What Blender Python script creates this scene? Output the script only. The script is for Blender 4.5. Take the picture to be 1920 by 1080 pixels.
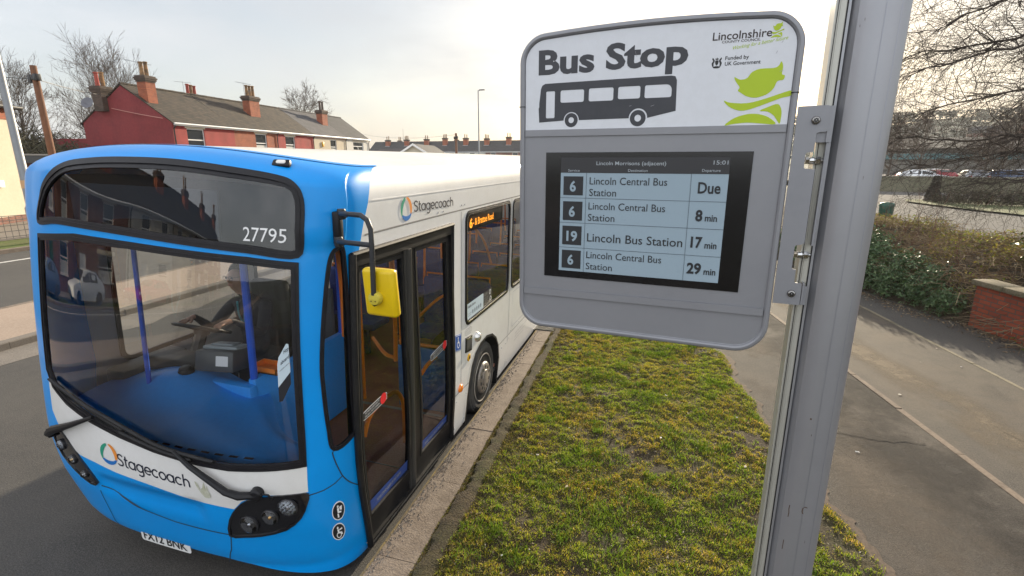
import bpy, bmesh, math, random
import numpy as np
from mathutils import Vector, Matrix, Euler
from mathutils.geometry import delaunay_2d_cdt
from math import sin, cos, pi, radians, atan2, sqrt, hypot

random.seed(7); np.random.seed(7)
for o in list(bpy.data.objects): bpy.data.objects.remove(o)
SC = bpy.context.scene
COL = SC.collection

# ------------------------------------------------------------------ camera, sky, sun, exposure
HC = 2.88                                   # lens height above the road
PITCH = math.atan(240/945.); YAW = math.atan(290/hypot(945, 240))
cam = bpy.data.objects.new('camera', bpy.data.cameras.new('camera')); COL.objects.link(cam)
cam.location = (0, 0, HC); cam.rotation_euler = (pi/2-PITCH, 0, YAW)
cam.data.sensor_width = 36; cam.data.lens = 945/1920*36; cam.data.clip_start = .05; cam.data.clip_end = 3000
SC.camera = cam
SUN_EL, SUN_AZ = radians(14.5), radians(5.85)   # azimuth to the right of +Y
W = bpy.data.worlds.new('World'); SC.world = W; W.use_nodes = True
nt = W.node_tree; nt.nodes.clear()
def N(t, kind, **kw):
    n = t.nodes.new(kind)
    for k, v in kw.items():
        if k in n.inputs.keys(): n.inputs[k].default_value = v
        else: setattr(n, k, v)
    return n
sky = N(nt, 'ShaderNodeTexSky', sky_type='NISHITA', sun_disc=False, sun_elevation=SUN_EL, sun_rotation=SUN_AZ, dust_density=2.0, ozone_density=1.5, air_density=1.0)
tc = N(nt, 'ShaderNodeTexCoord')
mp = N(nt, 'ShaderNodeMapping'); mp.inputs['Scale'].default_value = (1.0, 1.0, 3.2)
no = N(nt, 'ShaderNodeTexNoise', Scale=2.2, Detail=7.0, Roughness=.58)
cr = N(nt, 'ShaderNodeValToRGB'); cr.color_ramp.elements[0].position = .40; cr.color_ramp.elements[1].position = .68
cr.color_ramp.elements[0].color = (.50, .50, .50, 1); cr.color_ramp.elements[1].color = (.88, .88, .88, 1)
# thin high cloud veil, brightened behind the camera as added fill for the bus
sep = N(nt, 'ShaderNodeSeparateXYZ')
vy = N(nt, 'ShaderNodeMapRange'); vy.inputs['From Min'].default_value = -.75; vy.inputs['From Max'].default_value = .85
vy.inputs['To Min'].default_value = 15.5; vy.inputs['To Max'].default_value = 4.3
cl = N(nt, 'ShaderNodeVectorMath', operation='SCALE'); cl.inputs[0].default_value = (.97, .99, 1.03)
mixc = N(nt, 'ShaderNodeMix', data_type='RGBA')
bg = N(nt, 'ShaderNodeBackground', Strength=.08); wo = N(nt, 'ShaderNodeOutputWorld')
L = nt.links.new
L(tc.outputs['Generated'], mp.inputs['Vector']); L(mp.outputs['Vector'], no.inputs['Vector']); L(no.outputs['Fac'], cr.inputs['Fac'])
L(tc.outputs['Generated'], sep.inputs[0]); L(sep.outputs['Y'], vy.inputs['Value']); L(vy.outputs['Result'], cl.inputs['Scale'])
L(cr.outputs['Color'], mixc.inputs[0]); L(sky.outputs['Color'], mixc.inputs[6]); L(cl.outputs['Vector'], mixc.inputs[7])
L(mixc.outputs[2], bg.inputs['Color']); L(bg.outputs[0], wo.inputs['Surface'])
sl = bpy.data.lights.new('sun', 'SUN'); sl.energy = 5.0; sl.angle = radians(.6); sl.color = (1, .86, .64)
so = bpy.data.objects.new('sun', sl); COL.objects.link(so); so.location = (0, 30, 30)
sd = Vector((sin(SUN_AZ)*cos(SUN_EL), cos(SUN_AZ)*cos(SUN_EL), sin(SUN_EL)))
so.rotation_euler = sd.to_track_quat('Z', 'Y').to_euler()
SC.view_settings.view_transform = 'Standard'; SC.view_settings.look = 'None'; SC.view_settings.gamma = 1
SC.view_settings.exposure = 0.92
SC.cycles.max_bounces = 8; SC.cycles.transparent_max_bounces = 12; SC.cycles.diffuse_bounces = 5
SC.cycles.caustics_reflective = False; SC.cycles.caustics_refractive = False; SC.cycles.sample_clamp_indirect = 6

# ------------------------------------------------------------------ materials
MATS = {}
def P(name, base, rough=.5, metal=0., var=None, bump=None, coat=0., spec=.5, island=None, coord='Object', emit=None, tint=None):
    """principled material; var=(scale, amount, colour2) mottles the colour, bump=(scale, strength)"""
    if name in MATS: return MATS[name]
    m = bpy.data.materials.new(name); m.use_nodes = True; t = m.node_tree; b = t.nodes['Principled BSDF']
    b.inputs['Base Color'].default_value = (*base, 1); b.inputs['Roughness'].default_value = rough; b.inputs['Metallic'].default_value = metal
    b.inputs['Coat Weight'].default_value = coat; b.inputs['Coat Roughness'].default_value = .06; b.inputs['Specular IOR Level'].default_value = spec
    co = N(t, 'ShaderNodeTexCoord')
    col = None
    if var:
        vs = var if isinstance(var, list) else [var]
        for sc_, amt, c2 in vs:
            n = N(t, 'ShaderNodeTexNoise', Scale=sc_, Detail=6.0, Roughness=.62); t.links.new(co.outputs[coord], n.inputs['Vector'])
            r = N(t, 'ShaderNodeMapRange'); r.inputs['From Min'].default_value = .42; r.inputs['From Max'].default_value = .60; r.inputs['To Max'].default_value = amt
            t.links.new(n.outputs['Fac'], r.inputs['Value'])
            mx = N(t, 'ShaderNodeMix', data_type='RGBA'); t.links.new(r.outputs[0], mx.inputs[0])
            if col is None: mx.inputs[6].default_value = (*base, 1)
            else: t.links.new(col, mx.inputs[6])
            mx.inputs[7].default_value = (*c2, 1); col = mx.outputs[2]
    if island:
        g = N(t, 'ShaderNodeNewGeometry'); r = N(t, 'ShaderNodeValToRGB'); els = r.color_ramp.elements
        while len(els) < len(island): els.new(.5)
        for i, c in enumerate(island): els[i].position = i/(len(island)-1); els[i].color = (*c, 1)
        t.links.new(g.outputs['Random Per Island'], r.inputs['Fac']); col = r.outputs['Color']
    if tint:     # patches of two hues over the leaf colours
        n = N(t, 'ShaderNodeTexNoise', Scale=tint[0], Detail=5.0, Roughness=.6); t.links.new(co.outputs[coord], n.inputs['Vector']); r = N(t, 'ShaderNodeValToRGB'); r.color_ramp.elements[0].position = .40; r.color_ramp.elements[1].position = .60
        r.color_ramp.elements[0].color = (*tint[1], 1); r.color_ramp.elements[1].color = (*tint[2], 1); t.links.new(n.outputs['Fac'], r.inputs['Fac']); mx = N(t, 'ShaderNodeMix', data_type='RGBA', blend_type='MULTIPLY'); mx.inputs[0].default_value = 1; t.links.new(col, mx.inputs[6]); t.links.new(r.outputs['Color'], mx.inputs[7]); col = mx.outputs[2]
    if col is not None: t.links.new(col, b.inputs['Base Color'])
    if bump:
        n = N(t, 'ShaderNodeTexNoise', Scale=bump[0], Detail=5.0, Roughness=.65); t.links.new(co.outputs[coord], n.inputs['Vector'])
        bp = N(t, 'ShaderNodeBump', Strength=bump[1], Distance=bump[2] if len(bump) > 2 else .01); t.links.new(n.outputs['Fac'], bp.inputs['Height']); t.links.new(bp.outputs[0], b.inputs['Normal'])
    if emit: b.inputs['Emission Color'].default_value = (*emit[0], 1); b.inputs['Emission Strength'].default_value = emit[1]
    MATS[name] = m; return m
def GLASS(name, tint, ior=1.5, gain=1.0, rough=0.0):
    if name in MATS: return MATS[name]
    m = bpy.data.materials.new(name); m.use_nodes = True; t = m.node_tree; t.nodes.clear()
    o = N(t, 'ShaderNodeOutputMaterial'); mx = N(t, 'ShaderNodeMixShader'); tr = N(t, 'ShaderNodeBsdfTransparent'); gl = N(t, 'ShaderNodeBsdfGlossy'); fr = N(t, 'ShaderNodeFresnel', IOR=ior)
    tr.inputs['Color'].default_value = (*tint, 1); gl.inputs['Roughness'].default_value = rough
    ml = N(t, 'ShaderNodeMath', operation='MULTIPLY'); ml.inputs[1].default_value = gain; ml.use_clamp = True
    t.links.new(fr.outputs[0], ml.inputs[0]); t.links.new(ml.outputs[0], mx.inputs[0]); t.links.new(tr.outputs[0], mx.inputs[1]); t.links.new(gl.outputs[0], mx.inputs[2]); t.links.new(mx.outputs[0], o.inputs['Surface'])
    MATS[name] = m; return m
def BRICK(name, c1, c2, mortar, w=.225, h=.075, rough=.85, ms=.010, slope=1.0, bump=.4, axis='xy', dirt=None):
    if name in MATS: return MATS[name]
    m = bpy.data.materials.new(name); m.use_nodes = True; t = m.node_tree; b = t.nodes['Principled BSDF']; b.inputs['Roughness'].default_value = rough
    co = N(t, 'ShaderNodeTexCoord'); s = N(t, 'ShaderNodeSeparateXYZ'); cb = N(t, 'ShaderNodeCombineXYZ'); t.links.new(co.outputs['Object'], s.inputs[0])
    if axis == 'xy':
        ad = N(t, 'ShaderNodeMath', operation='ADD'); t.links.new(s.outputs[0], ad.inputs[0]); t.links.new(s.outputs[1], ad.inputs[1]); t.links.new(ad.outputs[0], cb.inputs[0])
    else: t.links.new(s.outputs[0], cb.inputs[0])
    ml = N(t, 'ShaderNodeMath', operation='MULTIPLY'); ml.inputs[1].default_value = slope; t.links.new(s.outputs[2], ml.inputs[0]); t.links.new(ml.outputs[0], cb.inputs[1])
    br = N(t, 'ShaderNodeTexBrick', Scale=1.0); br.inputs['Color1'].default_value = (*c1, 1); br.inputs['Color2'].default_value = (*c2, 1); br.inputs['Mortar'].default_value = (*mortar, 1)
    br.inputs['Brick Width'].default_value = w; br.inputs['Row Height'].default_value = h; br.inputs['Mortar Size'].default_value = ms
    t.links.new(cb.outputs[0], br.inputs['Vector'])
    n = N(t, 'ShaderNodeTexNoise', Scale=1.3, Detail=7.0, Roughness=.65); t.links.new(co.outputs['Object'], n.inputs['Vector'])
    mx = N(t, 'ShaderNodeMix', data_type='RGBA', blend_type='MULTIPLY'); mx.inputs[0].default_value = .75
    rp = N(t, 'ShaderNodeValToRGB'); rp.color_ramp.elements[0].position = .3; rp.color_ramp.elements[0].color = (*(dirt or (.5, .48, .46)), 1); rp.color_ramp.elements[1].position = .62; rp.color_ramp.elements[1].color = (1.05, 1.05, 1.05, 1)
    t.links.new(n.outputs['Fac'], rp.inputs['Fac']); t.links.new(br.outputs['Color'], mx.inputs[6]); t.links.new(rp.outputs['Color'], mx.inputs[7]); t.links.new(mx.outputs[2], b.inputs['Base Color'])
    bp = N(t, 'ShaderNodeBump', Strength=bump, Distance=.012); t.links.new(br.outputs['Fac'], bp.inputs['Height']); bp.invert = True; t.links.new(bp.outputs[0], b.inputs['Normal'])
    MATS[name] = m; return m
BLUE = P('bus blue paint', (.0, .30, .80), .36, coat=.15, spec=.35, var=(1.3, .22, (.0, .21, .60)))
WHITE = P('bus white paint', (.76, .75, .73), .34, coat=.25, var=[(1.1, .25, (.66, .64, .60)), (9, .10, (.5, .47, .42))])
RUBBER = P('black rubber', (.010, .010, .011), .55, spec=.3, var=(14, .5, (.026, .024, .023)))
BLACKP = P('black plastic', (.008, .008, .010), .42, spec=.3, var=(8, .4, (.018, .018, .018)))
DARKIN = P('dark interior plastic', (.035, .035, .038), .6)
WIND = GLASS('windscreen glass', (.95, .96, .96), 1.55, 1.8)
SIDEG = GLASS('tinted side glass', (.96, .96, .95), 1.5, 1.1)
DESTG = GLASS('destination glass', (.55, .58, .62), 1.55, 1.6)
HOUSEG = P('house window glass', (.03, .035, .04), .04, spec=.8)
SILVER = P('grey painted aluminium', (.262, .265, .282), .42, .25, var=[(5, .4, (.222, .226, .245)), (60, .3, (.27, .27, .29))], bump=(900, .05, .001))
POLEM = P('anodised aluminium pole', (.35, .352, .37), .40, .55, var=[(3, .35, (.29, .292, .31)), (40, .12, (.30, .30, .32))])
CHROME = P('stainless steel', (.62, .62, .62), .22, 1.0)
UPVC = P('white plastic frame', (.78, .78, .77), .4)
ORANGE = P('orange handrail', (.80, .20, .015), .4)
YELLOW = P('yellow mirror shell', (.80, .55, .005), .38, var=(7, .3, (.62, .42, .01)))

# ------------------------------------------------------------------ object helpers
ROOT = {}
def tag(o, label=None, cat=None, group=None, kind=None):
    if label: o['label'] = label
    if cat: o['category'] = cat
    if group: o['group'] = group
    if kind: o['kind'] = kind
    return o
def thing(name, label, cat, loc=(0, 0, 0), rot=(0, 0, 0), group=None):
    o = bpy.data.objects.new(name, None); COL.objects.link(o); o.location = loc; o.rotation_euler = rot; o.empty_display_size = .2
    ROOT[o] = (Matrix.Translation(loc) @ Euler(rot).to_matrix().to_4x4()).inverted()
    return tag(o, label, cat, group)
def link(name, V, F, mat, parent=None, world=False, smooth=True, angle=35, mats=None, fm=None):
    """one mesh object; V in the thing's own frame, or in world space with world=True"""
    V = np.asarray(V, float).reshape(-1, 3)
    if parent is not None:
        M = ROOT[parent]
        if world: V = V @ np.array(M.to_3x3()).T + np.array(M.translation)
    me = bpy.data.meshes.new(name); me.from_pydata(V.tolist(), [], F); me.update()
    for m in (mats or [mat]): me.materials.append(m)
    if fm is not None: me.polygons.foreach_set('material_index', fm)
    o = bpy.data.objects.new(name, me); COL.objects.link(o)
    if parent is not None: o.parent = parent; ROOT[o] = ROOT[parent]
    else: ROOT[o] = Matrix()
    if smooth:
        me.polygons.foreach_set('use_smooth', [True]*len(me.polygons))
        if angle: me.set_sharp_from_angle(angle=radians(angle))
    return o
class MB:
    def __init__(s): s.V = []; s.F = []
    def add(s, V, F):
        k = len(s.V); s.V += [tuple(v) for v in V]; s.F += [tuple(i+k for i in f) for f in F]; return s
    def box(s, lo, hi, R=None, o=(0, 0, 0)):
        V = [(x, y, z) for x in (lo[0], hi[0]) for y in (lo[1], hi[1]) for z in (lo[2], hi[2])]
        if R is not None: V = [R @ Vector(v) + Vector(o) for v in V]
        return s.add(V, [(0, 1, 3, 2), (4, 6, 7, 5), (0, 4, 5, 1), (2, 3, 7, 6), (0, 2, 6, 4), (1, 5, 7, 3)])
    def bbox(s, lo, hi, b=.01, seg=2):
        """box with rounded edges"""
        bm = bmesh.new(); bmesh.ops.create_cube(bm, size=1)
        for v in bm.verts: v.co = [lo[i]+(hi[i]-lo[i])*(v.co[i]+.5) for i in range(3)]
        bmesh.ops.bevel(bm, geom=list(bm.edges), offset=b, segments=seg, profile=.5, affect='EDGES')
        bm.verts.index_update(); r = s.add([v.co[:] for v in bm.verts], [[v.index for v in f.verts] for f in bm.faces]); bm.free(); return r
    def tube(s, pts, r, n=8, cap=True):
        pts = [Vector(p) for p in pts]; rs = r if hasattr(r, '__len__') else [r]*len(pts)
        V = []; F = []; a = None
        for i, p in enumerate(pts):
            d = (pts[min(i+1, len(pts)-1)]-pts[max(i-1, 0)]).normalized()
            if a is None: a = d.orthogonal().normalized()
            a = (a-d*a.dot(d)); a = a.normalized() if a.length > 1e-6 else d.orthogonal().normalized()
            b = d.cross(a)
            for k in range(n):
                t = 2*pi*k/n; V.append(p+(a*cos(t)+b*sin(t))*rs[i])
        for i in range(len(pts)-1):
            for k in range(n): F.append((i*n+k, i*n+(k+1) % n, (i+1)*n+(k+1) % n, (i+1)*n+k))
        if cap: F.append(tuple(range(n-1, -1, -1))); F.append(tuple(range((len(pts)-1)*n, len(pts)*n)))
        return s.add(V, F)
    def lathe(s, prof, o, ax, n=24):
        """prof: (radius, distance along ax)"""
        ax = Vector(ax).normalized(); a = ax.orthogonal().normalized(); b = ax.cross(a); o = Vector(o); V = []; F = []
        for r, h in prof:
            for k in range(n): t = 2*pi*k/n; V.append(o+ax*h+(a*cos(t)+b*sin(t))*r)
        for i in range(len(prof)-1):
            for k in range(n): F.append((i*n+k, i*n+(k+1) % n, (i+1)*n+(k+1) % n, (i+1)*n+k))
        if prof[0][0] > 1e-5: F.append(tuple(range(n-1, -1, -1)))
        if prof[-1][0] > 1e-5: F.append(tuple(range((len(prof)-1)*n, len(prof)*n)))
        return s.add(V, F)
    def prism(s, poly, f0, f1):
        """poly 2D points; f0,f1 map (a,b) to the near and the far 3D point"""
        n = len(poly); V = [f0(*p) for p in poly]+[f1(*p) for p in poly]
        return s.add(V, [tuple(range(n)), tuple(range(2*n-1, n-1, -1))]+[(i, i+n, (i+1) % n+n, (i+1) % n) for i in range(n)])
    def link(s, name, mat, parent=None, **k): return link(name, s.V, s.F, mat, parent, **k)
def text2d(txt, x0, x1, y0, cap, weight=0., slant=0., res=3):
    """filled letter outlines fitted to the width x0..x1, baseline y0, capital height cap"""
    cu = bpy.data.curves.new('t', 'FONT'); cu.body = txt; cu.resolution_u = res; cu.offset = weight; cu.fill_mode = 'FRONT'; cu.shear = slant
    o = bpy.data.objects.new('t', cu); COL.objects.link(o); dg = bpy.context.evaluated_depsgraph_get(); me = o.evaluated_get(dg).to_mesh()
    V = np.array([v.co[:2] for v in me.vertices]); F = [tuple(p.vertices) for p in me.polygons]
    o.evaluated_get(dg).to_mesh_clear(); bpy.data.objects.remove(o); bpy.data.curves.remove(cu)
    w = V[:, 0].max()-V[:, 0].min(); sx = (x1-x0)/w
    V2 = np.stack([x0+(V[:, 0]-V[:, 0].min())*sx, y0+V[:, 1]*cap/.729], 1)
    return V2, F
def bez(pts, n=6, closed=True):
    """smooth closed curve through 2D points (Catmull-Rom)"""
    out = []; m = len(pts)
    for i in range(m):
        p0, p1, p2, p3 = [np.array(pts[(i+k) % m], float) for k in (-1, 0, 1, 2)]
        for j in range(n):
            t = j/n; out.append(tuple(.5*((2*p1)+(-p0+p2)*t+(2*p0-5*p1+4*p2-p3)*t*t+(-p0+3*p1-3*p2+p3)*t**3)))
    return out
def ngon_tris(poly):
    r = delaunay_2d_cdt([Vector(p) for p in poly], [], [list(range(len(poly)))], 1, 1e-7)
    return [tuple(v) for v in r[0]], [tuple(f) for f in r[2]]
def inpoly(p, poly):
    x, y = p; c = False; n = len(poly); j = n-1
    for i in range(n):
        xi, yi = poly[i]; xj, yj = poly[j]
        if (yi > y) != (yj > y) and x < (xj-xi)*(y-yi)/(yj-yi)+xi: c = not c
        j = i
    return c
def offset_poly(poly, d):
    """shrink (d>0) a closed outline by moving its corners along their normals"""
    n = len(poly); A = sum(poly[i][0]*poly[(i+1) % n][1]-poly[(i+1) % n][0]*poly[i][1] for i in range(n)); sg = 1 if A > 0 else -1; out = []
    for i in range(n):
        a, b, c = [np.array(poly[(i+k) % n], float) for k in (-1, 0, 1)]
        e1 = (b-a)/max(np.linalg.norm(b-a), 1e-9); e2 = (c-b)/max(np.linalg.norm(c-b), 1e-9)
        n1 = np.array([-e1[1], e1[0]])*sg; n2 = np.array([-e2[1], e2[0]])*sg; m = n1+n2; m /= max(np.linalg.norm(m), 1e-6)
        k = d/max(m@n1, .5); out.append(tuple(b+m*k))
    return out
def rrect(x0, x1, y0, y1, r, n=5):
    rs = r if hasattr(r, '__len__') else [r]*4; out = []
    for (cx, cy, a), q in zip(((x1, y1, 0), (x0, y1, 90), (x0, y0, 180), (x1, y0, 270)), rs):
        sx = -1 if cx == x1 else 1; sy = -1 if cy == y1 else 1
        for k in range(n+1):
            t = radians(a+90*k/n); out.append((cx+sx*q+q*cos(t), cy+sy*q+q*sin(t)))
    return out

# ------------------------------------------------------------------ ground, roads, kerbs, verge, footpath
ASPH = P('road asphalt', (.066, .060, .053), .88, var=[(.5, .8, (.044, .041, .038)), (6, .4, (.085, .076, .066)), (70, .42, (.15, .138, .122)), (110, .4, (.016, .015, .015))], bump=(110, .8, .008))
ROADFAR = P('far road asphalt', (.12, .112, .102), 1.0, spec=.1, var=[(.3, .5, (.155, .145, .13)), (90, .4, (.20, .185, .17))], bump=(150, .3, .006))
PATHM = P('footpath asphalt', (.040, .033, .027), .9, var=[(.33, .95, (.088, .070, .052)), (.9, .85, (.078, .061, .046)), (4, .5, (.026, .022, .018)), (75, .42, (.12, .10, .082)), (120, .4, (.015, .013, .011))], bump=(120, .9, .008))  # broad patches: damp tarmac, and sunlit areas painted into the colour
PATHM2 = P('older footpath asphalt', (.062, .052, .042), .9, var=[(.4, .95, (.095, .077, .056)), (.7, .85, (.11, .083, .056)), (3, .5, (.04, .034, .028)), (80, .42, (.15, .128, .105)), (130, .4, (.028, .024, .02))], bump=(120, .8, .007))
KERBM = P('concrete kerb', (.215, .165, .125), .9, var=[(1.1, .8, (.135, .102, .074)), (9, .6, (.28, .225, .175)), (70, .5, (.11, .085, .066))], bump=(70, .9, .010))
EDGEM = P('concrete edging', (.17, .125, .088), .9, var=[(3, .8, (.085, .062, .045)), (30, .5, (.25, .195, .145))], bump=(90, .4, .006))
ISLM = P('brown traffic island paving', (.32, .235, .175), .9, var=[(.8, .5, (.25, .19, .145)), (40, .5, (.40, .32, .25))], bump=(60, .4, .006))
SOIL = P('verge soil', (.055, .036, .015), .95, var=[(1.6, .7, (.065, .075, .008)), (9, .6, (.085, .058, .022)), (60, .7, (.020, .014, .007))], bump=(60, 1., .03))
GROUNDM = P('rough grassland', (.06, .065, .03), .95, var=[(.02, .8, (.09, .08, .05)), (.2, .5, (.04, .05, .02))])
PAINT = P('road paint', (.62, .60, .55), .8, var=[(7, .5, (.30, .28, .26))])
_g = np.random.RandomState(3).rand(64, 64)
def vnoise(x, y, s):
    x = np.asarray(x)/s+100; y = np.asarray(y)/s+100; i = np.floor(x).astype(int); j = np.floor(y).astype(int); u = x-i; v = y-j; u = u*u*(3-2*u); v = v*v*(3-2*v); g = lambda a, c: _g[a % 64, c % 64]
    return (g(i, j)*(1-u)+g(i+1, j)*u)*(1-v)+(g(i, j+1)*(1-u)+g(i+1, j+1)*u)*v
def strip(name, ys, fl, fr, z, mat, kind='structure', sub=1, thick=0.):
    """a sheet between two lines x=fl(y) and x=fr(y)"""
    V = []; F = []
    for y in ys:
        a, b = fl(y), fr(y)
        for k in range(sub+1): V.append((a+(b-a)*k/sub, y, z))
    m = sub+1
    for i in range(len(ys)-1):
        for k in range(sub): F.append((i*m+k, i*m+k+1, (i+1)*m+k+1, (i+1)*m+k))
    o = link(name, V, F, mat, smooth=False); o['kind'] = kind; return o
c_ = lambda v: (lambda y: v)
b = MB(); n = 64
b.add([(1600*cos(2*pi*k/n), 1600*sin(2*pi*k/n), -.03) for k in range(n)], [tuple(range(n))])
b.link('ground', GROUNDM, smooth=False)['kind'] = 'structure'
YS = [-70, -30, -10, 0, 5, 10, 20, 40, 80, 130]
KX = lambda y: -1.80-.016*(max(min(y, 60), -10)-2.6)             # road edge of the near kerb
KI = lambda y: -1.45-.026*(max(min(y, 60), -10)-2.6)             # inner edge of the near kerb
strip('road', YS, c_(-9.68), KX, 0., ASPH)
strip('far_carriageway', YS, c_(-19.9), c_(-12.15), 0., ASPH)
def kerb(name, yA, yB, step, fo, fi, z0, z1, mat, r=.018, gap=.006, jit=.0):
    b = MB(); y = yA
    while y < yB:
        y2 = min(y+step, yB)-gap; dz = random.uniform(-jit, jit); dx = random.uniform(-jit, jit)
        sgn = 1 if fi(y) > fo(y) else -1
        prof = lambda yy: [(fo(yy)+dx, z0), (fo(yy)+dx, z1-r+dz), (fo(yy)+dx+sgn*r*.4, z1-r*.4+dz), (fo(yy)+dx+sgn*r, z1+dz), (fi(yy), z1+dz), (fi(yy), z0)]
        A, B = prof(y), prof(y2); m = len(A)
        b.add([(p[0], y, p[1]) for p in A]+[(p[0], y2, p[1]) for p in B], [tuple(range(m))[::-1], tuple(range(m, 2*m))]+[(i, (i+1) % m, (i+1) % m+m, i+m) for i in range(m)]); y += step
    o = b.link(name, mat, smooth=False); o['kind'] = 'structure'; return o
kerb('kerb', -12, 60, .914, KX, KI, -.05, .15, KERBM, jit=.003)
kerb('island_kerb', -60, 90, .914, c_(-9.68), c_(-9.86), -.05, .12, P('island kerb concrete', (.16, .135, .11), .9, var=[(3, .5, (.11, .095, .08)), (60, .4, (.24, .21, .18))]), jit=.003)
strip('traffic_island', YS, c_(-12.0), c_(-9.86), .115, ISLM)
kerb('island_far_kerb', -60, 90, .914, c_(-12.15), c_(-12.0), -.05, .118, KERBM)
strip('gutter_dirt', [-40+.25*i for i in range(400)], lambda y: -9.68, lambda y: -9.05+.5*float(vnoise(0, y, 2.1))*float(vnoise(2, y, .5)), .004, P('pale gutter grit', (.17, .145, .12), .95, var=[(1.5, .7, (.10, .09, .078)), (60, .6, (.26, .225, .19))]))
strip('road_edge_line', YS, c_(-18.32), c_(-18.16), .004, PAINT)
kerb('far_kerb', -60, 90, .914, c_(-19.9), c_(-20.05), -.05, .13, KERBM)
strip('far_verge', YS, c_(-22.3), c_(-20.05), .10, P('far verge turf', (.10, .13, .02), .95, var=[(1.2, .6, (.13, .11, .04)), (12, .5, (.05, .07, .01))], bump=(30, .8, .03)))
strip('far_pavement', YS, c_(-32.5), c_(-22.3), .11, P('far pavement', (.20, .17, .14), .9, var=[(.5, .5, (.26, .22, .18)), (30, .4, (.14, .12, .10))]))
GX = lambda y: float(np.interp(y, [-10, 3.42, 4.05, 5.63, 7.61, 14, 30, 60], [2.9, 1.60, 1.47, 1.29, .88, -.10, -2.6, -6.6]))+.06*sin(y*1.9)+.035*sin(y*5.3+1)+.02*sin(y*13)
EX = lambda y: 2.56-.19*(min(y, 40)-7.2)
YX = lambda y: 3.83-.17*(min(y, 40)-10.83)
ysf = [-12+.15*i for i in range(0, 260)]+[30, 40, 60]
GXv = np.vectorize(GX); KIv = np.vectorize(KI)
def vz(x, y):
    e = np.clip(np.minimum((x-KIv(y))/.10, (GXv(y)-x)/.10), 0, 1)
    return .126+e*(.030*vnoise(x, y, .31)+.014*vnoise(x, y, .115)+.014*vnoise(x, y+3, .055)+.012*vnoise(x, y, .033))
yy = [-12, -6, -2, 0]; 
while yy[-1] < 24: yy.append(yy[-1]+max(.028, .008*yy[-1]))
yy = np.array(yy+[30, 40, 60]); xe = np.linspace(0, 1, 84); X_ = KIv(yy)[:, None]-.0*yy[:, None]+(np.maximum(GXv(yy), KIv(yy)+.02)-KIv(yy))[:, None]*xe; 
X_[:, 0] -= .05*vnoise(yy*0, yy, .16)+.05*vnoise(yy*0+2, yy, .055)-.055; X_[:, 1] = X_[:, 0]+.012; Y_ = np.repeat(yy[:, None], 84, 1); Z_ = vz(X_, Y_); Z_[:, 0] = .150; Z_[:, 1] = .166+.012*vnoise(yy*0, yy, .05); Z_[:, 2] += .03; Z_[:, 3] += .02; m = 84
o = link('verge_soil', np.stack([X_, Y_, Z_], 2).reshape(-1, 3), [(j*m+i, j*m+i+1, (j+1)*m+i+1, (j+1)*m+i) for j in range(len(yy)-1) for i in range(m-1)], SOIL, angle=0); o['kind'] = 'structure'
strip('footpath', ysf, lambda y: max(GX(y), KI(y)+.02)-.25, lambda y: EX(y)-.035, .128, PATHM)
strip('footpath_outer', ysf, lambda y: EX(y)+.035, lambda y: YX(y)-.03, .129, PATHM2)
strip('back_path', ysf, lambda y: YX(y)+.03, lambda y: YX(y)+1.8, .127, P('back path asphalt', (.05, .045, .039), .9, var=[(1.2, .6, (.075, .066, .056)), (80, .8, (.12, .105, .09))], bump=(120, .7, .007)))
kerb('path_edging', -12, 40, .914, lambda y: EX(y)-.035, lambda y: EX(y)+.035, .0, .137, EDGEM, r=.008, gap=.012, jit=.004)
kerb('path_back_edging', -12, 40, .914, lambda y: YX(y)-.028, lambda y: YX(y)+.028, .0, .134, P('weathered edging', (.19, .16, .10), .9, var=[(3, .8, (.10, .085, .055)), (25, .5, (.26, .22, .15))]), r=.006, gap=.01, jit=.003)
# cracks in the footpath
def crack(pts, w, name='path_crack'):
    V = []; F = []; P_ = []
    for (x0, y0), (x1, y1) in zip(pts, pts[1:]):
        for k in range(8): P_.append((x0+(x1-x0)*k/8+random.gauss(0, .012), y0+(y1-y0)*k/8+random.gauss(0, .012)))
    for x, y in P_: e = w*random.uniform(.4, 1.1); V += [(x, y-e, .1335), (x, y+e, .1335)]
    F = [(2*i, 2*i+2, 2*i+3, 2*i+1) for i in range(len(P_)-1)]
    o = link(name, V, F, P('crack soil', (.03, .025, .02), 1.), smooth=False); o['kind'] = 'structure'  # dark brown strip laid along the crack
V = []; yv = np.arange(-4, 24, .035)
for y in yv: g = GX(y); V += [(g-.06, y, .1335), (g+.022+.075*float(vnoise(0, y, .21))*float(vnoise(3, y, .06)), y, .1325)]
link('verge_edge_dirt', V, [(2*i, 2*i+2, 2*i+3, 2*i+1) for i in range(len(yv)-1)], P('sandy edge dirt', (.095, .066, .046), .95, var=[(8, .7, (.055, .040, .028)), (50, .6, (.15, .11, .078))]), smooth=False)['kind'] = 'structure'
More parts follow.
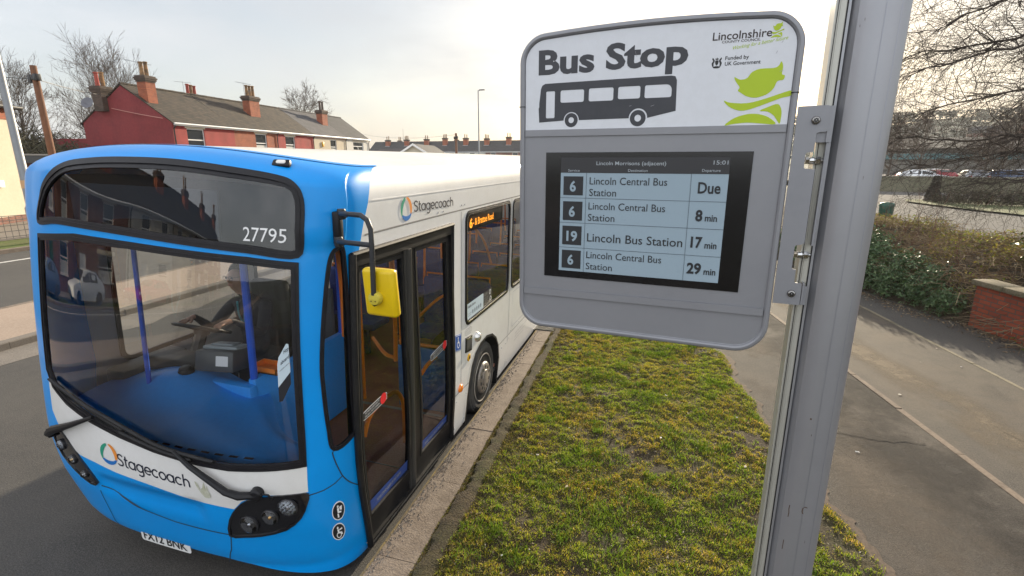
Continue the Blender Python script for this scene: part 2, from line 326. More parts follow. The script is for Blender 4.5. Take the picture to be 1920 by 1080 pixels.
def soft_strip(name, fl, fr, z, col, sc, lo, hi, amt, edges=(0, .6, 1, 1, 1, .6, 0)):
    m = P(name+' tarmac', col, .92, var=[(75, .4, tuple(min(1, c*2.4) for c in col))], bump=(120, .7, .007)); tt = m.node_tree; n = N(tt, 'ShaderNodeTexNoise', Scale=sc, Detail=6.0, Roughness=.7); c_o = N(tt, 'ShaderNodeTexCoord'); r = N(tt, 'ShaderNodeMapRange'); r.inputs['From Min'].default_value = lo; r.inputs['From Max'].default_value = hi; r.inputs['To Max'].default_value = amt
    tt.links.new(c_o.outputs['Object'], n.inputs['Vector']); tt.links.new(n.outputs['Fac'], r.inputs['Value']); at = N(tt, 'ShaderNodeAttribute', attribute_name='edge'); ml = N(tt, 'ShaderNodeMath', operation='MULTIPLY'); tt.links.new(r.outputs[0], ml.inputs[0]); tt.links.new(at.outputs['Fac'], ml.inputs[1]); tt.links.new(ml.outputs[0], tt.nodes['Principled BSDF'].inputs['Alpha'])
    o = strip(name, [-2+.12*i for i in range(200)], fl, fr, z, m, sub=6); a_ = o.data.attributes.new('edge', 'FLOAT', 'POINT'); e_ = edges; a_.data.foreach_set('value', [e_[i % 7] for i in range(len(o.data.vertices))]); return o
soft_strip('damp_stain', lambda y: EX(y)-1.05-.2*sin(y*1.3), lambda y: EX(y)-.04, .1305, (.022, .018, .015), 1.5, .38, .62, .9, (0, .2, .5, .8, 1, 1, 1))
soft_strip('sandy_wear', lambda y: EX(y)+.30, lambda y: EX(y)+1.0+.12*sin(y*2.1), .1315, (.15, .115, .075), 1.3, .36, .60, .8)  # paler, warmer tone along the outer path
soft_strip('pale_strip', lambda y: max(GX(y), KI(y))+.05, lambda y: EX(y)-.5, .1302, (.105, .082, .060), 1.1, .42, .62, .7)  # slightly paler tone along the inner path
crack([(1.62, 5.35), (1.9, 5.48), (2.25, 5.42), (2.75, 5.5)], .010)
crack([(2.7, 9.2), (3.0, 8.4), (3.4, 7.0), (3.7, 5.4), (4.0, 4.2)], .006)
crack([(3.1, 10.2), (3.5, 9.4), (3.75, 8.3), (4.1, 6.8)], .005)
crack([(1.9, 9.2), (2.3, 9.3), (2.9, 9.25)], .006)
# grit lying along the kerb and the moss line at its road edge
b = MB()
for i in range(2600):
    y = random.uniform(.6, 9.5); x = KX(y)+.015+abs(random.gauss(0, .055)); s = random.uniform(.003, .009)
    if x > KI(y): continue
    a = random.random()*6; b.add([(x+s*cos(a), y+s*sin(a), .150), (x+s*cos(a+2.1), y+s*sin(a+2.1), .150), (x+s*cos(a+4.2), y+s*sin(a+4.2), .150), (x, y, .150+s*1.1)], [(0, 1, 3), (1, 2, 3), (2, 0, 3)])
b.link('kerb_grit', P('kerb grit', (.2, .18, .15), .95, island=[(.08, .07, .06), (.22, .19, .16), (.34, .30, .25)]), smooth=False)['kind'] = 'stuff'
strip('gutter_line', ysf, lambda y: KX(y)+.004, lambda y: KX(y)+.022, .1535, P('mossy yellow edge', (.26, .185, .06), .95, var=[(3, .9, (.12, .09, .05)), (40, .7, (.08, .065, .045))]))
# turf: one mesh of short blades
def blades(name, n, area, hfun, mat, wid=.004, seed=1):
    r = np.random.RandomState(seed); pts = area(r, n); m = len(pts); h = hfun(pts, r)
    a = r.rand(m)*2*pi; lean = r.rand(m)*.9+.25; la = r.rand(m)*2*pi; w = wid*(.7+.8*r.rand(m))
    d = np.stack([np.cos(a), np.sin(a)], 1); l = np.stack([np.cos(la), np.sin(la)], 1)*(h*lean)[:, None]
    V = np.zeros((m, 5, 3)); p = pts[:, :2]
    V[:, 0, :2] = p-d*w[:, None]; V[:, 1, :2] = p+d*w[:, None]; V[:, 2, :2] = p+l*.45+d*(w*.75)[:, None]; V[:, 3, :2] = p+l*.45-d*(w*.75)[:, None]; V[:, 4, :2] = p+l
    z = pts[:, 2]; V[:, 0, 2] = V[:, 1, 2] = z; V[:, 2, 2] = V[:, 3, 2] = z+h*.6; V[:, 4, 2] = z+h*(1-.25*lean)
    k = np.arange(m)*5; F = np.concatenate([np.stack([k, k+1, k+2, k+3], 1).reshape(-1), np.stack([k+3, k+2, k+4], 1).reshape(-1)])
    me = bpy.data.meshes.new(name); me.vertices.add(m*5); me.vertices.foreach_set('co', V.reshape(-1))
    me.loops.add(len(F)); me.loops.foreach_set('vertex_index', F.astype(np.int32)); me.polygons.add(2*m)
    me.polygons.foreach_set('loop_start', np.concatenate([np.arange(m)*4, 4*m+np.arange(m)*3]).astype(np.int32)); me.update(calc_edges=True); me.validate()
    me.materials.append(mat); o = bpy.data.objects.new(name, me); COL.objects.link(o); return o
def turf_area(lo):
    def f(r, n):
        y = .9+(r.rand(n)**1.25)*14; x0 = KIv(y); x1 = GXv(y); e = r.rand(n); x = x0+(x1-x0)*e
        q = vnoise(x+7, y, .62)*.36+vnoise(x, y, .17)*.34+vnoise(x, y+3, .055)*.30; edge = np.minimum((x-x0)/.36*(.5+vnoise(x, y, .3)), (x1-x)/.12); keep = (q+r.rand(n)*.22 > lo) & (r.rand(n) < np.clip(edge+.16, .05, 1))
        return np.stack([x, y, vz(x, y)-.004], 1)[keep]
    return f
def LEAFY(m, k=.5):
    # thin leaves let some light through
    t = m.node_tree; b = t.nodes['Principled BSDF']; o = [n for n in t.nodes if n.type == 'OUTPUT_MATERIAL'][0]; tr = N(t, 'ShaderNodeBsdfTranslucent'); mx = N(t, 'ShaderNodeMixShader'); mx.inputs[0].default_value = k
    t.links.new(b.inputs['Base Color'].links[0].from_socket, tr.inputs['Color']); t.links.new(b.outputs[0], mx.inputs[1]); t.links.new(tr.outputs[0], mx.inputs[2]); t.links.new(mx.outputs[0], o.inputs['Surface']); return m
TURF = LEAFY(P('turf blades', (.1, .15, .02), .75, island=[(.05, .09, .006), (.19, .29, .010), (.34, .36, .018), (.10, .18, .008), (.42, .38, .06), (.24, .31, .012), (.56, .48, .18)], tint=(2.6, (.92, 1.05, .75), (1.35, .95, .95))))
DRY = LEAFY(P('dry turf blades', (.2, .16, .07), .8, island=[(.34, .28, .12), (.22, .17, .05), (.44, .37, .20), (.20, .19, .03), (.14, .10, .035)]))
blades('turf', 420000, turf_area(.47), lambda p, r: .007+.020*vnoise(p[:, 0], p[:, 1]+3, .055)**1.4+.009*r.rand(len(p)), TURF, .0028, 5)['kind'] = 'stuff'
blades('dry_turf', 150000, turf_area(.42), lambda p, r: .006+.016*r.rand(len(p)), DRY, .0030, 6)['kind'] = 'stuff'
# taller tufts here and there
def tufts(r, n):
    c = np.stack([r.uniform(-1.2, 1.2, 160), r.uniform(1.4, 8, 160)], 1); i = r.randint(0, 160, n); p = c[i]+r.randn(n, 2)*(.03+.06*r.rand(160)[i])[:, None]
    k = (p[:, 0] > KIv(p[:, 1])+.06) & (p[:, 0] < GXv(p[:, 1])-.03); p = p[k]; return np.stack([p[:, 0], p[:, 1], vz(p[:, 0], p[:, 1])-.004], 1)
def verge_rim(r, n): y = .9+(r.rand(n)**1.2)*11; x = KIv(y)-.03+np.abs(r.randn(n))*.13; return np.stack([x, y, np.maximum(vz(x, y), .150)-.002], 1)
blades('verge_rim_grass', 70000, verge_rim, lambda p, r: .008+.026*r.rand(len(p))*vnoise(p[:, 0], p[:, 1], .1), LEAFY(P('rim dead grass', (.2, .16, .07), .85, island=[(.16, .11, .05), (.10, .065, .03), (.24, .19, .09), (.13, .13, .02), (.20, .20, .03), (.07, .05, .025)])), .0032, 9)['kind'] = 'stuff'
blades('grass_tufts', 14000, tufts, lambda p, r: .03+.035*r.rand(len(p)), LEAFY(P('tuft blades', (.07, .15, .01), .75, island=[(.07, .13, .006), (.13, .21, .012), (.19, .25, .02)])), .0030, 8)['kind'] = 'stuff'
def dead_(R, n): y = .9+(R.rand(n)**1.25)*12; x = KIv(y)+(GXv(y)-KIv(y))*R.rand(n); return np.stack([x, y, vz(x, y)+.012*R.rand(n)+.004], 1)
DEADL = dead_
# pale scraps of litter and dead leaves on the verge and the path
b = MB()
for i in range(26):
    y = random.uniform(2.2, 9); x = random.uniform(KI(y)+.1, GX(y)-.05) if i < 11 else random.uniform(GX(y)+.1, YX(y)-.1); z = float(vz(np.array([x]), np.array([y]))[0])+.018 if i < 11 else .134
    a = random.random()*6; s = random.uniform(.007, .015) if i < 11 else random.uniform(.008, .016); q = [(s*1.5*cos(t)*random.uniform(.7, 1.2), s*sin(t)*random.uniform(.6, 1.1)) for t in np.linspace(0, 2*pi, 7)[:-1]]
    b.add([(x+u*cos(a)-v*sin(a), y+u*sin(a)+v*cos(a), z+.006*random.random()) for u, v in q]+[(x, y, z+.007)], [(k, (k+1) % 6, 6) for k in range(6)])
b.link('litter', P('pale litter', (.6, .57, .5), .8, island=[(.62, .60, .55), (.42, .33, .22), (.72, .71, .69), (.30, .22, .13)]), smooth=False)['kind'] = 'stuff'

# ------------------------------------------------------------------ bus stop: post, bracket, display case
SA = Vector((.995, -.103, 0)).normalized(); SN = Vector((SA.y, -SA.x, 0)); SD = .90
def SP(u, w, d=0.): return SA*u-SN*(SD-d)+Vector((0, 0, w+HC))     # a point on the sign: across, up (from lens height), towards the viewer
post_c = SP(.176, 0, -.040); POSTZ = .13
stop = thing('bus_stop', 'silver aluminium bus stop post with a grey departure display and white header panel', 'bus stop', (post_c.x, post_c.y, POSTZ))
INK = P('dark grey sign vinyl', (.040, .042, .050), .5, var=(30, .2, (.07, .07, .08)))
BLK = P('black print', (.012, .012, .014), .5)
LIME = P('lime green vinyl', (.42, .56, .008), .45, var=(25, .15, (.36, .46, .02)))
HEADW = P('white header panel', (.70, .72, .76), .42, var=[(6, .15, (.63, .65, .69)), (70, .10, (.5, .5, .5))])
def post_prof():
    pr = []
    for k in range(40):     # body: round extrusion with a soft facet at the front left
        t = 2*pi*k/40; r = .0430
        if 176 < math.degrees(t) < 184: r = .0405
        fl = 126 <= math.degrees(t) <= 162
        x, y = r*cos(t), r*sin(t)
        if fl: s = (math.degrees(t)-126)/36; x = .0430*(cos(radians(126))*(1-s)+cos(radians(162))*s); y = .0430*(sin(radians(126))*(1-s)+sin(radians(162))*s)
        pr.append((x, y))
    return pr
b = MB(); pr = post_prof(); zs = [POSTZ, 1.2, 2.4, 3.4, 4.4]; V = []; F = []
for z in zs:
    for x, y in pr: p = post_c+SA*x-SN*(-y); V.append((p.x, p.y, z))
n = len(pr)
for i in range(len(zs)-1):
    for k in range(n): F.append((i*n+k, i*n+(k+1) % n, (i+1)*n+(k+1) % n, (i+1)*n+k))
F.append(tuple(range((len(zs)-1)*n, len(zs)*n))); link('post', V, F, POLEM, stop, world=True, angle=18)
b = MB(); R_ = random.Random(4)
def pmark(a, z, pts, w):
    P_ = [post_c+(SA*cos(a+da)+SN*sin(a+da))*.0434+Vector((0, 0, z+dz-post_c.z)) for da, dz in pts]; T_ = (-SA*sin(a)+SN*cos(a))
    b = MB(); V = []
    for i, p in enumerate(P_): q = P_[min(i+1, len(P_)-1)]; p0 = P_[max(i-1, 0)]; e = T_*w if abs((q-p0).z) > abs((q-p0).dot(T_)) else Vector((0, 0, w)); V += [p-e, p+e]
    b.add(V, [(2*i, 2*i+1, 2*i+3, 2*i+2) for i in range(len(P_)-1)]); b.link('scratch', P('dark rust mark', (.10, .065, .045), .8), stop, world=True, smooth=False)
pmark(1.42, 2.288, [(-.10, .003), (.0, .004), (.06, .001), (.07, -.006), (.03, -.010)], .0009); pmark(1.95, 2.276, [(0, .012), (.01, .004), (-.01, -.004), (.0, -.012)], .0007); pmark(1.97, 2.205, [(0, .010), (.01, -.010)], .0006); pmark(1.70, 2.46, [(0, .001), (.0, -.002)], .0012)
for k in range(5): pmark(R_.uniform(.9, 2.2), R_.uniform(2.1, 3.3), [(0, 0), (R_.gauss(0, .01), R_.uniform(-.006, .006))], R_.uniform(.0002, .0004))
b = MB()
for k in range(2): a = (1.45, .95)[k]; b.tube([post_c+(SA*cos(a)+SN*sin(a))*.0428+Vector((0, 0, z-post_c.z)) for z in (POSTZ, 4.3)], .0007, 4)
b.link('extrusion_line', P('extrusion line', (.315, .32, .35), .4, .6), stop, world=True)
def vbar(mb, u0, u1, d0, d1, z0, z1):
    V = [SP(u, 0, d) for u in (u0, u1) for d in (d0, d1)]; V = [(p.x, p.y, z) for p in V for z in (z0, z1)]
    mb.add(V, [(0, 1, 3, 2), (4, 6, 7, 5), (0, 4, 5, 1), (2, 3, 7, 6), (0, 2, 6, 4), (1, 5, 7, 3)])
b = MB()                                     # C channel up the side of the post (runs past the bracket)
vbar(b, .1225, .1240, -.062, -.012, POSTZ, 3.115); vbar(b, .1240, .1372, -.016, -.0135, POSTZ, 3.115); vbar(b, .1288, .1300, -.014, -.0118, POSTZ, 3.115)
vbar(b, .1240, .1372, -.062, -.0595, POSTZ, 3.115)
b.link('channel', P('pale channel aluminium', (.50, .49, .44), .4, .4, var=(5, .3, (.42, .41, .36))), stop, world=True, smooth=False)
b = MB(); vbar(b, .1222, .1385, -.064, -.0105, 3.115, 3.122); b.link('channel_cap', BLACKP, stop, world=True, smooth=False)
b = MB(); vbar(b, .1366, .1384, -.020, -.0122, POSTZ, 4.4); vbar(b, .1258, .1266, -.0135, -.0120, POSTZ, 3.115); b.link('gasket', RUBBER, stop, world=True, smooth=False)
b = MB(); vbar(b, .1384, .1418, -.030, -.0118, POSTZ, 4.4); b.link('post_flange', POLEM, stop, world=True, smooth=False)
# outline of the case
def case_outline(i):
    pts = rrect(-.3555+i, .0890-i, -.3185+i, .2178-i, [.046-i*.9, .044-i*.9, .046-i*.9, .052-i*.9], 9)
    # add points along the top edge so that its slight arch is smooth
    out = []
    for k, (u, w) in enumerate(pts):
        out.append((u, w)); a, c = (u, w), pts[(k+1) % len(pts)]
        if hypot(c[0]-a[0], c[1]-a[1]) > .1:
            for j in range(1, 8): out.append((a[0]+(c[0]-a[0])*j/8, a[1]+(c[1]-a[1])*j/8))
    return [(u, w-(.20*(u+.133)**2*min(max(w/.2, 0), 1)) if w > 0 else w) for u, w in out]
loops = [(.004, -.052), (0, -.048), (0, .0015), (.0012, .0034), (.0035, .0046), (.0062, .0046), (.0086, .0030), (.0098, 0.), (.0104, -.0004)]
V = []; F = []; n = len(case_outline(0))
for i, d in loops: V += [SP(u, w, d) for u, w in case_outline(i)]
for j in range(len(loops)-1):
    for k in range(n): F.append((j*n+k, j*n+(k+1) % n, (j+1)*n+(k+1) % n, (j+1)*n+k))
F.append(tuple(range(n))[::-1]); F.append(tuple(range((len(loops)-1)*n, len(loops)*n)))
case = link('display_case', V, F, SILVER, stop, world=True, angle=30)
def plate(name, poly, d, mat, parent, th=.0012, bev=0):
    b = MB(); b.prism(poly, lambda u, w: SP(u, w, d), lambda u, w: SP(u, w, d-th)); o = b.link(name, mat, parent, world=True, smooth=False); return o
def sq(u0, u1, w0, w1): return [(u0, w0), (u1, w0), (u1, w1), (u0, w1)]
for poly in (sq(-.3562, -.3455, .0921, .0933), sq(.0786, .0897, .0968, .0980)): b = MB(); b.prism(poly, lambda u, w: SP(u, w, .0050), lambda u, w: SP(u, w, -.03)); b.link('rim_joint', P('dark joint', (.02, .02, .022), .9), stop, world=True, smooth=False)
# header panel
hp = [(u, w) for u, w in case_outline(.0104) if w > .0525]; hp = [p for p in hp]; hp.sort(key=lambda p: atan2(p[1]-.10, p[0]+.133))
lo = [(-.3451, .0525), (.0786, .0525)]; hp = sorted(hp+lo, key=lambda p: atan2(p[1]-.10, p[0]+.133))
header = plate('header_panel', hp, .0006, HEADW, stop, .0008)
plate('divider_bar', sq(-.3451, .0786, .0412, .0525), .0022, SILVER, stop, .003)
plate('lower_ridge', [(-.3452, -.2535), (.0786, -.2510), (.0786, -.2385), (-.3452, -.2415)], .0034, SILVER, stop, .002)
LD = .0009
def letters(name, specs, d, mat, parent, rot=None):
    """specs: (text, u0, u1, baseline, cap height, weight[, slant, rise])"""
    for s in specs:
        V2, F2 = text2d(*s[:5], weight=s[5] if len(s) > 5 else 0, slant=s[6] if len(s) > 6 else 0)
        rise = s[7] if len(s) > 7 else 0
        link(name, [SP(u, w+rise*(u-s[1])/(s[2]-s[1]), d) for u, w in V2], F2, mat, parent, world=True, smooth=False)
letters('lettering', [('Bus', -.3211, -.2217, .1462, .0392, .035), ('Stop', -.2025, -.0718, .1478, .0392, .035)], LD, INK, header)
# bus pictogram: body with its windows cut out, and two wheels
BODY = [(-.3190, .0652), (-.3203, .0890), (-.3193, .0912), (-.3192, .0980), (-.3165, .1210), (-.3140, .1270), (-.3083, .1299), (-.2000, .1308), (-.0953, .1314), (-.0890, .1300), (-.0862, .1240), (-.0847, .0774), (-.1330, .0670)]
BODY += [(-.1445+.0152*cos(t), .0681+.0152*sin(t)) for t in np.linspace(0, pi, 14)]+[(-.2596+.0138*cos(t), .0675+.0138*sin(t)) for t in np.linspace(0, pi, 14)]
HOLES = [rrect(-.3064, -.2904, .0722, .1170, .002, 3), rrect(-.2800, -.2381, .0974, .1176, .003, 3), rrect(-.2295, -.1874, .0976, .1184, .003, 3), rrect(-.1795, -.1430, .0990, .1184, .003, 3), rrect(-.1357, -.0932, .0988, .1186, [.009, .003, .003, .003], 5)]
def holed(poly, holes, f):
    vs = [Vector(p) for p in poly]; es = []; lists = [list(range(len(poly)))]
    for h in holes: lists.append(list(range(len(vs), len(vs)+len(h)))); vs += [Vector(p) for p in h]
    for l in lists: es += [(l[i], l[(i+1) % len(l)]) for i in range(len(l))]
    r = delaunay_2d_cdt(vs, es, [], 0, 1e-8); V = [tuple(v) for v in r[0]]
    F = [tuple(t) for t in r[2] for c in [np.mean([V[i] for i in t], 0)] if inpoly(c, poly) and not any(inpoly(c, h) for h in holes)]
    return [f(*v) for v in V], F
circ = lambda cx, cy, r, n=28: [(cx+r*cos(2*pi*k/n), cy+r*sin(2*pi*k/n)) for k in range(n)]
b = MB(); b.add(*holed(BODY, HOLES, lambda u, w: SP(u, w, LD)))
for cx, r in ((-.2596, .0118), (-.1447, .0130)): b.add(*holed(circ(cx, .0678, r), [circ(cx, .0678, r*.42)], lambda u, w: SP(u, w, LD)))
b.link('bus_pictogram', INK, header, world=True, smooth=False)
imp = [(-.0016, .1236), (.0071, .1195), (.0164, .1213), (.0225, .1293), (.0336, .1334), (.0517, .1334), (.0581, .1365), (.0608, .1421), (.0638, .1350), (.0635, .1245), (.0676, .1220), (.0661, .1162), (.0584, .1143), (.0540, .1039), (.0446, .0959), (.0311, .0924), (.0191, .0947), (.0103, .0999), (.0052, .1038), (.0071, .1086), (.0016, .1161)]
sw1 = [(-.0134, .0899), (-.0037, .0866), (.0202, .0850), (.0430, .0900), (.0693, .0984), (.0784, .1003), (.0784, .0932), (.0657, .0902), (.0394, .0805), (.0166, .0740), (.0019, .0769), (-.0083, .0833)]
sw2 = [(.0390, .0732), (.0511, .0788), (.0633, .0820), (.0690, .0722), (.0693, .0601), (.0678, .0535), (.0595, .0652), (.0496, .0716)]
sw3 = [(-.0091, .0529), (.0033, .0632), (.0218, .0688), (.0384, .0683), (.0529, .0630), (.0632, .0531), (.0423, .0545), (.0232, .0562), (.0041, .0548)]
def lime(f, d, with3=True):
    b = MB()
    for q, sm in ((imp, 4), (sw1, 3), (sw2, 3), (sw3, 3)):
        q = bez(q, sm); V, F = ngon_tris(q); b.add([SP(*f(*v), d) for v in V], F)
    return b
lime(lambda u, w: (u, max(w, .0526)), LD).link('lime_emblem', LIME, header, world=True, smooth=False)
lime(lambda u, w: (.0505+(u-.033)*.19, .1855+(w-.0965)*.235), LD).link('small_lime_emblem', LIME, header, world=True, smooth=False)
letters('council_lettering', [('Lincolnshire', -.0379, .0440, .1778, .0118, .012), ('COUNTY COUNCIL', -.0242, .0292, .1730, .0036, .012)], LD, P('brown black print', (.035, .022, .02), .5), header)
letters('slogan_lettering', [('Working for a better future', -.0078, .0660, .1628, .0052, .0, .35, .0092)], LD, LIME, header)
letters('funding_lettering', [('Funded by', -.0172, .0160, .1490, .0056, .012), ('UK Government', -.0172, .0327, .1410, .0056, .012)], LD, BLK, header)
b = MB()                                      # royal arms: crown, shield, two supporters, scroll
cx, cy, q = -.0290, .1462, .0078
for poly in (bez([(-.30, .35), (.30, .35), (.28, -.2), (0, -.55), (-.28, -.2)], 3), [(-.28, .5), (.28, .5), (.34, .8), (.15, .66), (0, .95), (-.15, .66), (-.34, .8)],
             bez([(-.42, .25), (-.55, .55), (-.85, .9), (-.95, .6), (-.75, .3), (-1.0, -.1), (-.85, -.7), (-.6, -.75), (-.62, -.2)], 3), bez([(.42, .25), (.55, .55), (.85, .9), (.95, .6), (.75, .3), (1.0, -.1), (.85, -.7), (.6, -.75), (.62, -.2)][::-1], 3),
             bez([(-.75, -.85), (-.3, -.68), (.3, -.68), (.75, -.85), (.4, -1.05), (-.4, -1.05)], 3)):
    V, F = ngon_tris(poly); b.add([SP(cx+u*q*.92, cy+w*q, LD) for u, w in V], F)
b.link('royal_arms', BLK, header, world=True, smooth=False)
# small scuffs on the header
b = MB()
for u, w, l, a in ((.052, .1535, .004, 1.1), (-.152, .163, .010, 1.9), (.060, .128, .005, .4), (-.16, .0875, .004, .2), (-.125, .086, .006, .3), (.058, .168, .003, .9)):
    b = MB(); b.add([SP(u, w, LD+.0003), SP(u+l*cos(a), w+l*sin(a), LD+.0003), SP(u+l*cos(a)+.0004, w+l*sin(a)-.0003, LD+.0003), SP(u+.0005, w-.0004, LD+.0003)], [(0, 1, 2, 3)]); b.link('scuff', P('scuff grey', (.36, .36, .38), .7), header, world=True, smooth=False)
# e-paper screen
bezel = plate('display_bezel', sq(-.3047, .0376, -.2150, .0132), .0010, P('black glass bezel', (.006, .006, .007), .14, var=(20, .4, (.012, .012, .014))), stop, .003)
EP = P('electronic paper', (.30, .39, .455), .5)
screen = plate('screen', sq(-.2758, .0050, -.2020, .0044), .0014, EP, stop, .0005)
EINK = P('electronic ink', (.018, .019, .022), .5); EHEAD = P('electronic ink header', (.030, .030, .033), .45)
plate('screen_header', sq(-.2758, .0050, -.0222, .0044), .0017, EHEAD, screen, .0004)
ELT = P('electronic paper text', (.40, .44, .47), .5)
letters('screen_title', [('Lincoln Morrisons (adjacent)', -.2111, -.0933, -.0086, .0066, .004), ('15:01', -.0196, .0024, -.0070, .0066, .004), ('Service', -.2622, -.2409, -.0202, .0046), ('Destination', -.1556, -.1227, -.0196, .0046), ('Departure', -.0360, -.0081, -.0186, .0046)], .0020, ELT, screen)
b = MB()
for w in (-.0665, -.1115, -.1575): b.prism(sq(-.2758, .0050, w-.00035, w+.00035), lambda u, w: SP(u, w, .0018), lambda u, w: SP(u, w, .0013))
for u in (-.2282, -.0518): b.prism(sq(u-.0003, u+.0003, -.2020, -.0222), lambda u, w: SP(u, w, .0019), lambda u, w: SP(u, w, .0013))
b.link('grid_line', P('grid line ink', (.08, .10, .12), .5), screen, world=True, smooth=False)
b = MB()
for w0, w1 in ((-.0617, -.0284), (-.1071, -.0729), (-.1524, -.1175), (-.1967, -.1626)): b.prism(sq(-.2702, -.2340, w0, w1), lambda u, w: SP(u, w, .0020), lambda u, w: SP(u, w, .0013))
b.link('service_box', EINK, screen, world=True, smooth=False)
letters('service_number', [('6', -.2583, -.2470, -.0545, .0185, .03), ('6', -.2588, -.2475, -.0998, .0185, .03), ('19', -.2622, -.2418, -.1448, .0185, .03), ('6', -.2590, -.2477, -.1892, .0185, .03)], .0023, EP, screen)
letters('destination_text', [('Lincoln Central Bus', -.2222, -.0893, -.0420, .0132, .0), ('Station', -.2222, -.1742, -.0622, .0132, .0), ('Lincoln Central Bus', -.2226, -.0896, -.0862, .0132, .0), ('Station', -.2230, -.1749, -.1066, .0132, .0), ('Lincoln Bus Station', -.2232, -.0572, -.1442, .0158, .004), ('Lincoln Central Bus', -.2233, -.0898, -.1752, .0132, .0), ('Station', -.2236, -.1752, -.1962, .0132, .0)], .0020, EINK, screen)
letters('departure_text', [('Due', -.0400, -.0052, -.0530, .0185, .022), ('8', -.0402, -.0291, -.0986, .0185, .035), ('min', -.0250, -.0062, -.0986, .0115, .02), ('17', -.0440, -.0256, -.1434, .0185, .035), ('min', -.0216, -.0028, -.1440, .0115, .02), ('29', -.0468, -.0237, -.1884, .0185, .035), ('min', -.0192, -.0004, -.1890, .0115, .02)], .0020, EINK, screen)
# bracket plate with its notches, returns and bolts
BR = [(.0905, .0773), (.1290, .0778), (.1322, .0765), (.1326, .0420), (.1310, .0405), (.1225, .0400), (.1190, .0385), (.1188, .0125), (.1165, .0112), (.1100, .0110), (.1086, .0095), (.1086, -.0110), (.1098, -.0125), (.1215, -.0135), (.1215, -.1270), (.1195, -.1290), (.1128, -.1300), (.1112, -.1320), (.1112, -.1665), (.1130, -.1680), (.1172, -.1690), (.1175, -.1885), (.1190, -.1900), (.1275, -.1905), (.1285, -.1920), (.1290, -.2245), (.1275, -.2262), (.0905, -.2262)]
bk = plate('bracket', BR, .0045, SILVER, stop, .004)
b = MB()
for w0, w1 in ((.0255, .0400), (-.2262, -.1960)): b.prism(sq(.1188 if w0 > 0 else .129, .1368, w0, w1), lambda u, w: SP(u, w, .0002), lambda u, w: SP(u, w, -.004))
b.prism(sq(.1322, .1392, .0255, .0770), lambda u, w: SP(u, w, .0035), lambda u, w: SP(u, w, -.012))
b.prism(sq(.1215, .1238, -.127, -.0135), lambda u, w: SP(u, w, .0044), lambda u, w: SP(u, w, -.016)); b.prism(sq(.1340, .1366, -.130, .026), lambda u, w: SP(u, w, .0015), lambda u, w: SP(u, w, -.011))
b.prism(sq(.1300, .1326, -.225, -.1905), lambda u, w: SP(u, w, .0035), lambda u, w: SP(u, w, -.012))
b.link('bracket_return', SILVER, stop, world=True, smooth=False)
for u, w in ((.1158, .0569), (.1155, -.2080)):
    b = MB(); b.lathe([(.0062, 0), (.0060, .0016), (.0050, .0032), (.0036, .0041), (.0034, .0041), (.0030, .0026), (.0011, .0026), (.0010, .0040), (0, .0042)], SP(u, w, .0046), SN, 28)
    bo = b.link('bolt', P('dark stainless bolt', (.30, .29, .28), .25, 1.), bk, world=True, angle=40)
    st = [(u+(.0034 if k % 2 else .0024)*cos(pi*k/6), w+(.0034 if k % 2 else .0024)*sin(pi*k/6)) for k in range(12)]
    V, F = holed(st, [circ(u, w, .0011, 12)], lambda a, c: SP(a, c, .0046+.0033)); link('bolt_socket', V, F, BLK, bk, world=True, smooth=False)
for u, w in ((.1085, -.0010), (.1105, -.1465)):
    b = MB(); b.lathe([(.0030, 0), (.0030, .026)], SP(u-.001, w, -.008), SA, 12)
    for h, r in ((.005, .0052), (.0105, .0056), (.019, .0062)): b.lathe([(r*.9, h-.0035), (r, h-.0028), (r, h+.0028), (r*.9, h+.0035)], SP(u, w, -.008), SA, 6 if h != .0105 else 16)
    b.link('clamp_bolt', CHROME, stop, world=True, angle=30)
b = MB(); b.tube([SP(.118, .0150, -.004), SP(.1195, .0125, -.003), SP(.1205, .0080, -.003), SP(.1195, .0040, -.004)], .0005, 5); b.link('wire_end', P('teal wire', (.01, .35, .38), .5), stop, world=True)

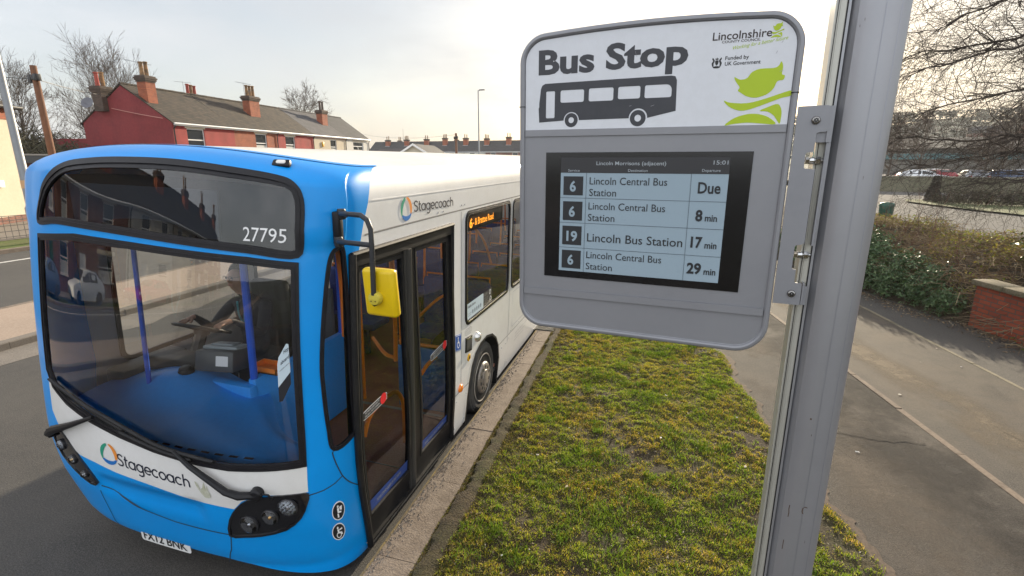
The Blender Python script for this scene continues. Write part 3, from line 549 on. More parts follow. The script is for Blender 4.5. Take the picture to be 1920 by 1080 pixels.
# ------------------------------------------------------------------ the bus
# The shell is unrolled: s runs round the body from the nose (s=0) to either side, v runs up it.
BXC, BHW, BPHI, BYE = -3.17, 1.29, .028, 12.7
def sm(a): a = max(0., min(1., a)); return a*a*(3-2*a)
SN_, SDD = 2.7, .52
_th = np.linspace(0, pi/2, 2001); _x = 1.29*np.sin(_th)**(2/SN_); _y = SDD*(1-np.cos(_th)**(2/SN_))
_a = np.concatenate([[0], np.cumsum(np.hypot(np.diff(_x), np.diff(_y)))]); _a *= 1.6/_a[-1]
BY0 = 7.0                                     # the bus' own origin lies at y = BY0
def bmap(s, v):
    vv = min(v, 2.75)
    y0 = 2.083+.06*(vv-1)+.03*(vv-1)**2 if vv > 1. else float(np.interp(vv, [.2, .3, .6, .8, .9, 1.], [2.20, 2.16, 2.10, 2.083, 2.080, 2.083])); hw = BHW; of = 0.; z = v
    if .5 < v < .8 and abs(s) < .6: of += .030*sm((v-.545)/.06)*(1-sm((v-.70)/.06))*(1-sm((abs(s)-.38)/.14))
    if v > 2.60:
        t = min((v-2.60)/.30, 1)*pi/2; hw -= .09*(1-cos(t)); t2 = max(0, min((v-2.70)/.20, 1))*pi/2
        of = .30*(1-cos(t2)); z = 2.60+.22*sin(t)
        if v > 2.90: hw -= v-2.90; of += v-2.90
    if v < 1.0: hw -= (.15*min(1, max(0, -s/.5)) + .04*(1-min(1, max(0, -s/.5))) if s < 1.6 and s > -1.6 else .04 if s > 0 else .04+.11*max(0, 1-(-s-1.6)/1.5))*((1.-v)/.8)**2
    a = abs(s); sg = 1 if s >= 0 else -1
    if v > 2.3: hw += .028*sm((a-1.0)/.2)*(1-sm((a-1.43)/.035))*sm((v-2.36)/.12)*(1-sm((v-2.72)/.12))
    if a <= 1.6:
        th = float(np.interp(a, _a, _th)); x = hw*sin(th)**(2/SN_); y = y0+of+SDD*(1-max(cos(th), 0)**(2/SN_))
    else:
        x = hw; yy = y0+of+SDD+(a-1.6); yb = 2.09+SDD+(a-1.6); k = min((a-1.6)/.6, 1); y = yy*(1-k)+yb*k
        if v > 2.7: y = max(y, y0+of+SDD+.01*(a-1.6))
    if v > 2.60: z = 2.60+(z-2.60)*(1+.55*(1-(x/BHW)**2))
    return Vector((sg*x, y-BY0, z))
def bnorm(s, v):
    e = .004; a = bmap(s+e, v)-bmap(s-e, v); c = bmap(s, v+e)-bmap(s, v-e); n = a.cross(c)
    return n.normalized() if n.length > 1e-9 else Vector((0, -1, 0))
def gnorm(s, v):
    # normal of the glass sheets: the plan curve and the rake only, without the roll of the dome
    if abs(s) > 1.62: return bnorm(s, v)
    vv = min(max(v, 1.05), 2.3); e = .02; a = bmap(s+e, 1.6)-bmap(s-e, 1.6); c = Vector((0, .06+.06*(vv-1), 1)); return a.cross(c).normalized()
def bon(s, v, d=0.): return bmap(s, v)+bnorm(s, v)*d
def s_of_x(x): return float(np.interp(abs(x), 1.29*np.sin(_th)**(2/SN_), _a))*(1 if x >= 0 else -1)
bus = thing('bus', 'blue and white single deck bus pulled in at the kerb with its doors closed', 'bus', (BXC, BY0, BHW*sin(BPHI)), (0, BPHI, 0))
SR = 1.6+(BYE-2.61)                           # s at the rear corner
def dense(poly, step=.05, stepside=.16):
    out = []
    for i in range(len(poly)):
        a, c = poly[i], poly[(i+1) % len(poly)]; st = step if min(abs(a[0]), abs(c[0])) < 1.75 else stepside
        k = max(1, int(hypot(c[0]-a[0], c[1]-a[1])/st))
        out += [(a[0]+(c[0]-a[0])*j/k, a[1]+(c[1]-a[1])*j/k) for j in range(k)]
    return out
mir = lambda poly: [(-s, v) for s, v in poly][::-1]
dest_o = bez([(-.857, 2.425), (-.82, 2.58), (-.732, 2.664), (-.531, 2.735), (-.278, 2.755), (.041, 2.762), (.415, 2.765), (.77, 2.757), (1.031, 2.745), (1.135, 2.720), (1.176, 2.65), (1.179, 2.486), (1.174, 2.333), (.876, 2.357), (.544, 2.379), (.161, 2.402), (-.272, 2.424), (-.615, 2.437)], 5)
wind_o = [(-.865, 2.350), (-.441, 2.383), (.018, 2.368), (.482, 2.348), (.876, 2.329), (1.172, 2.298), (1.181, 1.823), (1.203, 1.22), (1.205, 1.042), (.982, 1.027), (.717, 1.013), (.442, 1.024), (.138, 1.051), (-.148, 1.096), (-.413, 1.150), (-.66, 1.225), (-.83, 1.31), (-.905, 1.42), (-.90, 1.75), (-.88, 2.1)]
quarter_o = bez([(1.400, 2.38), (1.440, 2.37), (1.462, 2.26), (1.507, 1.865), (1.540, 1.426), (1.566, 1.167), (1.545, 1.125), (1.375, 1.10), (1.335, 1.27), (1.310, 1.509), (1.300, 1.70), (1.315, 2.029), (1.345, 2.31)], 5)
white_p = [(-.90, 1.36), (-.90, 1.12), (-.74, .935), (-.60, .862), (-.466, .850), (-.241, .815), (.094, .785), (.402, .748), (.717, .728), (.779, .795), (.899, .85), (1.207, .857), (1.209, 1.06), (1.0, 1.2), (-.5, 1.5)]
hlR = bez([(.639, .498), (.675, .642), (.745, .745), (.829, .809), (.989, .843), (1.150, .850), (1.205, .842), (1.192, .778), (1.145, .674), (1.045, .587), (.877, .531), (.738, .505)], 2)
hlL = bez([(-.57, .645), (-.49, .670), (-.555, .785), (-.690, .920), (-.79, .990), (-.90, .985), (-.93, .90), (-.86, .79), (-.72, .70)], 2)
door_o = [(1.490, 2.325), (3.188, 2.328), (3.285, .095), (1.612, .090), (1.585, .9), (1.545, 1.5)]
def win(s0, s1, v0=1.235, v1=2.400): return rrect(s0, s1, v0, v1, .10, 4)
wins = [win(3.52, 5.03)]+[win(5.13+1.62*k, 6.65+1.62*k) for k in range(4)]
winsL = [win(-3.35, -1.95, 1.10, 2.36)]+[win(-5.03-1.62*k, -3.53-1.62*k) for k in range(5)]
arch = [(3.655, .05), (3.655, .40), (3.68, .56), (3.735, .72), (3.84, .83), (3.99, .89), (4.19, .905), (4.39, .86), (4.55, .76), (4.66, .62), (4.735, .42), (4.752, .05)]
archR = [(s+5.2, v) for s, v in arch]; archL = mir([(s, v) for s, v in arch]); archRL = mir(archR)
blue_side = [(1.60, 3.2), (1.645, 2.91), (1.80, 2.782), (1.735, 2.67), (1.645, 2.50), (1.59, 2.33), (1.60, 2.2), (1.70, .9), (1.60, 0.), (-1.62, 0), (-1.75, 1.2), (-1.64, 2.5), (-1.80, 2.78), (-1.645, 2.91), (-1.60, 3.2)]
below = [(-14, -.1), (14, -.1), (14, .14), (5.0, .12), (3.2, .088), (1.60, .085), (1.3, .11), (.9, .17), (.5, .235), (0, .25), (-1.0, .25), (-1.6, .23), (-2.2, .14), (-14, .14)]
REG = [('below', below), ('arch', arch), ('arch', archR), ('arch', archL), ('arch', archRL), ('dest', dest_o), ('wind', wind_o), ('quarter', quarter_o), ('hlR', hlR), ('hlL', hlL), ('door', door_o)]+[('w%d' % i, p) for i, p in enumerate(wins)]+[('x%d' % i, p) for i, p in enumerate(winsL)]+[('whitefront', white_p), ('blue', blue_side)]
def cdt(polys, pts, ds=.05, dside=.16):
    vs = [Vector(p) for p in pts]; es = []
    for q in polys:
        q = dense(q, ds, dside); k = len(vs); vs += [Vector(p) for p in q]; es += [(k+i, k+(i+1) % len(q)) for i in range(len(q))]
    r = delaunay_2d_cdt(vs, es, [], 0, 2e-4); return [tuple(v) for v in r[0]], [tuple(f) for f in r[2]]
gs = sorted(set([round(-1.8+.05*i, 3) for i in range(73)]+[round(1.8+.22*i, 3) for i in range(1, 43)]+[round(-1.8-.22*i, 3) for i in range(1, 43)]+[SR, -SR]+[1.40+.0125*i for i in range(8)]+[-1.40-.0125*i for i in range(8)])); gs = [s for s in gs if abs(s) <= SR]
gv = [.06+.06*i for i in range(43)]+[2.60+.025*i for i in range(1, 13)]
CV, CF = cdt([p for _, p in REG], [(s, v) for s in gs for v in gv])
groups = {}
for f in CF:
    c = np.mean([CV[i] for i in f], 0)
    if abs(c[0]) > SR or c[1] > 2.9001: continue
    for nme, q in REG:
        if inpoly(c, q): break
    else: nme = 'white'
    groups.setdefault(nme, []).append(f)
def skin(name, V2, F2, d, mat, parent=bus, solid=0., nf=None):
    """a piece of the shell: (s,v) triangles laid on the body at distance d, with the body's own normals"""
    used = sorted({i for f in F2 for i in f}); ix = {k: j for j, k in enumerate(used)}
    NO = [bnorm(*V2[k]) for k in used]; PT = [bmap(*V2[k]) for k in used]; V = [p+n*d for p, n in zip(PT, NO)]; F = [tuple(ix[i] for i in f) for f in F2]
    if solid:
        n = len(V); V += [p+n_*(d-solid) for p, n_ in zip(PT, NO)]; ed = {}
        for f in F:
            for a, c in zip(f, f[1:]+f[:1]): ed[(a, c)] = 1
        F2_ = F+[tuple(i+n for i in f[::-1]) for f in F]+[(c, a, a+n, c+n) for a, c in ed if (c, a) not in ed]
        return link(name, V, F2_, mat, parent, angle=50)
    o = link(name, V, F, mat, parent, angle=0); o.data.normals_split_custom_set_from_vertices([tuple(nf(*V2[k])) for k in used] if nf else [tuple(n) for n in NO]); return o
def sub(poly, holes=(), step=.05, side=.16, grid=.06):
    ss = [p[0] for p in poly]; vv = [p[1] for p in poly]; g = grid if min(abs(min(ss)), abs(max(ss))) < 1.75 or min(ss) < 0 < max(ss) else .2
    pts = [(s, v) for s in np.arange(min(ss)+g/2, max(ss), g) for v in np.arange(min(vv)+g/2, max(vv), g) if inpoly((s, v), poly)]
    V, F = cdt([poly]+list(holes), pts, step, side)
    return V, [f for f in F for c in [np.mean([V[i] for i in f], 0)] if inpoly(c, poly) and not any(inpoly(c, h) for h in holes)]
blue_front = skin('front_shell', CV, groups['blue'], 0, BLUE)
skin('front_panel', CV, groups['whitefront'], .002, WHITE)
skin('side_shell', CV, groups['white'], 0, WHITE)
SEAL = P('glazing rubber', (.011, .0105, .013), .45, spec=.3, var=(18, .4, (.022, .02, .023)))
def glazed(name, poly, w, glass, seal=SEAL, d=.008, gd=-.004, trim=None):
    inn = offset_poly(poly, w); V, F = sub(inn); g = skin(name, V, F, gd, glass, nf=gnorm)
    V, F = sub(offset_poly(poly, -.004), [inn]); s_ = skin('seal', V, F, d, seal, g, solid=.022)
    m1, m2 = offset_poly(poly, w*.42), offset_poly(poly, w*.58)
    V, F = sub(m1, [m2]); skin('seal_rib', V, F, d+.005, seal, g, solid=.006)
    if trim:
        a, c = offset_poly(poly, w*.72), offset_poly(poly, w*.95); V, F = sub(a, [c]); skin('trim', V, F, d+.004, trim, g, solid=.008)
    return g
windscreen = glazed('windscreen', wind_o, .040, WIND)
destglass = glazed('destination_window', dest_o, .042, DESTG)
quarterlight = glazed('quarterlight', quarter_o, .022, SIDEG)
for p in wins: glazed('side_window', p, .035, SIDEG, trim=CHROME)
for p in winsL: glazed('side_window', p, .035, GLASS('offside glass', (.90, .92, .91), 1.5, .35), trim=CHROME)
SW1 = [o for o in bus.children if o.name.startswith('side_window')][0]
# roof: white from the top of the cove to the crown, blue dome over the front is part of the shell above
V = []; F = []; ks = [2.899, 2.93, 2.98, 3.05, 3.15, 3.3, 3.5, 3.7, 3.9, 4.06]; ss = [s for s in gs]
for v in ks:
    for s in ss: V.append(bmap(s, v))
m = len(ss)
for j in range(len(ks)-1):
    for i in range(m-1): F.append((j*m+i, j*m+i+1, (j+1)*m+i+1, (j+1)*m+i))
link('roof', V, F, P('weathered white roof', (.72, .69, .62), .45, coat=.2, var=[(1.5, .4, (.60, .56, .48)), (20, .2, (.45, .42, .36))]), bus, angle=60)
# blue cap: the dome panel that wraps over the top of the front
V = []; F = []; ss2 = [-1.75+.05*i for i in range(71)]; ks = [2.885, 2.90, 2.905, 2.912]
capk = lambda s: 2.925+.02*cos(s*.9)
for j in range(4):
    for s in ss2: v = 2.885+(capk(s)-2.885)*j/3; V.append(bon(s, v, .004))
m = len(ss2)
for j in range(3):
    for i in range(m-1): F.append((j*m+i, j*m+i+1, (j+1)*m+i+1, (j+1)*m+i))
link('dome_cap', V, F, BLUE, bus, angle=60)
# rear wall and underfloor
V = [bmap(SR, v) for v in np.linspace(.15, 2.9, 30)]+[bmap(-SR, v) for v in np.linspace(2.9, .15, 30)]
link('rear_panel', V, [tuple(range(60))], WHITE, bus, smooth=False)
b = MB(); b.box((-1.22, 2.9-BY0, .24), (1.22, 12.6-BY0, .29)); b.box((-1.0, 2.45-BY0, .27), (1.0, 2.95-BY0, .30)); b.link('underfloor', P('underbody black', (.015, .014, .013), .9), bus, smooth=False)
# raised coachwork joints: thin dark shadow gaps and beads
def seam(name, pts, w, mat, d=.0015, parent=bus):
    P2 = []
    for a, c in zip(pts, pts[1:]):
        k = max(1, int(hypot(c[0]-a[0], c[1]-a[1])/(.04 if abs(a[0]) < 1.8 else .25)))
        P2 += [(a[0]+(c[0]-a[0])*j/k, a[1]+(c[1]-a[1])*j/k) for j in range(k)]
    P2.append(pts[-1]); V = []
    for i, (s, v) in enumerate(P2):
        a, c = P2[max(i-1, 0)], P2[min(i+1, len(P2)-1)]; l = hypot(c[0]-a[0], c[1]-a[1]); nx, ny = -(c[1]-a[1])/l*w, (c[0]-a[0])/l*w
        V += [bon(s-nx, v-ny, d), bon(s, v, d+.0012), bon(s+nx, v+ny, d)]
    F = []
    for i in range(len(P2)-1): F += [(3*i, 3*i+3, 3*i+4, 3*i+1), (3*i+1, 3*i+4, 3*i+5, 3*i+2)]
    return link(name, V, F, mat, parent)
GAP = P('panel gap', (.02, .03, .05), .8); GAPW = P('white panel gap', (.20, .19, .18), .8)
seam('panel_joint', [(-.475, .642), (-.30, .585), (-.10, .545), (.187, .508), (.449, .500), (.638, .496)], .005, GAP)
seam('panel_joint', [(.638, .496), (.60, .35), (.52, .19)], .004, GAP); seam('panel_joint', [(-.50, .60), (-.53, .4), (-.56, .25)], .004, GAP)
seam('panel_joint', [(1.207, .83), (1.30, .842), (1.38, .865), (1.43, .89)], .004, GAP); seam('panel_joint', bez([(1.375, 1.09), (1.43, .90), (1.52, .78), (1.605, .725)], 5, False)[:-5], .004, GAP)
seam('gutter', [(1.66, 2.418), (3.2, 2.428), (6, 2.43), (SR-.1, 2.43)], .006, GAPW); seam('gutter', [(1.76, 2.625), (5.4, 2.617), (SR-.1, 2.61)], .005, WHITE, .003)
seam('panel_joint', [(3.21, .575), (3.655, .555)], .004, GAPW); seam('panel_joint', [(4.70, .612), (8.86, .60)], .004, GAPW)
for s in (5.08, 6.71, 8.33): seam('panel_joint', [(s, .62), (s, 2.42)], .004, GAPW)
seam('panel_joint', [(5.08, .15), (5.08, .60)], .003, GAPW); seam('panel_joint', [(3.43, .60), (3.42, 2.41)], .0025, GAPW)
seam('access_panel', [(5.25, .68), (6.5, .68), (6.5, 1.17), (5.25, 1.17), (5.25, .68)], .004, P('grey panel edge', (.42, .43, .46), .6))
seam('wheel_arch_lip', [p for p in arch], .014, RUBBER, .006); seam('wheel_arch_lip', archR, .014, RUBBER, .006)
# wheel arches (liners) and wheels
def liner(q):
    V = []; F = []; sg = 1 if q[0][0] > 0 else -1
    for s, v in q: p = bmap(s, v); V += [p, Vector((p.x-sg*.55, p.y, p.z))]
    for i in range(len(q)-1): F.append((2*i, 2*i+2, 2*i+3, 2*i+1))
    F.append(tuple(2*i+1 for i in range(len(q)))); link('wheel_arch', V, F, P('wheel arch black', (.014, .013, .012), .95), bus, smooth=False)
for q in (arch, archR, archL, archRL): liner(q)
TYRE = P('tyre rubber', (.028, .027, .026), .82, var=[(3, .7, (.07, .065, .058)), (26, .4, (.05, .047, .043))], bump=(60, .3, .004))
RIM = P('dusty steel rim', (.34, .31, .275), .42, .25, var=[(5, .8, (.20, .175, .15)), (30, .5, (.42, .39, .34))])
WCZ = .385; WR = .435
def wheel(y, sg):
    c = Vector((sg*1.245, y-BY0, WCZ)); ax = Vector((sg, 0, 0)); e = bpy.data.objects.new('wheel', None); COL.objects.link(e); e.parent = bus; ROOT[e] = ROOT[bus]
    b = MB(); b.lathe([(.275, -.24), (.36, -.25), (.415, -.235), (.434, -.19), (WR, -.12), (.434, -.05), (.415, -.008), (.37, .010), (.345, .012), (.31, .006), (.283, -.002), (.275, -.02)], c, ax, 56)
    for r in (.352, .392): b.lathe([(r-.004, .0075 if r < .36 else .0), (r, .0125 if r < .36 else .006), (r+.004, .0075 if r < .36 else .0)], c, ax, 56)
    b.link('tyre', TYRE, e, angle=40)
    b = MB(); b.lathe([(.285, .000), (.293, .008), (.284, .014), (.272, .006), (.266, -.015), (.250, -.060), (.228, -.085), (.200, -.080), (.185, -.04)], c, ax, 56); b.link('rim', RIM, e, angle=40)
    b = MB(); b.lathe([(.205, -.085), (.194, -.04), (.186, .020), (.178, .030), (.168, .034), (.100, .036), (.092, .026), (.085, .022), (.0, .024)], c, ax, 48)
    b.lathe([(.098, .034), (.094, .044), (.060, .050), (0, .050)], c, ax, 32); nf = len(b.F)
    for k in range(10): a = 2*pi*k/10+.2; q = c+ax*.0335+Vector((0, cos(a), sin(a)))*.134; b.lathe([(.021, 0), (.021, .0034), (.016, .0035), (0, .0030)], q, ax, 12)
    link('hub', b.V, b.F, None, e, angle=35, mats=[P('dusty hub', (.30, .27, .235), .5, .5, var=[(7, .8, (.15, .12, .095)), (40, .4, (.38, .35, .31))]), P('hub hole dark', (.02, .018, .016), .9)], fm=[0]*nf+[1]*(len(b.F)-nf))
    return e
for y in (5.205, 10.4):
    for sg in (1, -1): wheel(y, sg)
# head lamps
HLB = P('headlamp housing black', (.010, .010, .012), .12, coat=.6)
LENS = GLASS('clear lamp cover', (.85, .87, .90), 1.5, 1.2)
for q, lamps in ((hlR, ((.808, .623, .058, 'dip'), (.956, .690, .050, 'amber'), (1.077, .764, .056, 'main'))), (hlL, ((-.60, .715, .026, 'dip'), (-.70, .805, .032, 'amber'), (-.81, .89, .036, 'main')))):
    V, F = sub(q); cl_ = skin('headlight_cluster', V, F, .006, HLB)
    V, F = sub(offset_poly(q, -.006), [offset_poly(q, .010)]); skin('cluster_rim', V, F, .012, HLB, cl_, solid=.012)
    for s, v, r, kd in lamps:
        n = bnorm(s, v); n = (n*.75+Vector((0, -1, 0))*.45).normalized(); c = bon(s, v, .004)
        b = MB(); b.lathe([(r*1.14, 0), (r*1.14, .012), (r*1.0, .016), (r*.98, .012)], c, n, 28); lp = b.link('headlight', P('lamp bezel', (.05, .05, .055), .25, .5), cl_, angle=40)
        b = MB(); b.lathe([(r*.98, .010), (r*.8, .005), (r*.45, .002), (r*.2, .001), (r*.19, .020), (0, .024)], c, n, 28); b.link('reflector', P('lamp reflector', (.55, .55, .56), .18, 1.) if kd != 'amber' else P('amber bulb reflector', (.75, .48, .20), .2, 1.), lp, angle=25)
        b = MB(); b.lathe([(r*.99, .013), (r*.8, .024), (r*.45, .031), (0, .034)], c, n, 28); b.link('lamp_lens', LENS, lp, angle=60)
        if kd == 'main':
            b = MB(); a = n.orthogonal().normalized(); c2 = n.cross(a)
            for k in range(19):
                rr = 0 if k == 0 else r*.42 if k < 7 else r*.76; t = 2*pi*k/(6 if k < 7 else 12); b.lathe([(r*.15, .010), (r*.11, .020), (0, .022)], c+a*rr*cos(t)+c2*rr*sin(t), n, 8)
            b.link('lamp_led', P('lamp glass bead', (.75, .78, .82), .1, .3), lp)
# number plate tucked under the bumper
def front_text(name, specs, d, mat, parent):
    b = MB()
    for s in specs:
        V2, F2 = text2d(*s[:5], weight=s[5]); rise = s[6] if len(s) > 6 else 0
        b.add([bon(s_of_x(x), w+rise*(x-s[1])/(s[2]-s[1]), d) for x, w in V2], F2)
    return b.link(name, mat, parent, smooth=False)
PLW = P('white plate', (.74, .74, .72), .4); q = rrect(-.27, .215, .196, .300, .02, 3); V, F = sub(q)
pm = lambda s, v: Vector((bmap(s, .31).x, bmap(s, .31).y+.012+(.30-v)*.05, v+.008))
V3 = [pm(s, v) for s, v in V]; npl = link('number_plate', V3, F, PLW, bus, smooth=False)
V2, F2 = text2d('FX12 BNK', -.240, .185, .214, .068, weight=.02); link('plate_lettering', [pm(s, v)+Vector((0, -.002, 0)) for s, v in V2], F2, BLK, npl, smooth=False)
# lettering and roundels
TXT = P('dark navy vinyl', (.012, .016, .035), .45)
def ring(name, f, r0, r1, parent, d=.003):
    cols = [(P('roundel orange', (.78, .27, .04), .45), -30, 85), (P('roundel green', (.02, .30, .19), .45), 100, 215), (P('roundel blue', (.01, .16, .50), .45), 215, 335)]
    for mt, a0, a1 in cols:
        V = []; m = 22
        for k in range(m+1):
            t = radians(a0+(a1-a0)*k/m); e = k/m; w0 = r1-(r1-r0)*(.35+.65*sin(pi*min(1, e*.9+.1)))
            V += [f(r1*cos(t), r1*sin(t)), f(w0*cos(t), w0*sin(t))]
        link(name, V, [(2*k, 2*k+1, 2*k+3, 2*k+2) for k in range(m)], mt, parent, smooth=False)
fp = [o for o in bus.children if o.name == 'front_panel'][0]; ssh = [o for o in bus.children if o.name == 'side_shell'][0]
xs = lambda s: float(np.interp(abs(s), _a, 1.29*np.sin(_th)**(2/SN_)))*(1 if s >= 0 else -1)
arc = lambda a0, a1, cx=.46, cy=.5, r=.42, n=22: [(cx+r*cos(radians(a0+(a1-a0)*k/n)), cy+r*sin(radians(a0+(a1-a0)*k/n))) for k in range(n+1)]
bz1 = lambda p: bez([p[0]]+p+[p[-1]], 5, False)[5:-10]
GLY = {'S': (.98, [bz1([(.80, 1.16), (.64, 1.29), (.43, 1.33), (.21, 1.25), (.13, 1.03), (.25, .83), (.48, .72), (.72, .58), (.81, .36), (.71, .16), (.47, .07), (.22, .11), (.06, .27)])]), 't': (.64, [bz1([(.22, 1.32), (.22, .9), (.22, .32), (.28, .13), (.42, .08), (.54, .11)]), [(.02, .93), (.52, .93)]]),
       'a': (1.1, [arc(0, 360), [(.88, .96), (.88, .02)]]), 'g': (1.1, [arc(0, 360), bz1([(.88, .96), (.88, .4), (.88, -.05), (.80, -.29), (.60, -.41), (.38, -.41), (.16, -.30)])]), 'e': (1.02, [arc(0, 318), [(.05, .5), (.88, .5)]]), 'c': (.95, [arc(45, 315)]), 'o': (1.04, [arc(0, 360)]),
       'h': (.9, [[(.1, 1.42), (.1, .02)], bz1([(.1, .5), (.17, .78), (.36, .91), (.58, .88), (.74, .72), (.78, .48), (.78, .02)])])}
def stroked(txt, w=.17):
    V = []; F = []; x = 0
    for ch in txt:
        adv, ls = GLY[ch]
        for l in ls:
            k0 = len(V); m = len(l)
            for i, p in enumerate(l):
                a, c = np.array(l[max(i-1, 0)]), np.array(l[min(i+1, m-1)]); d = (c-a)/max(np.linalg.norm(c-a), 1e-6); n = np.array([-d[1], d[0]])*w/2; V += [np.array(p)-n+(x, 0), np.array(p)+n+(x, 0)]
            F += [(k0+2*i, k0+2*i+2, k0+2*i+3, k0+2*i+1) for i in range(m-1)]
        x += adv
    return np.array(V), F
def op_name(f, x0, x1, y0, cap, rise, parent):
    V, F = stroked('Stagecoach'); V[:, 0] = (V[:, 0]-V[:, 0].min())/(V[:, 0].max()-V[:, 0].min()); link('operator_lettering', [f(x0+(x1-x0)*u, y0+v*cap/1.42+rise*u) for u, v in V], F, TXT, parent, smooth=False)
op_name(lambda x, v: bon(s_of_x(x), v, .0045), xs(-.195), xs(.416), .884, .090, -.044, fp)
ring('roundel', lambda a, c: bon(s_of_x(xs(-.272)+a), .948+c, .0045), .048, .078, fp)
side_text_m = lambda d: (lambda s, v: bon(s, v, d))
def side_text(name, specs, d, mat, parent):
    for s in specs:
        V2, F2 = text2d(*s[:5], weight=s[5]); rise = s[6] if len(s) > 6 else 0
        link(name, [bon(x, w+rise*(x-s[1])/(s[2]-s[1]), d) for x, w in V2], F2, mat, parent, smooth=False)
op_name(lambda s, v: bon(s, v, .004), 2.463, 3.214, 2.500, .084, -.020, ssh)
ring('roundel', lambda a, c: bon(2.345+a, 2.532+c, .004), .052, .086, ssh)
front_text('fleet_number', [('27795', xs(.853), xs(1.098), 2.4225, .083, .0, -.008)], -.001, P('white vinyl', (.80, .80, .80), .5), destglass)
V, F = ngon_tris(bez([(.455, .90), (.475, .845), (.52, .79), (.565, .80), (.55, .85), (.545, .885), (.535, .85), (.525, .905), (.51, .862), (.49, .85), (.48, .885)], 2)); link('torn_sticker', [bon(s, v, .0045) for s, v in V], F, P('worn sticker', (.42, .42, .30), .8, var=(40, .6, (.6, .6, .55))), fp, smooth=False)
# round black access stickers on the nearside front corner
for s0, v0, kd in ((1.383, .640, 0), (1.362, .463, 1)):
    a_, c_2 = .046, .078; el = lambda k, n=30: [(s0+a_*k*cos(2*pi*i/n), v0+c_2*k*sin(2*pi*i/n)) for i in range(n)]
    V, F = sub(el(1.), grid=.03); st = skin('access_sticker', V, F, .002, P('white vinyl', (.8, .8, .8), .5)); V, F = sub(el(.88), grid=.03); skin('sticker_disc', V, F, .003, P('black vinyl', (.012, .013, .018), .45), st)
    f = lambda x, y, s0=s0, v0=v0: bon(s0+x*.040, v0+y*.070, .004); b = MB()
    def pg(pts):
        V, F = ngon_tris(pts); b.add([f(*p) for p in V], F)
    pg(circ(-.12, .55, .16, 14))
    if kd == 0: pg([(-.30, .38), (.10, .34), (.05, -.02), (.45, -.10), (.40, -.28), (-.22, -.20)]); pg([(-.28, -.25), (-.05, -.28), (.0, -.75), (-.28, -.75)]); pg([(.12, .45), (.62, .50), (.55, .0), (.20, .08)])
    else: pg([(-.22, .36), (.0, .38), (.10, -.05), (.50, -.12), (.62, -.50), (.40, -.52), (.32, -.28), (-.18, -.22)]); V2, F2 = holed(circ(-.05, -.42, .42, 24), [circ(-.05, -.42, .29, 24)], f); b.add(V2, F2); pg([(.05, .3), (.6, .42), (.66, .20), (.10, .12)])
    b.link('access_symbol', P('white vinyl', (.8, .8, .8), .5), st, smooth=False)
# wheelchair sign, button box, lamps by the door
def dec(name, poly, d, mat, parent, solid=.004): V, F = sub(poly, grid=.08); return skin(name, V, F, d, mat, parent, solid=solid)
dz = dec('wheelchair_sign', [(3.252, 1.062), (3.405, 1.032), (3.415, 1.198), (3.258, 1.228)], .003, P('blue sign vinyl', (.01, .08, .36), .45), bus)
dec('sign_border', offset_poly([(3.252, 1.062), (3.405, 1.032), (3.415, 1.198), (3.258, 1.228)], .006), .0040, P('white vinyl', (.8, .8, .8), .5), dz, .0005); dec('sign_field', offset_poly([(3.252, 1.062), (3.405, 1.032), (3.415, 1.198), (3.258, 1.228)], .010), .0048, P('blue sign vinyl', (.01, .08, .36), .45), dz, .0005)
b = MB(); f = lambda x, y: bon(3.333+x*.06, 1.130+y*.075-x*.012, .0058)
for pts in (circ(-.10, .70, .15, 12), [(-.22, .52), (.02, .52), (.04, .12), (.42, .10), (.62, -.45), (.45, -.50), (.28, -.08), (-.16, -.06)]): V, F = ngon_tris(pts); b.add([f(*p) for p in V], F)
b.add(*holed(circ(-.02, -.25, .50, 24), [circ(-.02, -.25, .37, 24), ], f)); b.link('wheelchair_symbol', P('white vinyl', (.8, .8, .8), .5), dz, smooth=False)
bx = dec('ramp_button_box', [(3.524, .949), (3.694, .922), (3.706, 1.089), (3.532, 1.112)], .010, BLACKP, bus, .012); dec('box_cover', [(3.545, .970), (3.678, .946), (3.686, 1.06), (3.552, 1.082)], .0125, P('grey cover', (.06, .06, .062), .5), bx, .003); dec('box_edge', [(3.55, 1.083), (3.69, 1.060), (3.69, 1.072), (3.551, 1.094)], .0135, CHROME, bx, .003)
q = [(3.54, 1.135), (3.70, 1.11), (3.705, 1.185), (3.545, 1.21)]; V, F = sub(rrect(3.53, 3.70, 1.125, 1.195, .02, 3), [offset_poly(rrect(3.53, 3.70, 1.125, 1.195, .02, 3), .005)], grid=.1); skin('notice_outline', V, F, .002, P('grey print', (.35, .35, .36), .6), ssh)
side_text('notice_lettering', [('EMERGENCY', 3.548, 3.685, 1.168, .014, 0), ('DOOR RELEASE', 3.548, 3.685, 1.142, .014, 0)], .0025, P('grey print', (.35, .35, .36), .6), ssh)
b = MB(); n = bnorm(3.852, 1.013); b.lathe([(.058, 0), (.055, .018), (.040, .040), (.018, .050), (0, .052)], bon(3.86, 1.012), n, 20); b.link('side_lamp', P('chromed lamp', (.70, .68, .64), .25, .8), bus, angle=60)
b = MB(); b.lathe([(.040, 0), (.040, .008), (.026, .014), (.024, .010)], bon(3.627, .862), n, 20); yl = b.link('ramp_button', P('yellow button', (.75, .42, .02), .4), bus, angle=40); b = MB(); b.lathe([(.023, .008), (.018, .012), (0, .013)], bon(3.627, .862), n, 16); b.link('button_centre', P('dark button', (.03, .02, .02), .4), yl)
for s, v in ((3.408, .605), (6.6, .58)): b = MB(); b.lathe([(.044, 0), (.042, .012), (.030, .026), (0, .032)], bon(s, v), bnorm(s, v), 20); b.link('side_marker', P('orange lens', (.85, .22, .01), .2, coat=.4), bus, angle=60)
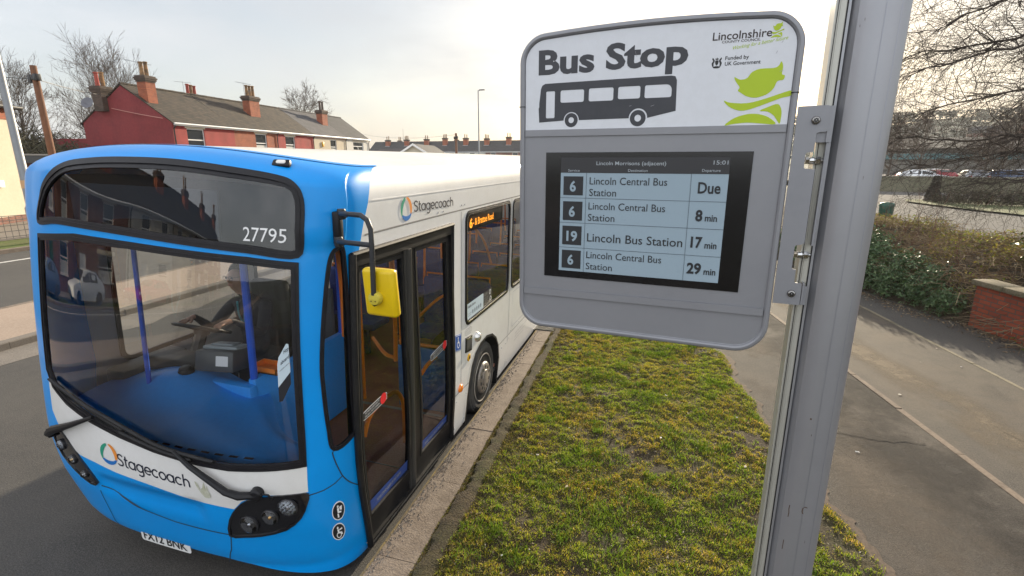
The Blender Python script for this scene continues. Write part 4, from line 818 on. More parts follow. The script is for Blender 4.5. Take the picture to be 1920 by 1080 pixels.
for s, v in ((-1.30, 2.835), (1.038, 2.812)):
    c = bon(s, v, .0); n = (bnorm(s, v)+Vector((0, -.6, 0))).normalized(); t = Vector((0, 0, 1)).cross(n).normalized(); u = n.cross(t); R = Matrix((t, u, n)).transposed()
    b = MB(); bm = MB(); bm.bbox((-.052, -.026, -.012), (.052, .026, .022), .012, 2); b.add([R @ Vector(p)+c for p in bm.V], bm.F); ml = b.link('marker_lamp', BLACKP, bus, angle=40); bm = MB(); bm.bbox((-.026, -.013, .015), (.030, .014, .029), .010, 2); link('marker_lens', [R @ Vector(p)+c for p in bm.V], bm.F, P('white lamp lens', (.85, .82, .76), .15), ml, angle=60)
# rivets and screws on the panels
b = MB()
for s, v in [(3.34, .17), (3.60, .16), (3.34, .48), (3.60, .46), (4.83, .52), (5.0, .52), (4.83, .2), (1.585, .69), (1.59, .14), (1.60, .60), (5.14, .55), (5.14, .2)]+[(2.9+.10*k, 2.452) for k in range(2)]+[(3.42, 2.47), (3.50, 2.47)]+[(5.2+.4*k, .635) for k in range(6)]: b.lathe([(.008, 0), (.007, .003), (0, .004)], bon(s, v, .0), bnorm(s, v), 8)
b.link('rivet', CHROME, bus)
side_text('notice_lettering', [('FUEL BATTERY ISOLATOR', 5.45, 6.1, .50, .02, 0), ('ELECTRICAL SYSTEM 24V', 5.45, 6.0, .45, .02, 0), ('NEGATIVE EARTH', 5.45, 5.9, .40, .02, 0)], .002, P('grey print', (.35, .35, .36), .6), ssh)
# doors: black frame, two glazed leaves with rubber edges, steel threshold
def slab(mb, poly, d0, d1): mb.prism(poly, lambda s, v: bon(s, v, d0), lambda s, v: bon(s, v, d1))
def frame_ring(name, outer, inner, d0, d1, mat, parent):
    V, F = sub(outer, [inner], grid=.5); return skin(name, V, F, d0, mat, parent, solid=d0-d1)
DFR = P('door frame black', (.011, .011, .012), .42, spec=.3, var=(9, .5, (.024, .022, .02)))
leaf_out = [[(1.565, 2.235), (2.345, 2.235), (2.425, .115), (1.655, .115)], [(2.362, 2.235), (3.150, 2.235), (3.235, .120), (2.442, .115)]]
leaf_gl = [[(1.625, 2.205), (2.272, 2.185), (2.350, .325), (1.705, .335)], [(2.500, 2.195), (3.085, 2.185), (3.160, .350), (2.580, .352)]]
frame_ring('door_frame', [(1.492, 2.322), (3.186, 2.325), (3.282, .10), (1.614, .095), (1.587, .9), (1.547, 1.5)], [(1.570, 2.236), (3.150, 2.236), (3.240, .118), (1.655, .115)], .012, -.06, DFR, bus)
b = MB(); b.tube([bon(1.50+.12*k/8, 2.32-2.22*k/8, .018) for k in range(9)], .024, 10); b.tube([bon(1.50, 2.315, .014), bon(2.3, 2.318, .014), bon(3.19, 2.32, .014)], .018, 8); b.tube([bon(3.185, 2.32, .012), bon(3.28, .1, .012)], .015, 8); b.link('door_rubber', RUBBER, bus)
b = MB(); slab(b, [(1.65, .06), (3.25, .06), (3.25, .105), (1.65, .105)], .004, -.05); b.link('threshold', P('worn steel threshold', (.46, .45, .42), .5, .5, var=(12, .5, (.25, .24, .22))), bus, smooth=False)
EM = P('emergency label', (.03, .03, .035), .5); 
for i, (o_, g_) in enumerate(zip(leaf_out, leaf_gl)):
    lf = frame_ring('door_leaf', o_, g_, -.012, -.05, DFR, bus); V, F = sub(g_, grid=.5); gl = skin('door_glass', V, F, -.028, SIDEG, lf)
    V, F = sub(offset_poly(g_, -.018), [offset_poly(g_, .006)], grid=.5); skin('glass_rubber', V, F, -.006, RUBBER, lf, solid=.02)
    b = MB(); e = (o_[1], o_[2]) if i == 0 else (o_[0], o_[3]); b.tube([bon(*e[0], .004), bon(*e[1], .004)], .022, 8); b.tube([bon(e[0][0]+(-.035 if i == 0 else .035), e[0][1], -.004), bon(e[1][0]+(-.035 if i == 0 else .035), e[1][1], -.004)], .012, 8); b.link('leaf_edge', P('worn leaf edge', (.06, .058, .054), .4, .3), lf)
    l = [(1.715, 1.170), (1.985, 1.185)] if i == 0 else [(2.80, 1.185), (3.085, 1.205)]; dxy = np.array(l[1])-np.array(l[0])
    lab = bez([(l[0][0], l[0][1]-.032), (l[0][0]-.03, l[0][1]), (l[0][0], l[0][1]+.032), (l[1][0], l[1][1]+.032), (l[1][0]+.03, l[1][1]), (l[1][0], l[1][1]-.032)], 3); V, F = sub(lab, grid=.5); lb = skin('emergency_label', V, F, -.024, P('white vinyl', (.8, .8, .8), .5), gl)
    V, F = sub(offset_poly(lab, .005), grid=.5); skin('label_field', V, F, -.0232, EM, lb); V, F = sub([(l[1][0]-.02+.042*cos(t), l[1][1]+.042*sin(t)) for t in np.linspace(0, 2*pi, 20)[:-1]], grid=.5); skin('label_button', V, F, -.0226, P('red vinyl', (.72, .02, .03), .45), lb)
    side_text('label_lettering', [('EMERGENCY', l[0][0]+.01, l[1][0]-.075, l[0][1]+.006, .013, -.004, dxy[1]), ('PUSH TO OPEN', l[0][0]+.01, l[1][0]-.075, l[0][1]-.019, .013, -.004, dxy[1])], -.0224, P('white vinyl', (.8, .8, .8), .5), lb)
    q = [(g_[3][0]+.01, .345), (g_[2][0]-.01, .335), (g_[2][0]-.01, .43), (g_[3][0]+.008, .45)]; V, F = sub(q, grid=.5); st = skin('door_strip', V, F, -.025, P('blue strip vinyl', (.015, .05, .22), .5), gl)
    m_ = np.mean(q, 0); side_text('strip_lettering', [('PLEASE STAND CLEAR OF THE DOORS', m_[0]-.2, m_[0]+.2, .375, .028, 0)], -.0242, P('grey print', (.35, .35, .36), .6), st)
# mirror on its arm
mb_ = MB(); 
bb = MB(); bb.bbox((-.022, -.03, -.095), (.022, .02, .095), .008); c = bon(1.372, 2.495, .012); mroot = link('mirror_base', [Vector(v)+c for v in bb.V], bb.F, BLACKP, bus)
Mw = (Matrix.Translation((BXC, BY0, BHW*sin(BPHI))) @ Euler((0, BPHI, 0)).to_matrix().to_4x4())
pw = lambda s, v, d=0: Mw @ bon(s, v, d)
mt = (-1.378, 2.20, 2.21); b = MB(); A1, A2 = pw(1.372, 2.575, .02), pw(1.372, 2.42, .02)
b.tube([A1, (-1.55, 2.26, 2.61), (-1.45, 2.215, 2.612), (-1.405, 2.20, 2.590), (-1.385, 2.195, 2.545), (-1.383, 2.19, 2.45), (-1.388, 2.185, 2.21)], .0135, 10)
b.tube([A2, (-1.54, 2.25, 2.462), (-1.385, 2.195, 2.466)], .0135, 10)
for p in (A1, A2): b.lathe([(.022, -.03), (.026, -.02), (.026, .02), (.022, .03)], p+Vector((.02, -.01, 0)), (0, 0, 1), 14); b.lathe([(.02, 0), (.02, .05)], p+Vector((.01, -.005, 0)), (.9, -.3, 0), 10)
b.link('mirror_arm', P('mirror arm black', (.022, .023, .026), .5), bus, world=True)
b = MB(); bm = MB(); bm.bbox((-.098, 0, -.130), (.098, .055, .130), .022, 3); R = Euler((radians(4), 0, radians(-6))).to_matrix(); b.add([R @ Vector(v)+Vector(mt)+Vector((0, .012, 0)) for v in bm.V], bm.F); mh = b.link('mirror', YELLOW, bus, world=True, angle=50)
b = MB(); b.lathe([(.036, -.005), (.036, .020), (.030, .030), (0, .034)], Vector(mt)+Vector((-.008, .006, -.02)), (0, -1, 0), 20); b.link('mirror_joint', P('dull yellow joint', (.58, .48, .05), .5), mh, world=True)
b = MB(); b.lathe([(.0035, 0), (0, .001)], Vector(mt)+Vector((-.020, -.028, -.03)), (0, -1, 0), 8); b.lathe([(.0035, 0), (0, .001)], Vector(mt)+Vector((.004, -.028, -.03)), (0, -1, 0), 8); b.tube([Vector(mt)+Vector((-.022, -.012, -.048)), Vector(mt)+Vector((-.008, -.016, -.055)), Vector(mt)+Vector((.006, -.012, -.048))], .006, 6); b.link('joint_screw', BLACKP, mh, world=True)
b = MB(); bm = MB(); bm.bbox((-.088, .054, -.12), (.088, .060, .12), .002); b.add([R @ Vector(v)+Vector(mt)+Vector((0, .012, 0)) for v in bm.V], bm.F); b.link('mirror_glass', P('mirror silver', (.8, .8, .8), .02, 1.), mh, world=True)
# offside mirror, folded against the far pillar
# wipers
b = MB(); arm = [(.90, .878), (.80, .872), (.72, .895), (.479, 1.035), (.35, 1.10)]
b.tube([bon(s, v, d) for (s, v), d in zip(arm, (.035, .045, .05, .05, .035))], [.022, .026, .022, .016, .010], 8); b.lathe([(.040, -.01), (.040, .03), (.03, .04), (0, .045)], bon(.90, .878, .012), bnorm(.9, .878), 16); w1 = b.link('wiper_arm', BLACKP, bus)
def wblade(pts, par):
    b = MB(); q = bez(pts, 6, False)[:-6]; b.tube([bon(s, v, .022) for s, v in q], [.006]+[.013]*(len(q)-2)+[.006], 6); b.tube([bon(s, v-.012, .014) for s, v in q], .007, 4); b.link('wiper_blade', RUBBER, par)
wblade([(-.46, 1.285), (-.30, 1.245), (-.134, 1.202), (.05, 1.150), (.223, 1.108), (.42, 1.088), (.589, 1.085)], w1)
wblade([(-.10, 1.145), (.10, 1.100), (.30, 1.070), (.45, 1.062)], w1)
b = MB(); b.tube([bon(s, v, d) for s, v, d in ((-.93, .950, .035), (-.80, 1.02, .045), (-.55, 1.12, .045), (-.331, 1.212, .035))], [.026, .030, .020, .012], 8); b.lathe([(.035, -.01), (.035, .03), (0, .04)], bon(-.93, .95, .01), bnorm(-.93, .95), 14); w2 = b.link('wiper_arm', BLACKP, bus)
wblade([(-.80, 1.37), (-.62, 1.33), (-.46, 1.285), (-.30, 1.228), (-.10, 1.170)], w2)
b = MB(); b.tube([bon(.93, .885, .03), bon(.99, .90, .06), bon(1.01, .87, .05), bon(.985, .83, .01)], .006, 6); b.link('washer_hose', RUBBER, bus)
# wiper-rest scuttle: black band under the glass
# destination display behind the upper glass
V, F = sub([(-1.02, 2.31), (1.30, 2.31), (1.30, 2.66), (1.12, 2.70), (-.80, 2.70), (-1.02, 2.66)]); skin('destination_housing', V, F, -.125, P('display housing black', (.010, .010, .012), .6), solid=.02)
fy = lambda x, v: bmap(s_of_x(x), v).y
b = MB(); P4 = [(-.60, 2.400), (.58, 2.400), (.60, 2.690), (-.60, 2.690)]; b.prism(P4, lambda x, z: (x, 2.365-BY0+.02*z*0, z), lambda x, z: (x, 2.378-BY0, z)); b.link('destination_panel', P('unlit display panel', (.10, .12, .15), .55, var=(300, .3, (.07, .08, .10))), bus, smooth=False)
# ---- interior
CB = P('cab blue moulding', (.02, .33, .92), .42, var=(30, .2, (.012, .24, .75)))
def sm(a): a = max(0., min(1., a)); return a*a*(3-2*a)
V = []; F = []; nx, ny = 45, 16
for i in range(nx):
    x = -1.13+2.20*i/(nx-1); y0 = fy(x, 1.02)+BY0+.05; yb = 3.08-.50*sm((x-.05)/.75); yb = max(yb, y0+.12)
    for j in range(ny):
        e = j/(ny-1); y = y0+(yb-y0)*e
        z = .985+.05*sm(e/.35)+.17*math.exp(-((x+.50)/.42)**2)*sm((y-2.40)/.40)-.04*sm((e-.8)/.2)-.05*sm((x-.6)/.4); V.append((x, y-BY0, z))
    V.append((x, yb-BY0+.01, .36))
m = ny+1
for i in range(nx-1):
    for j in range(m-1): F.append((i*m+j, (i+1)*m+j, (i+1)*m+j+1, i*m+j+1))
F.append(tuple((nx-1)*m+j for j in range(m))); F.append(tuple(j for j in range(m))[::-1])
dash = link('dashboard', V, F, CB, bus, angle=50)
b = MB()
for k in range(15):
    x = -.78+.105*k; y = fy(x, 1.02)+.115; x2 = x+.062; y2 = fy(x2, 1.02)+.115; z = 1.016
    b.add([(x, y, z+.003), (x2, y2, z+.003), (x2, y2+.016, z+.006), (x, y+.016, z+.006)], [(0, 1, 2, 3)])
b.link('demister_slot', P('slot dark', (.01, .012, .02), .8), dash, smooth=False)
b = MB(); b.bbox((-1.20, 2.75-BY0, .95), (-.98, 3.35-BY0, 1.14), .03); b.bbox((-.93, 2.88-BY0, 1.12), (-.38, 3.14-BY0, 1.24), .05, 3); b.link('binnacle', P('binnacle black', (.030, .028, .027), .5), bus)
b = MB(); b.bbox((.10, 2.92-BY0, .36), (.17, 4.15-BY0, 1.18), .015); b.bbox((-.30, 2.86-BY0, .36), (.17, 2.96-BY0, 1.14), .02); b.link('cab_partition', CB, bus)
b = MB(); b.tube([(.135, 2.95-BY0, 1.16), (.135, 2.97-BY0, 2.3)], .028, 10); b.tube([(.135, 4.1-BY0, 1.16), (.135, 4.12-BY0, 2.3)], .028, 10); b.tube([(-.60, 2.66-BY0, 1.06), (-.60, 2.72-BY0, 2.36)], .017, 10); b.link('cab_pillar', P('blue powder coat', (.01, .10, .62), .4), bus)
b = MB(); b.add([(.135, 2.99-BY0, 1.2), (.135, 4.08-BY0, 1.2), (.135, 4.08-BY0, 2.15), (.135, 2.99-BY0, 2.15)], [(0, 1, 2, 3)]); b.link('assault_screen', GLASS('cab screen', (.95, .96, .96), 1.45, .4), bus, smooth=False)
b = MB(); bm = MB(); bm.bbox((-.16, -.13, -.07), (.16, .13, .10), .02); R = Euler((radians(-12), 0, radians(12))).to_matrix(); b.add([R @ Vector(v)+Vector((-.20, 3.00-BY0, 1.26)) for v in bm.V], bm.F); tm = b.link('ticket_machine', P('ticket machine grey', (.06, .065, .07), .45), bus)
b = MB(); bm = MB(); bm.bbox((-.145, -.06, .095), (.145, .12, .125), .012); bm.bbox((-.10, -.02, .12), (.08, .10, .14), .008); b.add([R @ Vector(v)+Vector((-.20, 3.00-BY0, 1.26)) for v in bm.V], bm.F); b.link('machine_lid', P('lid pale grey', (.26, .30, .32), .4), tm)
b = MB(); b.add([R @ Vector(v)+Vector((-.20, 3.00-BY0, 1.26)) for v in ((.02, -.133, -.02), (.12, -.133, -.02), (.12, -.133, .06), (.02, -.133, .06))], [(0, 1, 2, 3)]); b.link('machine_label', P('white vinyl', (.8, .8, .8), .5), tm, smooth=False)
b = MB(); b.lathe([(.045, 0), (.058, .03), (.058, .09), (.04, .12), (0, .125)], (-.42, 2.86-BY0, 1.12), (0, -.3, 1), 16); b.link('card_reader', BLACKP, bus)
b = MB()
for lo, hi in (((0, 0, 0), (.26, .16, .012)), ((0, 0, 0), (.26, .012, .05)), ((0, .148, 0), (.26, .16, .05)), ((0, 0, 0), (.012, .16, .05)), ((.248, 0, 0), (.26, .16, .05))): b.box([lo[0]+.02, lo[1]+3.03-BY0, lo[2]+1.185], [hi[0]+.02, hi[1]+3.03-BY0, hi[2]+1.185])
b.link('cash_tray', P('orange tray', (.85, .22, .01), .4), bus, smooth=False)
# steering wheel and column
swc = Vector((-.76, 3.33-BY0, 1.36)); swn = Vector((0, .42, .9)).normalized(); a1 = Vector((1, 0, 0)); a2 = swn.cross(a1)
b = MB(); b.tube([swc+(a1*cos(t)+a2*sin(t))*.225 for t in np.linspace(0, 2*pi, 41)], .016, 8, False)
for t in (.4, pi-.4, -pi/2): b.tube([swc+(a1*cos(t)+a2*sin(t))*.222, swc+(a1*cos(t)+a2*sin(t))*.05-swn*.02], .013, 6)
b.lathe([(.06, -.06), (.07, -.02), (.05, .005), (0, .01)], swc, swn, 16); b.tube([swc-swn*.05, swc-swn*.55], .05, 8); b.link('steering_wheel', P('wheel black', (.02, .02, .02), .45), bus)
FLO = P('speckled vinyl floor', (.34, .12, .075), .6, var=[(60, .5, (.44, .20, .14)), (2, .4, (.26, .09, .06))])
b = MB(); b.box((-1.2, 2.62-BY0, .30), (1.215, 12.5-BY0, .335)); b.link('floor', FLO, bus, smooth=False)
b = MB(); b.tube([(.2, 3.35-BY0, .337), (1.2, 3.35-BY0, .337)], .006, 4); b.box((.2, 4.25-BY0, .335), (1.15, 4.29-BY0, .340)); b.link('floor_trim', P('grey trim', (.25, .25, .25), .5), bus)
SEATM = P('blue moquette', (.012, .035, .20), .85, var=(40, .5, (.03, .02, .10)))
def seat(x, y, name='seat'):
    b = MB(); b.bbox((x-.22, y-BY0, .72), (x+.22, y+.42-BY0, .82), .03); b.bbox((x-.22, y+.36-BY0, .78), (x+.22, y+.46-BY0, 1.42), .045, 3); b.tube([(x, y+.2-BY0, .33), (x, y+.2-BY0, .74)], .04, 8); so_ = b.link(name, SEATM, bus)
    b = MB(); b.tube([(x-.2, y+.44-BY0, 1.25), (x-.2, y+.46-BY0, 1.45), (x+.2, y+.46-BY0, 1.45), (x+.2, y+.44-BY0, 1.25)], .014, 6); b.link('grab_rail', ORANGE, so_)
for y in (5.3, 6.1, 6.95, 7.8, 8.65, 9.5, 10.4, 11.3):
    for x in (.93, .48, -.48, -.93): seat(x, y)
b = MB(); b.bbox((-.98, 3.72-BY0, .80), (-.52, 4.18-BY0, .92), .04); b.bbox((-.96, 4.10-BY0, .88), (-.54, 4.24-BY0, 1.62), .05, 3); b.box((-.9, 3.8-BY0, .33), (-.6, 4.1-BY0, .82)); b.link('driver_seat', P('driver seat grey', (.03, .03, .035), .85), bus)
b = MB()
def hand(pts, r=.017): b.tube(bez3(pts), r, 8)
def bez3(pts, n=5):
    out = []; P_ = [Vector(pts[0])*2-Vector(pts[1])]+[Vector(p) for p in pts]+[Vector(pts[-1])*2-Vector(pts[-2])]
    for i in range(1, len(P_)-2):
        for j in range(n): t = j/n; a, c, d, e = P_[i-1:i+3]; out.append(.5*((2*c)+(d-a)*t+(2*a-5*c+4*d-e)*t*t+(3*c-a-3*d+e)*t**3))
    return out+[P_[-2]]
hand([(1.06, 3.02-BY0, .80), (1.05, 3.10-BY0, .90), (1.05, 3.20-BY0, .95), (1.05, 3.38-BY0, .965), (1.05, 3.54-BY0, .935), (1.05, 3.63-BY0, .83), (1.05, 3.66-BY0, .70), (1.05, 3.66-BY0, .38)], .019)
hand([(1.05, 3.55-BY0, 1.22), (1.05, 3.56-BY0, 1.5), (1.04, 3.57-BY0, 2.0), (1.0, 3.57-BY0, 2.5)], .019); hand([(1.05, 3.55-BY0, 1.25), (.92, 3.6-BY0, 1.25), (.62, 3.9-BY0, 1.25)], .017)
hand([(1.05, 4.02-BY0, .90), (1.05, 4.2-BY0, .945), (1.05, 4.72-BY0, .95)], .019)
hand([(.95, 3.0-BY0, 1.62), (.95, 3.0-BY0, 2.0), (.92, 3.0-BY0, 2.5)]); hand([(.62, 4.42-BY0, .34), (.62, 4.42-BY0, 1.4), (.62, 4.42-BY0, 2.55)]); hand([(.20, 4.35-BY0, .34), (.20, 4.35-BY0, 2.6)])
hand([(1.1, 4.36-BY0, 1.05), (.7, 4.36-BY0, 1.05), (.62, 4.40-BY0, 1.05)]); hand([(.62, 4.42-BY0, 1.1), (.7, 5.2-BY0, 1.3), (.85, 5.6-BY0, 1.3)])
for y in (5.75, 7.35, 8.95, 10.8): hand([(.24, y-BY0, 1.3), (.26, y-BY0, 2.0), (.30, y-BY0, 2.6)]); hand([(-.24, y-BY0, 1.3), (-.26, y-BY0, 2.0), (-.30, y-BY0, 2.6)])
hand([(.55, 6.0-BY0, 2.25), (.85, 6.2-BY0, 1.9), (.95, 6.35-BY0, 1.5)])
b.link('handrail', ORANGE, bus)
b = MB(); b.bbox((.62, 4.34-BY0, .34), (1.18, 4.37-BY0, 1.02), .008); b.link('modesty_panel', P('modesty blue', (.03, .14, .36), .4), bus)
b = MB(); b.bbox((-1.15, 4.28-BY0, .34), (-.1, 4.33-BY0, 1.55), .01); b.link('bulkhead', P('grey bulkhead', (.10, .105, .115), .6), bus)
# LED side destination in the first window, and the stickers on the glass
b = MB(); q = [(3.655, 2.185), (4.80, 2.185), (4.80, 2.345), (3.655, 2.345)]; b.prism(q, lambda s, v: bon(s, v, -.03), lambda s, v: bon(s, v, -.10)); ld = b.link('side_display', P('display olive black', (.05, .052, .04), .6), bus, smooth=False)
q2 = [(3.70, 2.210), (4.72, 2.210), (4.72, 2.330), (3.70, 2.330)]; b = MB(); b.prism(q2, lambda s, v: bon(s, v, -.0285), lambda s, v: bon(s, v, -.031)); b.link('display_window', P('display glass grey', (.075, .08, .062), .4), ld, smooth=False)
side_text('display_lettering', [('6', 3.705, 3.785, 2.218, .095, .03), ('- & Brattoe Road', 3.80, 4.45, 2.232, .075, .01)], -.027, P('lit amber LEDs', (.8, .3, .02), .5, emit=((1, .33, .03), 1.3)), ld)
q = rrect(3.575, 4.07, 1.285, 1.455, .02, 3); V, F = sub(q, grid=.3); st = skin('window_sticker', V, F, .0, P('pale sticker', (.52, .62, .68), .5), SW1)
side_text('sticker_lettering', [('Hello there', 3.60, 3.82, 1.405, .030, .012), ('Sit back and enjoy', 3.60, 3.70, 1.340, .010, 0), ('your journey', 3.60, 3.68, 1.320, .010, 0)], .001, P('dark navy vinyl', (.012, .016, .035), .45), st)
b = MB()
for k in range(5): s = 3.74+.06*k; V, F = ngon_tris([(s+.011*cos(t)*1.2, 1.345+.02*sin(t)) for t in np.linspace(0, 2*pi, 10)[:-1]]); b.add([bon(*p, .001) for p in V], F); b.add([bon(s-.008, 1.318, .001), bon(s+.008, 1.318, .001), bon(s+.008, 1.332, .001), bon(s-.008, 1.332, .001)], [(0, 1, 2, 3)])
b.link('sticker_icon', P('sticker icon grey', (.08, .10, .14), .5), st, smooth=False)
V, F = sub([(4.07, 1.285), (4.36, 1.285), (4.36, 1.455), (4.07, 1.455)], grid=.3); st2 = skin('notice_sticker', V, F, .0, P('black vinyl', (.012, .013, .018), .45), SW1)
b = MB()
for cx, cy, r in ((4.29, 1.415, .03), (4.31, 1.335, .028)): b.add(*holed(circ(cx, cy, r, 18), [circ(cx, cy, r*.6, 18)], lambda s, v: bon(s, v, .001)))
b.link('notice_symbol', P('white vinyl', (.8, .8, .8), .5), st2, smooth=False); side_text('notice_lettering', [('CCTV', 4.10, 4.20, 1.405, .03, .01), ('in operation', 4.10, 4.22, 1.375, .014, 0), ('on this bus', 4.10, 4.22, 1.35, .014, 0)], .001, P('grey print', (.35, .35, .36), .6), st2)
hb = lambda s, v: bon(s, v, -.0005)
q = bez([(1.055, 1.742), (1.075, 1.79), (1.108, 1.832), (1.120, 1.815), (1.130, 1.62), (1.130, 1.59), (1.055, 1.528), (1.052, 1.60)], 2); q = [(1.052, 1.700), (1.060, 1.745), (1.105, 1.828), (1.118, 1.825), (1.128, 1.655), (1.056, 1.560)]
V, F = ngon_tris(q); st3 = link('windscreen_sticker', [hb(*p) for p in V], F, P('pale sticker', (.52, .62, .68), .5), windscreen, smooth=False)
V, F = ngon_tris([(1.056, 1.560), (1.128, 1.655), (1.130, 1.58), (1.080, 1.475), (1.060, 1.470)]); link('sticker_foot', [hb(*p) for p in V], F, P('black vinyl', (.012, .013, .018), .45), st3, smooth=False)
b = MB()
for t_, x0, x1, y0, h_ in (('Hop', 1.090, 1.118, 1.765, .026), ('aboard', 1.072, 1.120, 1.715, .024), ('contactless welcome', 1.065, 1.122, 1.680, .008)):
    V2, F2 = text2d(t_, x0, x1, y0, h_, weight=.01); b.add([bon(s, v+(s-1.09)*.9, .0005) for s, v in V2], F2)
b.link('sticker_lettering', P('dark navy vinyl', (.012, .016, .035), .45), st3, smooth=False)

# ------------------------------------------------------------------ the driver
def skinned(name, joints, edges, root, mats, pick, parent, sub_=2):
    me = bpy.data.meshes.new(name); keys = list(joints); me.from_pydata([joints[k][0] for k in keys], [(keys.index(a), keys.index(c)) for a, c in edges], [])
    o = bpy.data.objects.new(name, me); COL.objects.link(o); o.modifiers.new('skin', 'SKIN'); o.modifiers.new('sub', 'SUBSURF').levels = sub_
    for i, k in enumerate(keys): r = joints[k][1]; me.skin_vertices[0].data[i].radius = r if hasattr(r, '__len__') else (r, r); me.skin_vertices[0].data[i].use_root = (k == root)
    dg = bpy.context.evaluated_depsgraph_get(); ev = o.evaluated_get(dg).to_mesh(); V = [v.co[:] for v in ev.vertices]; F = [tuple(p.vertices) for p in ev.polygons]; o.evaluated_get(dg).to_mesh_clear()
    bpy.data.objects.remove(o); fm = [pick(Vector(np.mean([V[i] for i in f], 0))) for f in F]
    return link(name, V, F, None, parent, world=True, angle=0, mats=mats, fm=fm)
drv = thing('person', 'bus driver in a dark jacket and glasses sitting at the steering wheel', 'person', (-3.95, 4.02, .36))
SKINM = P('skin', (.42, .24, .17), .55); JACKET = P('dark jacket', (.020, .022, .030), .8, var=(20, .5, (.035, .035, .04)))
wc = Mw @ swc
hx = -4.04
J = {'pelvis': ((-3.95, 4.00, .96), (.15, .13)), 'waist': ((-3.96, 4.02, 1.14), (.145, .12)), 'chest': ((-3.98, 4.01, 1.36), (.17, .125)), 'neck0': ((-4.0, 3.98, 1.53), (.07, .07)), 'neck': ((hx+.02, 3.95, 1.60), (.055, .058)), 'jaw': ((hx, 3.91, 1.665), (.062, .070)), 'face': ((hx, 3.905, 1.745), (.075, .088)), 'crown': ((hx, 3.93, 1.835), (.062, .072)), 'nose': ((hx+.005, 3.80, 1.73), (.016, .016))}
Ed = [('pelvis', 'waist'), ('waist', 'chest'), ('chest', 'neck0'), ('neck0', 'neck'), ('neck', 'jaw'), ('jaw', 'face'), ('face', 'crown'), ('face', 'nose')]
for sg, nm in ((1, 'l'), (-1, 'r')):
    hnd = wc+Vector((sg*.20, .03, .035)); sh = Vector((-3.98+sg*.20, 4.0, 1.47)); el = Vector((-3.97+sg*.30, 3.76, 1.24))
    J.update({nm+'sh': (sh, .075), nm+'el': (el, .052), nm+'wr': (hnd+Vector((sg*.02, .09, .02)), (.030, .024)), nm+'pa': (hnd+Vector((0, .02, .015)), (.040, .020)), nm+'hip': ((-3.95+sg*.10, 3.92, .95), .095), nm+'kn': ((-3.95+sg*.14, 3.52, 1.0), .065), nm+'an': ((-3.95+sg*.13, 3.36, .50), .045), nm+'to': ((-3.95+sg*.14, 3.20, .42), .035)})
    Ed += [('chest', nm+'sh'), (nm+'sh', nm+'el'), (nm+'el', nm+'wr'), (nm+'wr', nm+'pa'), ('pelvis', nm+'hip'), (nm+'hip', nm+'kn'), (nm+'kn', nm+'an'), (nm+'an', nm+'to')]
    for k in range(4):
        p0 = hnd+Vector((-.028+.019*k, -.022, .012)); p1 = p0+Vector((0, -.030, -.004)); p2 = p1+Vector((0, -.014-.002*(k == 1), -.024)); J.update({nm+'f%da' % k: (p0, .010), nm+'f%db' % k: (p1, .0095), nm+'f%dc' % k: (p2, .008)}); Ed += [(nm+'pa', nm+'f%da' % k), (nm+'f%da' % k, nm+'f%db' % k), (nm+'f%db' % k, nm+'f%dc' % k)]
    t0 = hnd+Vector((-sg*.045, .005, .005)); J.update({nm+'ta': (t0, .011), nm+'tb': (t0+Vector((-sg*.012, -.028, -.008)), .009)}); Ed += [(nm+'pa', nm+'ta'), (nm+'ta', nm+'tb')]
def pick(c):
    if c.z > 1.575: return 1
    if min((c-(wc+Vector((s*.20, .02, .03)))).length for s in (1, -1)) < .095: return 1
    return 2 if c.z < 1.03 else 0
skinned('body', J, Ed, 'pelvis', [JACKET, SKINM, P('dark trousers', (.018, .018, .022), .85)], pick, drv)
b = MB(); q = []
for i in range(9):
    for k in range(16):
        th = pi*.46*i/8; ph = 2*pi*k/16; r = 1.06+.02*sin(7*ph+i); q.append((hx+.083*r*sin(th)*cos(ph), 3.935+.098*r*sin(th)*sin(ph)+.012, 1.785+.100*r*cos(th)))
b.add(q, [(i*16+k, i*16+(k+1) % 16, (i+1)*16+(k+1) % 16, (i+1)*16+k) for i in range(8) for k in range(16) if not (i > 3 and 9 <= k <= 14)]); b.link('hair', P('dark hair', (.03, .022, .017), .8), drv, world=True)
b = MB()
for sg in (1, -1): b.tube([(hx+sg*.034+.026*cos(t), 3.815-.004*abs(sin(t)), 1.757+.020*sin(t)) for t in np.linspace(0, 2*pi, 17)], .0022, 5, False); b.tube([(hx+sg*.060, 3.815, 1.762), (hx+sg*.080, 3.92, 1.760)], .002, 5)
b.link('glasses', BLK, drv, world=True)
b = MB()
for sg in (1, -1): b.lathe([(.011, -.004), (.009, .004), (0, .006)], (hx+sg*.034, 3.826, 1.757), (0, -1, 0), 10)
b.link('eye', P('eye dark', (.05, .04, .035), .2), drv, world=True); b = MB(); b.tube([(hx-.024, 3.833, 1.686), (hx, 3.826, 1.683), (hx+.024, 3.833, 1.686)], .0055, 6); b.link('mouth', P('lip', (.30, .12, .10), .5), drv, world=True)
b = MB()
for sg in (1, -1): b.lathe([(.026, -.008), (.024, .006), (.012, .008), (0, .004)], (hx+sg*.083, 3.93, 1.745), (sg, 0, 0), 10)
b.link('ear', SKINM, drv, world=True); b = MB(); b.tube([(-4.05, 3.90, 1.50), (-4.02, 3.868, 1.38), (-3.97, 3.87, 1.25)], .010, 6); b.tube([(-3.93, 3.90, 1.50), (-3.95, 3.868, 1.38), (-3.97, 3.87, 1.25)], .010, 6); b.link('lanyard', P('teal lanyard', (.01, .22, .26), .6), drv, world=True)

